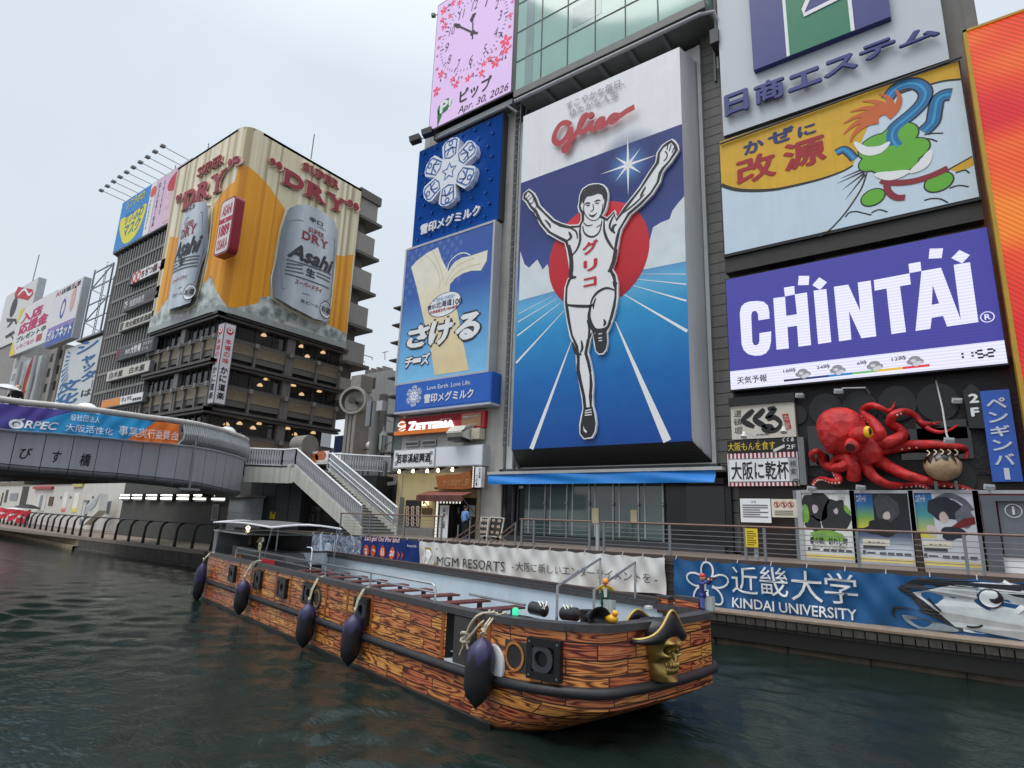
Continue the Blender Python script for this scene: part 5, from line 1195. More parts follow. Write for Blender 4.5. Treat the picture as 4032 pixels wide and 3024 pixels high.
for a,b in((g.outputs['Position'],n1.inputs['Vector']),(n1.outputs[0],cr.inputs[0]),(cr.outputs[0],bs.inputs['Base Color']),(g.outputs['Position'],n2.inputs['Vector']),(n2.outputs['Distance'],bp.inputs['Height']),(g.outputs['Position'],n3.inputs['Vector']),(n3.outputs[0],bp2.inputs['Height']),(bp.outputs[0],bp2.inputs['Normal']),(bp2.outputs[0],bs.inputs['Normal'])):lk(q_,a,b)
PXL=21.0/FPX/1.7955 # metres per view pixel on the front
def OP(x,y,d):h=PY(25.9-d).hit(VL(x,y));return h
# body: mantle lofted from bulb to brow, one skin with the arms' roots
mant=[(745,330,40),(770,330,105),(830,335,160),(890,350,185),(950,375,178),(1010,410,140),(1060,440,112),(1105,490,100),(1130,540,85),(1150,580,50)]
mp_=spline(mant,4);mb=MB()
pts=[OP(x,y,.75)for x,y,r in mp_];k0=len(mb.v);mb.tube(pts,[r*PXL for x,y,r in mp_],22)
mb.v=[(x,25.3+(y-25.3)*.62,z)for x,y,z in mb.v];mb.build('mantle',OR,oc,smooth=2)
arms=[([(1130,430),(1195,380),(1150,300),(1092,245),(1082,200),(1135,172),(1200,190),(1250,212),(1285,190),(1300,150)],50,7,26,36),
([(1160,440),(1270,430),(1350,385),(1325,340),(1268,300),(1285,245),(1360,215),(1430,238),(1482,290),(1540,340),(1620,362),(1690,345),(1742,312)],50,6,44,48),
([(1490,300),(1530,302),(1575,304),(1618,290)],22,4,0,0),
([(1100,500),(1240,482),(1400,456),(1560,450),(1700,462),(1775,470),(1806,495),(1800,552)],52,9,24,36),
([(1130,530),(1230,590),(1350,652),(1500,700),(1650,730),(1780,752),(1868,782)],58,8,60,100),
([(1080,560),(1105,625),(1165,690),(1260,735),(1380,738),(1480,738),(1545,762)],52,8,60,100),
([(1010,690),(1005,610),(960,548),(900,545),(862,600),(886,655),(905,705),(850,708),(790,690),(745,700),(716,736)],52,10,26,100),
([(1060,500),(940,600),(850,612),(795,580),(780,525),(745,498),(708,520),(728,566)],44,16,0,0)]
suck=MB()
for i,(P,r0,r1,sa,sb)in enumerate(arms):
 Q=spline([(x,y,.55+.28*math.sin(1.3*j+i)*(0 if j==0 else 1))for j,(x,y)in enumerate(P)],6);n=len(Q)
 W=[OP(*q)for q in Q];R_=[(r0+(r1-r0)*(k/(n-1))**.8)*PXL for k in range(n)]
 MB().tube(W,R_,14).build('arm',OR,oc,smooth=2)
 for k in range(int(n*sa/100),int(n*sb/100),2):
  if 0<k<n-1:
   d=(W[k+1]-W[k-1]).normalized();s=d.cross(V3((0,-1,0))).normalized()
   sg=-1 if s.z>0 else 1
   p=W[k]+s*R_[k]*.62*sg+V3((0,-1,0))*R_[k]*.72;suck.ell(p,(.04,.035,.04),8,5)
suck.build('sucker_stud',smat('sucker',232,206,190,rough=.5),oc,smooth=2)
MB().tube([OP(1030,395,.9),OP(1062,378,1.45),OP(1085,368,1.6)],[.36,.30,.25],16).build('eye_stalk',OR,oc,smooth=2)
e=MB();p=OP(1108,362,1.62);e.ell(p,(.15,.13,.22),16,10);e.build('eye',smat('eye_yellow',240,186,20,rough=.25,var=.05),oc,smooth=2);MB().ell(p+V3((.08,-.09,.02)),(.055,.055,.14),12,8).build('pupil',INK,oc,smooth=2)
MB().tube([OP(1030,440,.8),OP(1000,455,1.4),OP(985,468,1.75)],[.36,.25,.22],18).build('siphon',OR,oc,smooth=2)
MB().tube([OP(985,468,1.76),OP(982,472,1.83)],[.15,.14],16).build('siphon_mouth',smat('mouth_dark',58,30,24),oc)
# dumpling ball, its lamp
tk=thing('dumpling_ball','giant fried dumpling ball with dark sauce between the lower octopus arms','food model',tuple(PY(25).hit(VL(1637,600))))
bc=OP(1637,598,.95);rx,rz=108*PXL,104*PXL
MB().ell(bc,(rx,rx*.9,rz),28,18).build('ball',smat('batter',176,148,116,rough=.55,var=.35,vs=3,bump=.3,bs=7),tk,smooth=2)
cap=MB();n=40;rows=9;rnd=random.Random(9);lim=[.95+.32*rnd.random()*(1 if k%3 else-.6)for k in range(n)]
for j in range(rows+1):
 for k in range(n):
  th=lim[k]*j/rows*1.3;an=2*math.pi*k/n;cap.v.append((bc.x+1.02*rx*math.sin(th)*math.cos(an),bc.y+.92*rx*math.sin(th)*math.sin(an),bc.z+1.025*rz*math.cos(th)))
for j in range(rows):
 for k in range(n):cap.f.append((j*n+k,(j+1)*n+k,(j+1)*n+(k+1)%n,j*n+(k+1)%n))
cap.build('sauce',smat('sauce_black',26,18,16,rough=.2),tk,smooth=2)
mb=MB()
for k in range(5):
 a=-.75+.36*k;P=[(bc.x+rx*(a+.16*math.sin(3*t)),t)for t in[i/8 for i in range(9)]]
 W=[V3((x,bc.y-.98*rx*math.sqrt(max(0,1-((x-bc.x)/rx)**2-(.55+.4*t)**2)),bc.z+rz*(.6+.42*t)*1.0))for x,t in P];mb.tube(W,.02,6)
mb.build('cream_thread',smat('mayo',226,208,170,rough=.35),tk,smooth=2)
mb=MB();mb.tube([bc+V3((-.25,0,-rz)),bc+V3((-.25,.1,-rz-.3))],.05,6);mb.tube([bc+V3((.3,0,-rz)),bc+V3((.3,.1,-rz-.3))],.05,6);mb.build('support',GREY,tk)
def flood(view,p,y,label,arm):
 h=PY(y).hit(view(*p));t=thing('floodlight',label,'floodlight',tuple(h));m=MB();m.bar(h+V3((-.14,0,.04)),h+V3((.14,-.03,0)),.2,.17);m.build('lamp_head',LGREY,t)
 MB().bar(h+V3((-.11,-.12,-.02)),h+V3((.11,-.15,-.04)),.02,.12).build('glass',GREY,t)
 m=MB();m.tube([h]+[PY(yy).hit(view(*q))for q,yy in arm],.03,6);m.build('arm',LGREY,t)
flood(VL,(1685,425),24.6,'floodlight hanging on a long white pole over the dumpling ball',[((1665,380),24.8),((1635,190),25.4),((1590,0),25.9)])
flood(VL,(628,108),25.3,'grey floodlight on the black front above the brush lettered sign',[((640,80),25.9)]);flood(VL,(903,78),25.2,'floodlight on a bent white arm above the octopus head',[((930,52),25.3),((1090,48),25.5),((1122,90),25.95)])
flood(VL,(1740,145),25.5,'dark floodlight near the black panel reading 2F',[((1780,130),25.9)])
for x,y,lb in((712,765,'small floodlight on top of the green and white poster frame'),(1060,758,'small floodlight on top of the poster with the dark picture'),(1968,755,'small floodlight on top of the frame beside the information kiosk')):flood(VL,(x,y),24.9,lb,[((x,y+20),25.2)])
# signs beside the octopus
P7=PY(25.7)
t=thing('brush_sign','cream sign with big black brush strokes and a small red stamp','sign',tuple(P7.hit(VL(150,415))));x0,z0,x1,z1=rrect(P7,VL,(135,180),(590,145),(597,395),(150,414))
MB().rect(P7,x0,z0,x1,z1,0,.3).build('board',smat('cream_board',208,202,190,rough=.55,var=.06),t);MB().rect(P7,x0-.05,z1,x1+.05,z1+.35,.1,.5).build('hood',BLACK,t)
mb=MB();S=P7.sts
for q,wd in(([(300,205),(262,240),(224,278),(262,305),(305,325)],.2),([(375,198),(340,238),(305,268),(345,300),(385,318)],.2),([(400,200),(450,196),(400,262),(450,258),(492,300),(460,345),(400,352),(372,330),(420,318),(440,345)],.19)):P=spline(S(VL,q),4);mb.stroke(P7,P,[wd*(.7+.5*abs(math.sin(2.2*i/len(P)*math.pi)))for i in range(len(P))],.012)
mb.text(P7,'道頓堀',P7.box(VL,(165,380),(215,200)),.012,0,.0,.1,True);mb.text(P7,'KUKURU',P7.box(VL,(320,386),(414,370)),.012,0,.02,.3);mb.build('brush_lettering',INK,t)
MB().poly(P7,S(VL,[(502,235),(545,230),(568,335),(540,348),(528,340)]),.012).build('stamp',smat('stamp_red',176,60,52),t);MB().text(P7,'たこ家',P7.box(VL,(520,335),(552,240)),.02,0,.0,0,True).build('stamp_lettering',smat('cream_board',208,202,190),t)
t=thing('menu_sign','black sign with yellow lettering under the brush sign','sign',tuple(P7.hit(VL(120,515))));x0,z0,x1,z1=rrect(P7,VL,(113,440),(605,385),(610,488),(120,516))
MB().rect(P7,x0,z0,x1,z1,.02,.3).build('board',BLACK,t);MB().text(P7,'大阪もんを食す',P7.box(VL,(122,497),(452,424)),.03,0,.01).build('lettering',YELLOW,t)
mb=MB();mb.text(P7,'くくる',P7.box(VL,(505,432),(585,398)),.03,0,.04,.2);mb.text(P7,'2F',P7.box(VL,(535,482),(595,450)),.03,0,.01);mb.build('lettering',PWHITE,t)
MB().poly(P7,S(VL,[(438,486),(520,448),(524,468),(444,506)]),.04).build('sticker',OFFW,t)
t=thing('striped_sign','red and white striped sign with black characters and a grey tab','sign',tuple(P7.hit(VL(125,745))));x0,z0,x1,z1=rrect(P7,VL,(113,525),(606,488),(628,738),(125,745))
MB().rect(P7,x0,z0,x1,z1,.0,.3).build('board',PWHITE,t);mb=MB();n=17
for k in range(n):a=x0+(x1-x0)*(k+.25)/n;mb.rect(P7,a,z0,a+(x1-x0)/n*.5,z1,.006)
mb.build('stripe_pattern',smat('stripe_red',150,34,50),t);b=P7.box(VL,(132,714),(605,540));MB().rect(P7,b[0],b[1],b[2],b[3],.012).build('inner_panel',PWHITE,t);MB().stroke(P7,[(b[0],b[1]),(b[2],b[1]),(b[2],b[3]),(b[0],b[3])],.03,.016,closed=True).build('panel_border',GREY,t)
c_=P7.box(VL,(556,705),(612,535));MB().rect(P7,c_[0],b[1],b[2],b[3],.016).build('tab',smat('tab_grey',170,174,178),t);mb=MB();mb.text(P7,'大阪に乾杯',P7.box(VL,(146,700),(545,562)),.024,0,.02);mb.text(P7,'検索',P7.box(VL,(565,668),(600,558)),.024,0,0,0,True);mb.build('lettering',INK,t)
mb=MB();p=P7.st(VL(603,714));mb.disc(P7,p,.13,None,.03,0,20,0,.8);mb.text(P7,'R',(p[0]-.05,p[1]-.06,p[0]+.06,p[1]+.06),.03);mb.build('mark',INK,t)
MB().box((P7.st(VL(618,500))[0],25.6,P7.st(VL(640,735))[1]),(P7.st(VL(670,600))[0],26,P7.st(VL(620,400))[1])).build('side_cabinet',GREY,t)
for q,lb in(((230,385),'white spotlight low on the cream brush sign'),((512,350),'white spotlight on an arm over the red stamp of the cream brush sign')):
 h=PY(24.9).hit(VL(*q));sp=thing('spotlight',lb,'spotlight',tuple(h));MB().tube([h+V3((0,.1,.15)),h+V3((0,0,-.08))],[.06,.13],10).build('shade',OFFW,sp,smooth=True);MB().tube([h+V3((0,.1,.15)),PY(25.3).hit(VL(q[0]+95,q[1]+15)),PY(25.68).hit(VL(q[0]+108,q[1]+60))],.015,5).build('arm',OFFW,sp)
t=thing('floor_sign','black upright panel reading 2F with a pointed top','sign',tuple(P7.hit(VL(1830,335))));MB().poly(P7,S(VL,[(1778,75),(1835,22),(1895,60),(1938,335),(1825,335)]),.05,.2).build('board',smat('board_black',26,26,29,rough=.4),t)
mb=MB();mb.text(P7,'2',P7.box(VL,(1824,160),(1888,90)),.07,.03,.05);mb.text(P7,'F',P7.box(VL,(1840,255),(1892,188)),.07,.03,.05);mb.build('lettering',PWHITE,t)
t=thing('bar_sign','tall blue upright sign with white angular characters','sign',tuple(P7.hit(VL(1985,712))));x0,z0,x1,z1=rrect(P7,VL,(1903,70),(2115,66),(2195,712),(1985,714))
MB().rect(P7,x0,z0,x1,z1,.08,.3).build('board',smat('bar_blue',46,92,186,rough=.4,var=.05),t);mb=MB();w_=(x1-x0);xm=(x0+x1)/2;hh=(z1-z0)/6.5;zt_=z1-.22
for k,ch in enumerate('ペンギンバ'):mb.text(P7,ch,(xm-w_*.34,zt_-hh*(k+.88),xm+w_*.34,zt_-hh*(k+.1)),.10,.02,.03)
mb.rect(P7,xm-.06,zt_-hh*5.9,xm+.08,zt_-hh*5.1,.10,.02);mb.build('lettering',smat('sign_pale',206,214,226),t)
# ---- notices and poster frames along the promenade
P8=PY(25.3)
t=thing('notice_board','white notice with rows of small print beside the prohibition signs','notice',tuple(P8.hit(VL(210,1000))));x0,z0,x1,z1=rrect(P8,VL,(203,832),(415,832),(428,1003),(212,998));MB().rect(P8,x0,z0,x1,z1,0,.06).build('board',PWHITE,t);mb=MB()
for k in range(7):
 if k==0:mb.text(P8,'注意',(x0+.42,z1-.17,x0+.62,z1-.08),.01);continue
 mb.rect(P8,x0+.09,z1-.19-.09*k,x1-(.1 if k not in(3,5)else.4),z1-.15-.09*k,.01)
mb.build('text',smat('print_grey',96,90,92),t)
t=thing('prohibition_notice','small cream notice with three red prohibition circles','notice',tuple(P8.hit(VL(430,965))));x0,z0,x1,z1=rrect(P8,VL,(425,835),(605,835),(613,968),(430,960));MB().rect(P8,x0,z0,x1,z1,0,.06).build('board',smat('cream_notice',220,214,196),t);mb=MB();m2=MB()
for k in range(3):
 c=P8.st(VL(465+49*k,873));mb.disc(P8,c,.115,None,.012,0,24,0,.8);mb.stroke(P8,[(c[0]-.08,c[1]+.08),(c[0]+.08,c[1]-.08)],.025,.014);m2.disc(P8,(c[0],c[1]+.03),.035,None,.01,0,12);m2.rect(P8,c[0]-.02,c[1]-.08,c[0]+.03,c[1],.01)
mb.build('prohibition_print',PRED,t);
for k in range(3):m2.rect(P8,x0+.1,z0+.08+.07*k,x1-.15,z0+.11+.07*k,.01)
m2.build('text',smat('print_grey',96,90,92),t)
def frame_thing(label,tl,tr,br,bl):
 t=thing('poster_frame',label,'poster',tuple(P8.hit(VL(*bl))));b=rrect(P8,VL,tl,tr,br,bl);x0,z0,x1,z1=b
 MB().box((x0-.3,25.32,z0-.1),(x1+.3,25.55,z1+.1)).build('back',GREY,t);mb=MB()
 mb.box((x0-.16,25.22,z0-.1),(x0,25.5,z1+.1));mb.box((x1,25.22,z0-.1),(x1+.16,25.5,z1+.1));mb.box((x0,25.24,z1),(x1,25.5,z1+.11));mb.box((x0,25.24,z0-.1),(x1,25.5,z0));mb.build('frame',LGREY,t)
 MB().rect(P8,x0,z0,x1,z0+.14,.012).build('lower_strip',smat('strip_yellow',226,206,120),t)
 mb=MB();w_=x1-x0
 for k in range(4):mb.rect(P8,x0+w_*(.38+.15*k),z0+.24,x0+w_*(.50+.15*k),z0+.34,.014)
 mb.rect(P8,x0+w_*.06,z0+.24,x0+w_*.12,z0+.38,.014);mb.rect(P8,x0+w_*.14,z0+.28,x0+w_*.3,z0+.33,.014);mb.build('small_print',smat('print_grey2',80,84,90),t)
 return t,b
def P8poly(pts):return P8.sts(VL,pts)
t,b=frame_thing('white framed poster of dark shapes over a splash of green',(640,790),(985,795),(1015,1268),(665,1245));MB().rect(P8,b[0],b[1],b[2],b[3],.004,.003).build('sheet',smat('poster_paper',222,226,222,rough=.25,var=.06),t)
mb=MB();rnd=random.Random(11)
def splash(cx,cz,n,R,wd,seed):
 r=random.Random(seed);P=[(cx+R[0]*(.7+.5*r.random())*math.cos(2*math.pi*k/n),cz+R[1]*(.7+.5*r.random())*math.sin(2*math.pi*k/n))for k in range(n)];return P
def put(view_pts,seed,rx_,rz_,n=18):c=P8.st(VL(*view_pts));P=splash(c[0],c[1],n//2,(rx_*.66,rz_*.72),0,seed);return spline(P+[P[0]],3)[:-1]
mb.poly(P8,put((745,880),1,.72,.85,26),.008);mb.poly(P8,put((880,960),2,.72,.95,26),.008);mb.poly(P8,put((730,1010),3,.42,.42,20),.008);mb.build('ink_print',smat('ink_dark',40,44,46,var=.3,vs=6),t)
mb=MB();mb.poly(P8,put((820,1095),4,1.0,.3,24),.012);mb.poly(P8,put((668,950),5,.2,.5,14),.012);mb.poly(P8,put((950,930),6,.25,.4,14),.006);mb.build('green_print',smat('leaf_green',126,172,70,var=.2,vs=4),t)
mb=MB();mb.poly(P8,put((735,905),7,.2,.28,12),.014);mb.poly(P8,put((885,920),8,.12,.17,12),.014);mb.build('rose_print',smat('rose_grey',196,182,186),t)
mb=MB();mb.text(P8,'春の暁、訪れし時',P8.box(VL,(700,1150),(965,1110)),.014,0,.02,.1);mb.text(P8,'エンドフィールド',P8.box(VL,(900,852),(946,806)),.014);mb.build('lettering',INK,t);MB().text(P8,'新バージョン公開中!',P8.box(VL,(720,1190),(958,1160)),.014,0,.01).build('lettering',smat('olive_print',120,128,96),t)
t,b=frame_thing('framed poster of a dark picture with a rainbow strip at its edge',(1015,795),(1395,795),(1435,1295),(1055,1272));MB().rect(P8,*b,.004,.003).build('sheet',zgrad('poster_night',[(0,(218,222,228)),(.2,(206,212,222)),(.36,(96,110,140)),(.48,(34,38,50)),(1,(16,17,22))],b[1],b[3],rough=.25),t)
MB().rect(P8,b[0],b[1]+1.15,b[0]+.55,b[3],.008).build('strip_print',zgrad('rainbow_strip',[(0,(216,206,60)),(.35,(120,170,90)),(.7,(40,110,170)),(1,(36,84,160))],b[1]+1.1,b[3]),t)
mb=MB();mb.poly(P8,put((1235,900),12,.62,.72,24),.010);mb.build('ink_print',smat('hair_grey',66,68,74,var=.3,vs=6),t);mb=MB();mb.poly(P8,put((1240,955),13,.22,.22,12),.013);mb.build('pale_print',smat('pale_print',196,184,178),t);mb=MB();mb.poly(P8,put((1215,1040),14,.9,.42,26),.014);mb.build('coat_print',smat('coat_dark',30,30,32,var=.5,vs=5),t)
def tanlab(bl,tr):
 c_=P8.box(VL,bl,tr);MB().rect(P8,*c_,.018).build('label_print',smat('label_cream',226,220,200),t);MB().text(P8,'タンタン',(c_[0]+.15,c_[1]+.08,c_[2]-.15,c_[3]-.08),.022,0,.03).build('lettering',INK,t);MB().rect(P8,c_[0],c_[1]-.14,c_[2]-.15,c_[1]-.02,.018).build('caption_print',smat('caption',60,62,68),t)
tanlab((1075,1158),(1262,1122));MB().text(P8,'エンドフィールド',P8.box(VL,(1030,860),(1092,806)),.014,0,.03).build('lettering',PWHITE,t)
t,b=frame_thing('framed pale poster of dark blue shapes with a blue and yellow strip',(1430,795),(1850,790),(1910,1322),(1490,1300));MB().rect(P8,*b,.004,.003).build('sheet',smat('poster_pale',208,212,220,rough=.25,var=.1,vs=1),t)
MB().rect(P8,b[0],b[3]-1.5,b[0]+.5,b[3],.008).build('strip_print',zgrad('rainbow2',[(0,(216,206,60)),(.5,(70,150,150)),(1,(36,100,176))],b[3]-1.5,b[3]),t)
mb=MB();mb.poly(P8,put((1650,900),22,.72,.62,26),.010);mb.poly(P8,put((1700,1075),23,.55,.36,22),.010);mb.build('ink_print',smat('navy_ink',34,38,52,var=.3,vs=6),t);mb=MB();mb.poly(P8,put((1640,965),24,.22,.24,12),.013);mb.poly(P8,put((1560,1060),25,.26,.3,12),.013);mb.build('pale_print',smat('pale_print2',206,190,184),t)
mb=MB();mb.stroke(P8,spline(P8poly([(1590,840),(1680,810),(1780,850),(1840,920)])),.18,.009);mb.poly(P8,put((1790,960),26,.36,.5,18),.012);mb.build('shade_print',smat('shade_print',110,116,128,var=.3,vs=5),t);MB().poly(P8,P8poly([(1700,1030),(1780,975),(1860,960),(1870,1010),(1770,1040)]),.015).build('red_print',smat('red_print',120,30,40),t)
tanlab((1505,1175),(1705,1140));MB().text(P8,'エンドフィールド',P8.box(VL,(1448,860),(1510,806)),.014,0,.03).build('lettering',PWHITE,t)
t,b=frame_thing('framed poster with a red upper edge half hidden by the grey kiosk',(1895,800),(2330,795),(2400,1350),(1955,1320));MB().rect(P8,*b,.004,.003).build('sheet',zgrad('poster_redtop',[(0,(216,220,226)),(.55,(206,180,188)),(.8,(176,60,70)),(1,(150,30,46))],b[1],b[3],rough=.25),t)
P9=PY(24.2);kx,kz=P9.st(VL(1975,1235));k1=P9.st(VL(1975,822))[1];t=thing('information_kiosk','grey metal information kiosk with a white round i symbol','kiosk',(kx,24.2,2.46))
KG=smat('kiosk_grey',104,108,116,rough=.45,var=.06,streak=.08);MB().box((kx+.35,24.24,kz),(kx+3,25.0,k1)).build('cabinet',KG,t);mb=MB();mb.box((kx-.05,24.1,2.46),(kx+.3,25.0,k1+.05));mb.box((kx+.3,24.1,k1-.12),(kx+3,25,k1+.05));mb.build('frame',smat('kiosk_frame',88,92,100,rough=.4),t)
mb=MB();p=P9.st(VL(2137,918));mb.disc(P9,p,.21,.21,.02,0,30,0,.88);mb.text(P9,'i',(p[0]-.035,p[1]-.12,p[0]+.035,p[1]+.13),.02,0,.04);mb.text(P9,'info',(p[0]+.32,p[1]-.1,p[0]+.8,p[1]+.12),.02,0,.02);mb.build('symbol_print',smat('kiosk_white',206,210,214),t);MB().box((kx+.3,24.3,kz-.7),(kx+3,25,kz-.02)).build('lower_panel',PWHITE,t)
t=thing('tree_stake','dark brown slanting wooden post in front of the pale poster','post',tuple(PY(21.6).hit(VL(1490,1355))));MB().tube([PY(21.6).hit(VL(1490,1358)),PY(21.6).hit(VL(1455,1075))],[.10,.085],9).build('post',smat('stake_brown',70,56,44,rough=.85,var=.3,vs=8,bump=.4,bs=12),t,smooth=True)
# ================================================================== banners on the retaining wall
def bsurf(y,z0,z1,gx,amp=.05):
 """cloth hung from eyelets gx along its top: pleats fan out below each eyelet"""
 def fold(s,t):
  v=(z1-t)/(z1-z0);f=0
  for k,g in enumerate(gx):
   d=abs(s-g)/(.16+.62*v);f+=math.exp(-d*d*2.0)*(1-.75*v)
  return amp*(1.1*f+.8*math.sin(2.1*s+3.1*t)*v+.5*math.sin(5.3*s-4*t)*(.4+v)+.35*math.sin(9.5*s+6*t+math.sin(2*s)))
 return Surf(lambda s,t:(V3((s,y,t)),V3((0,-1,0))),fold)
PBn=PY(20.9)
def bb(view,bl,tr):return PBn.box(view,bl,tr)
def banner(name,label,xa,xb,z0,z1,material,n,amp=.05,sag=.10,nu=170):
 gx=[xa+(xb-xa)*(k+.08)/(n-.84)for k in range(n)]
 sf=bsurf(20.88,z0,z1,gx,amp);t=thing(name,label,'banner',((xa+xb)/2,20.9,z1))
 def drop(s):return 0
 c=cloth(sf,xa,z0,xb,z1,nu,22)
# scalloped hem: the cloth hangs lower between eyelets
 vv=[]
 for(x,y,z),(u,v)in zip(c.v,c.uv):
  q=min(abs(x-g)for g in gx)/((xb-xa)/n/2);vv.append((x,y,z-(.05*min(1,q)*v)-sag*(1-v)*(.35+.35*math.sin(.9*x+1)+.3*math.sin(2.3*x))))
 c.v=vv;c.build('cloth',material,t,smooth=2)
 m=MB()
 for g in gx:m.tube([(g,20.86-amp,z1-.03),(g,20.95,z1+.10)],.014,5)
 m.build('tie_thread',LGREY,t);return t,sf
xa,z1=PBn.st(Q6(1690,290));xb,zb=PBn.st(VM(1705,880));z0=PBn.st(VM(1690,1225))[1];z1=(z1+zb)/2
t,sf=banner('banner','creased white vinyl banner with black lettering and a gold square emblem',xa,xb,z0+.1,z1,smat('vinyl_white',214,214,212,rough=.35,var=.05),16,.06)
mb=MB();b=bb(VO,(1745,380),(2200,348));mb.text(sf,'MGM RESORTS',(b[0],b[1]-.02,b[2],b[1]+.37),.06,0,.006);b2=bb(VO,(1742,416),(1840,398));mb.text(sf,'JAPAN',b2,.035);b=bb(VM,(375,985),(1640,1010));mb.text(sf,'- 大阪に新しいエンターテイメントを -',(b[0],b[1],b[2],b[1]+.36),.06,0,.006);mb.build('lettering',smat('banner_ink',40,38,38,var=0),t)
b=bb(Q6,(1660,650),(1935,395));mb=MB();mb.poly(sf,[(b[0]+.3,b[1]),(b[2],b[1]),(b[2],b[3]),(b[0]+.35,b[3]),(b[0]+.5,b[1]+.4)],.03);mb.build('emblem',smat('gold_print',176,150,76,rough=.4),t);mb=MB();c=((b[0]+b[2])/2+.1,(b[1]+b[3])/2)
mb.stroke(sf,[(c[0]+.38*math.cos(q),c[1]+.42*math.sin(q))for q in[-.9+.18*k for k in range(16)]],.05,.036);mb.poly(sf,[(c[0]-.35,c[1]-.3),(c[0]-.05,c[1]-.38),(c[0]+.1,c[1]-.1),(c[0]+.2,c[1]+.1),(c[0],c[1]+.34),(c[0]-.25,c[1]+.3),(c[0]-.32,c[1]+.05),(c[0]-.45,c[1]-.02)],.036);mb.build('emblem_print',PWHITE,t)
# university banner with a tuna head
xa,z1=PBn.st(Q1(150,135));z0=PBn.st(Q1(1300,740))[1]-.08;xb=3.4
def tuna(u,v,mth,mix):return mix(mth('GREATER_THAN',u,.999),srgb(18,78,128),srgb(18,78,128))
t,sf=banner('banner','deep blue banner with white characters and a large silver fish head',xa,xb,z0,z1,smat('banner_blue',16,82,134,rough=.45,var=.10,vs=.8),12,.05,.10,200)
mb=MB()
for c_,bl,tr in(('近',(790,505),(1058,232)),('畿',(1095,528),(1385,240)),('大',(1440,585),(1755,282)),('学',(1802,612),(2135,308))):mb.text(sf,c_,bb(Q1,bl,tr),.06,0,.0)
b=bb(Q1,(795,648),(2140,705));mb.text(sf,'KINDAI UNIVERSITY',(b[0],b[1]-.04,b[2],b[1]+.27),.07,0,.02)
c=PBn.st(Q1(522,415))
for k in range(5):
 an=math.pi/2-2*math.pi*k/5;L_=[]
 for j in range(15):
  q=-math.pi+2*math.pi*j/14;r,s_=.12+.30*(1+math.cos(q))/1.0,.20*math.sin(q)
  L_.append((c[0]+r*math.cos(an)-s_*math.sin(an),c[1]+r*math.sin(an)+s_*math.cos(an)))
 mb.stroke(sf,L_[1:-1],.06,.06)
mb.build('lettering',smat('banner_white',224,226,226,rough=.45,var=.03),t)
def fp(name,pts,off,m):
 q=PBn.sts(Q2,pts);q=[(min(x,xb-.02),max(min(z,z1-.06),z0+.0))for x,z in q];sm=spline(q+[q[0]],3)[:-1];cs=[(min(x,xb-.02),z)for x,z in sm];MB().poly(sf,cs,off).build(name,m,t)
fp('fish_print',[(800,300),(1100,320),(1400,320),(1700,335),(2400,380),(2400,700),(1700,480),(1400,420),(1000,440),(700,420),(640,400)],.022,smat('fish_back',34,38,44,var=.3,vs=4))
fp('fish_print',[(720,470),(900,440),(1100,400),(1350,365),(1600,350),(1800,380),(2400,520),(2400,1100),(1800,930),(1500,880),(1250,850),(1050,700),(850,540)],.030,smat('fish_silver',186,192,194,rough=.4,var=.22,vs=2.2))
fp('fish_print',[(640,385),(720,440),(860,560),(1060,690),(1240,810),(1240,860),(1060,760),(900,680),(780,640),(600,630),(570,690),(600,720),(545,690),(560,610),(680,610),(830,640),(720,500),(610,430)],.036,smat('fish_mouth',24,26,30,var=.1))
fp('fish_print',[(640,690),(760,700),(960,750),(1120,800),(1220,850),(1050,868),(900,862),(760,800),(680,750)],.038,smat('fish_jaw',120,132,138,var=.35,vs=4))
m1,m2,m3=MB(),MB(),MB();c=PBn.st(Q2(1530,525));rr=PBn.st(Q2(1662,525))[0]-c[0];m1.disc(sf,c,rr,rr*.92,.044,0,30,0,.86);m2.disc(sf,c,rr*.86,rr*.78,.044,0,30);m3.disc(sf,(c[0]+rr*.38,c[1]+.02),rr*.52,rr*.52,.05,0,24);m1.build('fish_eye_print',smat('eye_ring',40,44,58),t);m2.build('fish_eye_print',smat('eye_white',212,218,220),t);m3.build('fish_eye_print',INK,t);MB().disc(sf,(c[0]+rr*.3,c[1]+.12),rr*.12,None,.056,0,12).build('fish_eye_print',PWHITE,t)
mb=MB();mb.stroke(sf,spline(PBn.sts(Q2,[(905,520),(1000,620),(1130,720),(1280,800),(1400,810),(1490,775)])),.05,.046);mb.build('fish_line_print',INK,t);mb=MB();mb.stroke(sf,spline(PBn.sts(Q2,[(1480,850),(1620,790),(1750,690),(1860,600)])),[.02]+[.12]*17+[.05],.046);mb.stroke(sf,spline(PBn.sts(Q2,[(1660,350),(1740,400),(1860,470)])),.09,.046);mb.build('fish_light_print',PWHITE,t)
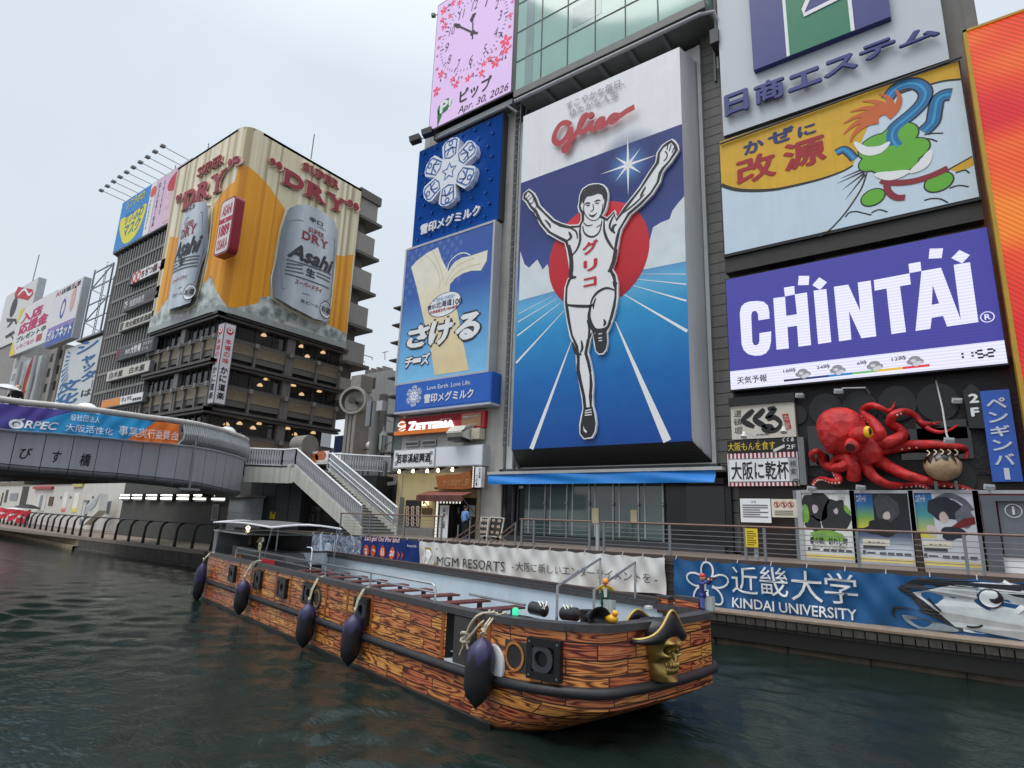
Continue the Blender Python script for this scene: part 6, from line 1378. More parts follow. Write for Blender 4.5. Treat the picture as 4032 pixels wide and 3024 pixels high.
# pier banner and photo banner
x0,z1=PBn.st(Q6(890,232));x1,z1b=PBn.st(Q6(1685,285));z0=PBn.st(Q6(1640,640))[1];z1=(z1+z1b)/2;x00=PBn.st(Q6(782,520))[0]
t,sf=banner('banner','dark blue banner with orange drop shapes beside the creased white vinyl banner',(x0+x00)/2,x1-.03,z0,z1,smat('pier_blue',26,52,120,rough=.45,var=.08),6,.03,.04,60)
MB().text(sf,"Let's go! One Pier land!",(lambda b:(b[0],b[1],b[2],b[1]+.30))(bb(Q6,(882,305),(1390,340))),.03,0,.03,.15).build('lettering',smat('pier_pink',240,206,214,var=0),t)
mo,mw=MB(),MB()
for k,(x,y)in enumerate(((903,440),(1005,440),(1145,455),(1283,475))):
 p=PBn.st(Q6(x,y));r=.215;P=[(p[0]+r*.9*math.sin(q),p[1]+r*1.25*math.cos(q)*(1 if math.cos(q)<0 else 1+.15*math.cos(q)**6))for q in[2*math.pi*i/24 for i in range(24)]];mo.poly(sf,P[::-1],.028)
 if k==0:mw.rect(sf,p[0]-.1,p[1]+.05,p[0]+.09,p[1]+.11,.036);mw.disc(sf,(p[0],p[1]-.08),.08,.1,.036)
 if k==1:mw.disc(sf,p,.09,.1,.036);mw.disc(sf,(p[0]+.12,p[1]),.05,None,.037,0,14,0,.5)
 if k==2:mw.rect(sf,p[0]-.1,p[1]-.16,p[0]-.02,p[1]+.08,.036);mw.rect(sf,p[0]+.02,p[1]-.16,p[0]+.1,p[1]+.08,.036);mw.disc(sf,(p[0]-.06,p[1]+.14),.04,None,.036,0,12);mw.disc(sf,(p[0]+.06,p[1]+.14),.04,None,.036,0,12)
 if k==3:mw.text(sf,'20',(p[0]-.17,p[1]-.12,p[0]+.17,p[1]+.12),.036,0,.04,.15)
mw.text(sf,'Boats Info',(lambda b:(b[0],b[1],b[2],b[1]+.12))(bb(Q6,(1500,380),(1640,360))),.03)
for x,y in((1375,500),(1425,500)):q=PBn.sts(Q6,[(x-14,y-60),(x+16,y),(x-24,y+80),(x-6,y)]);mo.poly(sf,q[::-1],.03)
mo.build('drop_print',smat('pier_orange',226,98,44,rough=.4),t);mw.build('icon_print',PWHITE,t)
xa,z1p=PBn.st(Q6(125,180));xa2=PBn.st(Q6(70,470))[0]
pm2=bpy.data.materials.new('street_photo');pm2.use_nodes=True;q=pm2.node_tree;bs=q.nodes['Principled BSDF'];iv(bs,'Roughness',.4);uv=mknode(q,'ShaderNodeUVMap');v1=mknode(q,'ShaderNodeTexVoronoi');v1.distance='CHEBYCHEV';iv(v1,'Scale',9);mp=mknode(q,'ShaderNodeMapping');iv(mp,'Scale',(3.2,1,1));n_=mknode(q,'ShaderNodeTexNoise');iv(n_,'Scale',14);iv(n_,'Detail',6)
cr=mknode(q,'ShaderNodeValToRGB');E_=cr.color_ramp.elements;E_[0].position=.0;E_[0].color=srgb(30,36,50);E_[1].position=1;E_[1].color=srgb(176,190,214)
for p_,c_ in((.3,(64,78,104)),(.45,(150,168,196)),(.6,(92,82,84)),(.72,(196,206,224)),(.85,(110,70,64))):e=E_.new(p_);e.color=srgb(*c_)
ad=mknode(q,'ShaderNodeMixRGB');iv(ad,0,.45)
for a,b in((uv.outputs[0],mp.inputs['Vector']),(mp.outputs[0],v1.inputs['Vector']),(mp.outputs[0],n_.inputs['Vector']),(v1.outputs['Color'],ad.inputs[1]),(n_.outputs['Color'],ad.inputs[2]),(ad.outputs[0],cr.inputs[0]),(cr.outputs[0],bs.inputs['Base Color'])):lk(q,a,b)
t,sf=banner('banner','banner printed with a crowded street picture behind the red life ring',(xa+xa2)/2,(x0+x00)/2-.05,z0+.05,z1+.0,pm2,6,.03,.04,60)
mb=MB();p=PBn.st(Q6(350,400));mb.disc(sf,p,.32,.28,.03);mb.text(sf,'Osaka',(p[0]-.5,p[1]-.42,p[0]+.5,p[1]-.24),.03,0,.03);
for q in([(245,190),(250,330),(250,460)],[(490,200),(460,330),(440,460)]):mb.stroke(sf,PBn.sts(Q6,q),.22,.028)
mb.build('emblem_print',smat('pale_blue_ink',190,208,226,var=.3,vs=5),t)
# ================================================================== corner restaurant block with the beer billboard
XW,YN=-55.3,27.0
PWf,PNf=PX(XW),PY(YN)
cb=thing('corner_building','dark tiled corner restaurant block with bands of windows below the beer billboard','building',(-62,33,6.2))
frame_c=smat('facade_brown_grey',78,74,72,rough=.55,var=.12,streak=.15);tan_t=bpy.data.materials.new('tan_tile');tan_t.use_nodes=True
q=tan_t.node_tree;bs=q.nodes['Principled BSDF'];iv(bs,'Roughness',.6);bt_=mknode(q,'ShaderNodeTexBrick');g=mknode(q,'ShaderNodeNewGeometry');sp=mknode(q,'ShaderNodeSeparateXYZ');ad=mknode(q,'ShaderNodeMath');cm=mknode(q,'ShaderNodeCombineXYZ')
lk(q,g.outputs['Position'],sp.inputs[0]);lk(q,sp.outputs[0],ad.inputs[0]);lk(q,sp.outputs[1],ad.inputs[1]);lk(q,ad.outputs[0],cm.inputs[0]);lk(q,sp.outputs[2],cm.inputs[1]);lk(q,cm.outputs[0],bt_.inputs['Vector'])
iv(bt_,'Scale',2.2);iv(bt_,'Color1',srgb(146,132,112));iv(bt_,'Color2',srgb(130,116,98));iv(bt_,'Mortar',srgb(112,102,90));iv(bt_,'Mortar Size',.02);bt_.offset=0;lk(q,bt_.outputs[0],bs.inputs['Base Color'])
glass_t=bpy.data.materials.new('restaurant_glass');glass_t.use_nodes=True;bs=glass_t.node_tree.nodes['Principled BSDF'];iv(bs,'Base Color',(.02,.022,.025,1));iv(bs,'Roughness',.03);iv(bs,'Alpha',.45);iv(bs,'Specular IOR Level',.9)
MB().box((-69.3,YN+1.6,6.2),(XW-1.6,41,22)).build('core',smat('room_dark',40,37,35,rough=.9,var=.3,vs=.6),cb)
MB().box((-69.3,YN+.25,21.9),(XW-.25,41.2,41.5)).build('upper_block',frame_c,cb)
tan=MB();grey_=MB();dark=MB();beam=MB();post=MB();gl=MB();railm=MB();brk=MB();mul=MB()
wcols=[27.4,31.0,34.9,38.3,41.3];ncols=[-55.4,-57.6,-59.9,-62.2,-64.5,-66.8,-69.2]
for L in(21.9,17.25,12.65,8.1):
# west face then canal face; every band sits a little behind the next
 for face in(0,1):
  def bx(mb,a,b,z0,z1,p0,p1):
   if face==0:mb.box((XW+p0,a,z0),(XW+p1,b,z1))
   else:mb.box((a,YN-p1,z0),(b,YN-p0,z1))
  a,b=(27.0,41.4)if face==0 else(-69.3,-55.3)
  bx(beam,a-(.55 if face==0 else 0),b+(.5 if face==0 else.55),L-.12,L+.14,-.3,.55-.004*face);bx(beam,a-.4*(face==0),b+.4,L-.42,L-.2,-.3,.38-.004*face);bx(dark,a,b,L-.2,L-.12,-.4,.2)
  bx(gl,a,b,L-1.95,L-.42,-.35,-.32);bx(beam,a,b,L-2.08,L-1.95,-.4,.05-.004*face)
  if L>9:
   bx(tan,a,b,L-3.35,L-2.08,-.4,-.06-.004*face);bx(grey_,a,b,L-3.95,L-3.35,-.5,-.12-.004*face);bx(dark,a,b,L-4.55,L-3.95,-.8,-.42)
  for k in range(2):bx(railm,a,b,L-2.22-.16*k,L-2.13-.16*k,.22,.30)
  cols=wcols if face==0 else ncols
  for i,c in enumerate(cols):
   bx(post,c-.11,c+.11,L-4.42,L-1.98,-.2,.14-.003*face);bx(brk,c-.2,c+.2,L-2.45,L-2.0,.05,.34)
   if i in((2,)if face==0 else(3,)):bx(post,c-.45,c+.45,L-4.4,L-.43,-.5,.08-.003*face)
  for i in range(len(cols)-1):
   for f in((.5,)if face==0 else(.5,)):c=cols[i]+(cols[i+1]-cols[i])*f;bx(mul,c-.04,c+.04,L-1.95,L-.42,-.36,-.24)
   bx(mul,cols[i]-.05,cols[i]+.05,L-1.95,L-.42,-.36,-.2)
tan.build('tan_spandrel',tan_t,cb);grey_.build('grey_spandrel',smat('spandrel_grey',100,97,94,rough=.6,var=.1),cb);dark.build('recess',NEARB,cb);beam.build('ledge_trim',frame_c,cb);post.build('post_frame',smat('post_grey',112,108,106,rough=.5,var=.1,streak=.1),cb);gl.build('window_pane',glass_t,cb);railm.build('guard_trim',smat('guard_grey',96,93,92,rough=.5),cb);brk.build('bracket_trim',smat('bracket_grey',128,125,122),cb);mul.build('mullion',smat('mullion_dark',52,50,50),cb)
for k,q in enumerate(((375,265),(510,303),(412,327),(140,195),(325,508),(376,565),(487,545),(156,470),(116,508),(113,748),(72,775),(290,778),(334,815),(449,805))):
 h=PX(XW-.8).hit(S5(*q));lm=MB();lm.lathe([(.05,.30),(.16,.24),(.30,.05),(.27,0),(.05,-.02)],h,10);lm.build('pendant_lamp',mat('pendant_glow',(1,.66,.34),emit=2.4,var=0),cb,smooth=True)
for k,q in enumerate(((1185,215),(1420,215),(1030,225),(1345,270))):
 h=PX(XW-.8).hit(S3(*q));MB().lathe([(.05,.30),(.16,.24),(.30,.05),(.27,0),(.05,-.02)],h,10).build('pendant_lamp',mat('pendant_glow',(1,.66,.34),emit=2.4,var=0),cb,smooth=True)
# stepped stair core seen past the billboard
mb=MB();m2=MB()
for k in range(6):
 z=41.5-4.55*k;mb.box((XW-6,41.4,z-2.6),(XW+.35,44.3,z));m2.box((XW-5,41.4,z-4.5),(XW-.3,43.2,z-2.6));m2.box((XW-6,41.4,z-2.95),(XW+.9,44.8,z-2.6))
m2.box((XW-6,41.3,41.5),(XW+.6,44.6,42.6));mb.build('stair_core',smat('core_beige',146,140,136,rough=.6,var=.08,streak=.12),cb);m2.build('core_ledge',smat('core_dark',92,87,84,rough=.6,var=.1),cb)
mb=MB();h=PX(XW).hit(S7(617,240));h2=PX(XW).hit(S7(643,55));mb.tube([h,h2],.06,6);mb.build('antenna',GREY,cb)
# ---- the wrapped beer billboard
bl_=thing('beer_billboard','wrap around beer billboard of two silver cans in golden beer','billboard',(-58,30,22))
RC=1.5;BX,BY=XW+.7,YN-.6;ZB_,ZT_=22.25,42.2;SL=69.3+BX-RC;AL=RC*math.pi/2
def bpath(s):
 if s<=SL:return V3((-69.3+s,BY,0)),V3((0,-1,0))
 if s>=SL+AL:return V3((BX,BY+RC+s-SL-AL,0)),V3((1,0,0))
 a=(s-SL)/RC;return V3((BX-RC+RC*math.sin(a),BY+RC-RC*math.cos(a),0)),V3((math.sin(a),-math.cos(a),0))
bsf2=Surf(lambda s,t:((lambda p:(p[0]+V3((0,0,t)),p[1]))(bpath(s))),lambda s,t:0)
SEND=SL+AL+(41.3-BY-RC)
PNb,PWb=PY(BY),PX(BX)
def bn(pts,v=VB):return[(lambda q:(q[0]+69.3,q[1]))(PNb.st(v(*p)))for p in pts]
def bw(pts,v=VB):return[(lambda q:(q[0]-BY-RC+SL+AL,q[1]))(PWb.st(v(*p)))for p in pts]
def striped(name,c1,c2,c3,scale,rough=.5):
 m=bpy.data.materials.new(name);m.use_nodes=True;q=m.node_tree;b=q.nodes['Principled BSDF'];iv(b,'Roughness',rough)
 g=mknode(q,'ShaderNodeNewGeometry');mp=mknode(q,'ShaderNodeMapping');iv(mp,'Scale',(scale,scale,.0));n=mknode(q,'ShaderNodeTexNoise');iv(n,'Scale',1.3);iv(n,'Detail',3)
 r=mknode(q,'ShaderNodeValToRGB');r.color_ramp.interpolation='EASE';E_=r.color_ramp.elements;E_[0].position=.36;E_[0].color=srgb(*c1);E_[1].position=.62;E_[1].color=srgb(*c3);e=E_.new(.5);e.color=srgb(*c2)
 n2=mknode(q,'ShaderNodeTexNoise');iv(n2,'Scale',9);iv(n2,'Detail',4);mm=mknode(q,'ShaderNodeMixRGB');mm.blend_type='OVERLAY';iv(mm,0,.22)
 lk(q,g.outputs['Position'],mp.inputs['Vector']);lk(q,mp.outputs[0],n.inputs['Vector']);lk(q,n.outputs[0],r.inputs[0]);lk(q,g.outputs['Position'],n2.inputs['Vector']);lk(q,r.outputs[0],mm.inputs[1]);lk(q,n2.outputs[0],mm.inputs[2]);lk(q,mm.outputs[0],b.inputs['Base Color']);return m
CREAM=striped('cream_stripe',(170,156,122),(222,210,178),(238,230,206),1.1);BEER=striped('beer_gold',(206,132,6),(230,154,10),(240,170,16),1.1)
ICE=bpy.data.materials.new('ice_print');ICE.use_nodes=True;q=ICE.node_tree;b=q.nodes['Principled BSDF'];iv(b,'Roughness',.5);g=mknode(q,'ShaderNodeNewGeometry');v=mknode(q,'ShaderNodeTexVoronoi');iv(v,'Scale',.8);nn_=mknode(q,'ShaderNodeTexNoise');iv(nn_,'Scale',1.6);iv(nn_,'Detail',8);r=mknode(q,'ShaderNodeValToRGB');r.color_ramp.elements[0].position=.35;r.color_ramp.elements[0].color=srgb(120,128,128);r.color_ramp.elements[1].position=.6;r.color_ramp.elements[1].color=srgb(206,212,210)
mx=mknode(q,'ShaderNodeMixRGB');iv(mx,0,.35);lk(q,g.outputs['Position'],v.inputs['Vector']);lk(q,g.outputs['Position'],nn_.inputs['Vector']);lk(q,nn_.outputs[0],mx.inputs[1]);lk(q,v.outputs['Distance'],mx.inputs[2]);lk(q,mx.outputs[0],r.inputs[0]);lk(q,r.outputs[0],b.inputs['Base Color'])
c=cloth(bsf2,0,ZB_,SEND,ZT_,90,4);c.build('panel',CREAM,bl_,smooth=True)
ring=[bpath(SEND*k/60)[0]for k in range(61)];mb=MB();flat=Plane((0,0,ZT_),(1,0,0),(0,1,0));mb.poly(flat,[(p.x,p.y)for p in ring]+[(-60,41.3),(-69.3,35)],0,.3);flat2=Plane((0,0,ZB_),(1,0,0),(0,1,0));mb.poly(flat2,[(p.x,p.y)for p in ring]+[(-60,41.3),(-69.3,35)],.02,.1);mb.build('cap',smat('bill_cap',120,112,96),bl_)
MB().box((XW-.5,41.3,ZB_),(BX,41.36,ZT_)).build('end_panel',frame_c,bl_)
mb=MB()
for k in range(60):
 p,n=bpath(SEND*k/60);p2,n2=bpath(SEND*(k+1)/60);z=V3((0,0,1));mb.add([p+n*.08+z*(ZB_-.25),p2+n2*.08+z*(ZB_-.25),p2+n2*.08+z*(ZB_+.35),p+n*.08+z*(ZB_+.35)],[(0,1,2,3)])
mb.build('lower_trim',smat('bill_trim',160,166,164,rough=.45,streak=.1),bl_)
def gridpoly(pts,off,ds=.5):
 """shape laid on the wrapped surface, cut into upright strips so that it follows the rounded corner"""
 bm=bmesh.new();tri=tessellate_polygon([[V3((*p,0))for p in pts]]);vs=[bm.verts.new((*p,0))for p in pts]
 for t in tri:
  try:bm.faces.new([vs[i]for i in t])
  except ValueError:pass
 s=SL-.2
 while s<SL+AL+.3:
  bmesh.ops.bisect_plane(bm,geom=bm.verts[:]+bm.edges[:]+bm.faces[:],plane_co=(s,0,0),plane_no=(1,0,0));s+=.22
 bm.normal_update();mb=MB();bm.verts.index_update();mb.v=[tuple(bsf2.w((v.co.x,v.co.y),off))for v in bm.verts];mb.f=[tuple(v.index for v in(f.verts if f.normal.z>0 else reversed(f.verts)))for f in bm.faces];bm.free();return mb
cs_=SL+AL/2
leftN=bn([(960,395),(885,470),(820,560),(815,640),(800,760),(785,900),(765,1030),(735,1150),(765,1110),(795,1078),(815,1120),(835,1200),(852,1270),(868,1306)])
rightW=bw([(1005,1312),(1090,1290),(1135,1278),(1150,1240),(1220,1225),(1222,1080),(1245,1040),(1255,900),(1285,760),(1330,600),(1215,430),(1160,370)])
gp_=leftN+[(SL+.1,ZB_+.5),(cs_,ZB_+.35),(SL+AL-.1,ZB_+.4)]+rightW+[(SL+AL*.75,max(rightW[-1][1],leftN[0][1])+.55),(SL+AL*.35,max(rightW[-1][1],leftN[0][1])+.55)]
gridpoly(gp_,.03).build('beer_print',BEER,bl_)
gridpoly(bn([(497,795),(540,803),(592,800),(562,990),(535,1130),(505,1262),(478,1258),(440,1300),(392,1368)]),.03).build('beer_print',BEER,bl_);gridpoly(bw([(1700,930),(1760,938),(1826,925),(1775,1503),(1700,1462),(1650,1440),(1665,1250),(1692,1000)]),.03).build('beer_print',BEER,bl_)
icN=bn([(335,1505),(392,1368),(440,1300),(478,1258),(510,1262),(700,1230),(735,1150),(795,1078),(835,1200),(868,1306),(868,1318)]);icW=bw([(1005,1315),(1090,1290),(1135,1278),(1150,1240),(1222,1225),(1480,1350),(1650,1440),(1700,1462),(1778,1505),(1775,1558)])
gridpoly([(0.02,ZB_+.05),(0.02,icN[1][1])]+icN[1:-1]+[(SL,ZB_+.4),(SL,ZB_+.05)],.05).build('ice_print',ICE,bl_);gridpoly([(SL+AL,ZB_+.05),(SL+AL,ZB_+.4)]+icW[1:-1]+[(SEND-.02,ZB_+.05)],.05).build('ice_print',ICE,bl_)
canW=bw([(1338,600),(1390,578),(1480,588),(1580,636),(1660,698),(1690,762),(1693,900),(1683,1060),(1662,1250),(1642,1400),(1600,1422),(1500,1400),(1350,1322),(1232,1240),(1232,1100),(1262,950),(1292,750)]);canN=bn([(618,700),(680,622),(750,578),(800,563),(812,590),(802,720),(782,880),(752,1020),(722,1170),(692,1290),(640,1322),(560,1345),(500,1350),(512,1240),(545,1050),(582,860)])
def bulge(pts,off,d,par_axis):
 """can front: a shallow half-round relief, not a flat card"""
 s0,s1=min(p[0]for p in pts),max(p[0]for p in pts);mid,hw=(s0+s1)/2,(s1-s0)/2;mb=MB();bm=bmesh.new();tri=tessellate_polygon([[V3((*p,0))for p in pts]]);vs=[bm.verts.new((*p,0))for p in pts]
 for t in tri:
  try:bm.faces.new([vs[i]for i in t])
  except ValueError:pass
 for k in range(1,16):bmesh.ops.bisect_plane(bm,geom=bm.verts[:]+bm.edges[:]+bm.faces[:],plane_co=(s0+(s1-s0)*k/16,0,0),plane_no=(1,0,0))
 bm.normal_update();bm.verts.index_update();mb.v=[tuple(bsf2.w((v.co.x,v.co.y),off+d*math.sqrt(max(0,1-((v.co.x-mid)/hw)**2))))for v in bm.verts];mb.f=[tuple(v.index for v in(f.verts if f.normal.z>0 else reversed(f.verts)))for f in bm.faces];bm.free();return mb,Surf(lambda s,t:((lambda p:(p[0]+V3((0,0,t)),p[1]))(bpath(s))),lambda s,t:off+d*math.sqrt(max(0,1-((s-mid)/hw)**2)))
CG=[(0,(96,106,116)),(.12,(140,150,160)),(.3,(196,204,212)),(.5,(178,188,198)),(.7,(206,213,220)),(.88,(168,177,188)),(1,(120,128,138))];SILW=zgrad('can_print_west',CG,PWb.st(VB(1240,1000))[0],PWb.st(VB(1690,1000))[0],rough=.32,axis=1);SILN=zgrad('can_print_north',CG,PNb.st(VB(545,1000))[0],PNb.st(VB(800,700))[0],rough=.32,axis=0)
mW,sfW=bulge(canW,.1,.9,1);mW.build('can_relief',SILW,bl_,smooth=2);mN,sfN=bulge(canN,.1,.9,0);mN.build('can_relief',SILN,bl_,smooth=2)
mb=MB();mb.stroke(bsf2,canW,.28,.12,closed=True);mb.stroke(bsf2,canN,.28,.12,closed=True);mb.build('torn_edge_print',smat('torn_edge',236,230,208,var=0),bl_)
SERIF={'D':((-.1,.42,0),(-.1,.42,1)),'R':((-.12,.42,0),(-.12,.38,1),(.7,1.1,0)),'Y':((-.14,.38,1),(.64,1.12,1),(.26,.74,0)),'U':((-.12,.36,1),(.66,1.1,1)),'P':((-.14,.44,0),(-.14,.3,1)),'E':((-.14,.3,0),(-.14,.3,1)),'S':()}
def seriftext(mb,sf,word,P0,P1,off,th=0.,bold=.03,ex=0.,gap=.16,sh=0.):
 """bold roman capitals between two corners: letters with slab serifs"""
 n=len(word);s0,t0,s1,t1=P0[0],P0[1],P1[0],P1[1];w=(s1-s0)/n
 for i,ch in enumerate(word):
  a,b=s0+w*(i+gap*.5),s0+w*(i+1-gap*.5);mb.text(sf,ch,(a-ex,t0-ex,b+ex,t1+ex),off,th,bold)
  for x0,x1,e in SERIF.get(ch,()):
   hh=(t1-t0)*.07;z=t0 if e==0 else t1-hh;mb.poly(sf,[(a+(b-a)*x0-ex,z-ex),(a+(b-a)*x1+ex,z-ex),(a+(b-a)*x1+ex,z+hh+ex),(a+(b-a)*x0-ex,z+hh+ex)],off+.002,th)
def quotes(mb,sf,p,r,off,th,up):
 for k in(0,1):
  c=(p[0]+k*r*2.5,p[1]);mb.disc(sf,c,r,r,off,th,16);tail=[(c[0]-r*.9,c[1]+(.1*r if not up else-.1*r)),(c[0]-r*.8,c[1]+r*(1.3 if up else-1.3)*.6),(c[0]+r*.2,c[1]+r*1.7*(1 if up else-1))]if up else[(c[0]+r*.9,c[1]),(c[0]+r*.8,c[1]-r),(c[0]-r*.3,c[1]-r*1.9)]
  mb.stroke(sf,spline(tail,4),[r*.9*(1-i/9.5)for i in range(9)],off+.003,th)
CRIM=smat('beer_crimson',150,22,44,rough=.45,var=.05);PINK=smat('letter_edge',226,190,176,var=0)
f,o=MB(),MB()
def both(fn):
 fn(o,.25,.16,.07);fn(f,.32,.05,0.)
def tbw(x0,y0,x1,h):a=PWb.tb(VB,x0,y0,x1,h);k=SL+AL-BY-RC;return(a[0]+k,a[1]),(a[2]+k,a[3])
def tbn(x0,y0,x1,h):a=PNb.tb(VB,x0,y0,x1,h);return(a[0]+69.3,a[1]),(a[2]+69.3,a[3])
dW0,dW1=tbw(1300,408,1762,118);sW0,sW1=tbw(1445,310,1712,62);dN0,dN1=tbn(592,625,905,122);sN0,sN1=tbn(705,378,893,58)
both(lambda mb,off,th,ex:(seriftext(mb,bsf2,'DRY',(dW0[0],dW0[1]),(dW1[0],dW1[1]),off,th,.05,ex),seriftext(mb,bsf2,'SUPER',sW0,sW1,off,th,.03,ex*.5),seriftext(mb,bsf2,'DRY',(dN0[0]+.2,dN0[1]),(dN1[0],dN1[1]),off,th,.05,ex),seriftext(mb,bsf2,'SUPER',sN0,sN1,off,th,.03,ex*.5),
quotes(mb,bsf2,bw([(1232,252)])[0],.30+ex,off,th,False),quotes(mb,bsf2,bw([(1795,552)])[0],.34+ex,off,th,False),quotes(mb,bsf2,bn([(568,520)])[0],.30+ex,off,th,False),quotes(mb,bsf2,bn([(948,262)])[0],.34+ex,off,th,False)))
o.build('letter_outline',PINK,bl_);f.build('lettering',CRIM,bl_)
def canprint(sf,fn,v,T):
 a,k2,r2=MB(),MB(),MB();d0,d1=T(1410,822,1605,62)if fn=='W' else T(636,845,745,60)
 seriftext(r2,sf,'DRY',d0,d1,.05,0,.03);s0,s1=T(1457,772,1575,34)if fn=='W' else T(668,765,737,32);seriftext(r2,sf,'SUPER',s0,s1,.05,0,.02)
 b0,b1=T(1362,1148,1560,38)if fn=='W' else T(580,1165,684,30);r2.text(sf,'スーパードライ',(b0[0],b0[1],b1[0],b1[1]),.05,0,.04,.15);r2.build('red_print',CRIM,bl_)
 q0,q1=T(1315,950,1648,118)if fn=='W' else T(582,1005,760,118);k2.text(sf,'Asahi',(q0[0],q0[1],q1[0],q1[1]),.05,0,.05,.3)
 q0,q1=T(1437,1088,1508,60)if fn=='W' else T(625,1046,672,56);k2.text(sf,'生',(q0[0],q0[1],q1[0],q1[1]),.05,0,.045)
 lines=[(1312,972,1640,1082),(1310,1000,1420,1022),(1306,1024,1420,1048),(1300,1048,1425,1078),(1520,1070,1632,1110),(1520,1094,1628,1136),(1300,1072,1622,1182)]if fn=='W' else[(575,1010,755,950),(572,1036,620,1020),(568,1060,620,1044),(672,1000,750,972),(668,1026,746,998),(562,1086,742,1022)]
 for x0,y0,x1,y1 in lines:p,q_=v([(x0,y0),(x1,y1)]);a.stroke(sf,[(p[0]+(q_[0]-p[0])*i/8,p[1]+(q_[1]-p[1])*i/8)for i in range(9)],.13,.05)
 a.build('text',smat('can_text_grey',84,88,96,var=.2,vs=8),bl_)
 q0,q1=T(1402,1282,1535,26)if fn=='W' else T(588,1262,655,22);k2.text(sf,'生ビール',(q0[0],q0[1],q1[0],q1[1]),.05,0,.02);q0,q1=v([(1420,668),(1610,742)])if fn=='W' else v([(640,668),(765,632)]);k2.text(sf,'辛口',(q0[0]+.8,q0[1]-.1,q1[0]-.8,q0[1]+.45),.05,0,.03)
 k2.build('black_print',smat('can_black',44,46,54,var=0),bl_);p=v([(1598,1336)])[0]if fn=='W' else v([(692,1215)])[0];R=.95 if fn=='W' else.85
 m=MB();m.disc(sf,p,R,R,.05);m.build('round_mark',PWHITE,bl_);m=MB();m.disc(sf,p,R,R,.06,0,28,0,.92);m.text(sf,'お酒',(p[0]-R*.72,p[1]-R*.36,p[0]+R*.72,p[1]+R*.36),.06,0,.03);m.build('mark_print',INK,bl_)
 if fn=='W':ol=[(1330,690),(1400,690),(1560,752),(1668,830),(1652,1240),(1600,1275),(1440,1225),(1280,1180),(1280,1000)]
 else:ol=[(622,780),(690,690),(786,640),(770,900),(722,1140),(640,1190),(540,1240),(550,1120)]
 m=MB();m.stroke(sf,v(ol),.10,.045,closed=True);m.build('can_line_print',smat('can_line',128,136,148,var=0),bl_)
canprint(sfW,'W',bw,tbw);canprint(sfN,'N',bn,tbn)
PT=PY(25.3);t=thing('osaka_plaque','red box plaque with white face on the rounded corner of the beer billboard','sign',tuple(PT.hit(VB(810,945))))
q_=PT.sts(VB,[(880,550),(985,492),(908,892),(812,945)]);x0,x1=(q_[0][0]+q_[3][0])/2,(q_[1][0]+q_[2][0])/2;z0,z1=(q_[2][1]+q_[3][1])/2,(q_[0][1]+q_[1][1])/2
def rr(x0,z0,x1,z1,r):return arc((x1-r,z0+r),r,-90,0,5)+arc((x1-r,z1-r),r,0,90,5)+arc((x0+r,z1-r),r,90,180,5)+arc((x0+r,z0+r),r,180,270,5)
MB().poly(PT,rr(x0-.12,z0-.12,x1+.12,z1+.12,.5),0,.9).build('box',smat('plaque_red',140,18,44,rough=.35,var=.04),t);MB().poly(PT,rr(x0+.08,z0+.08,x1-.08,z1-.08,.4),.03).build('face',smat('plaque_face',226,214,216,rough=.4),t)
h=z1-z0;mb=MB();mb.rect(PT,x0+.12,z0+h*.56,x1-.12,z0+h*.65,.04);mb.text(PT,'ASAHI',(x0+.4,z0+h*.70,x1-.4,z0+h*.90),.04,0,.03);mb.text(PT,'1889',(x0+.3,z0+h*.31,x1-.3,z0+h*.53),.04,0,.06);mb.text(PT,'OSAKA',(x0+.3,z0+h*.07,x1-.3,z0+h*.26),.04,0,.03);mb.build('lettering',smat('plaque_red2',176,30,70,var=0),t);MB().text(PT,'since',(x0+1.4,z0+h*.575,x1-1.4,z0+h*.635),.05,0,.02).build('small_lettering',PWHITE,t)
# ---- upright crab restaurant lantern sign on the corner
PKn,PKw=PY(27.02),PX(-54.2)
t=thing('crab_sign','white upright corner sign with red and black brush characters','sign',(-54.8,26.4,13));qn=PKn.sts(S4,[(1090,215),(1165,200),(1020,1175),(943,1165)]);zt_,zb_=PKw.st(S4(1240,225))[1],PKw.st(S4(1090,1185))[1];xn0=(qn[0][0]+qn[3][0])/2;yw1=(PKw.st(S4(1305,240))[0]+PKw.st(S4(1165,1195))[0])/2;yw0=(PKw.st(S4(1165,205))[0]+PKw.st(S4(1025,1175))[0])/2
MB().box((xn0,yw0+.03,zb_),(-54.23,yw1,zt_)).build('cabinet',smat('lightbox_frame',96,96,98),t);PKn=PY(yw0);MB().rect(PKn,xn0+.08,zb_+.12,-54.3,zt_-.1,0,.02).build('canal_face',smat('lightbox',222,222,232,emit=.25,var=0),t);MB().rect(PKw,yw0+.08,zb_+.12,yw1-.08,zt_-.1,0,.02).build('street_face',smat('lightbox',222,222,232,emit=.25,var=0),t)
a,b2,c_=MB(),MB(),MB();hh=zt_-zb_-.3
for pl,s0,s1 in((PKn,xn0+.15,-54.35),(PKw,yw0+.15,yw1-.15)):
 w_=s1-s0;zc=zt_-.1-hh*.09;m=(s0+s1)/2;a.disc(pl,(m,zc),w_*.42,w_*.42,.02,0,24);c_.disc(pl,(m,zc+w_*.1),w_*.28,w_*.26,.03,0,20);a.disc(pl,(m-w_*.03,zc+w_*.12),w_*.14,w_*.12,.04,0,14)
 a.text(pl,'本場の味',(m-w_*.36,zt_-hh*.53,m+w_*.36,zt_-hh*.20),.02,0,.03,0,True);b2.text(pl,'かに道楽',(m-w_*.42,zt_-hh*.985,m+w_*.42,zt_-hh*.555),.02,0,.05,0,True)
a.build('red_lettering',smat('crab_red',190,36,44,var=0),t);b2.build('black_lettering',INK,t);c_.build('emblem_highlight',PWHITE,t)
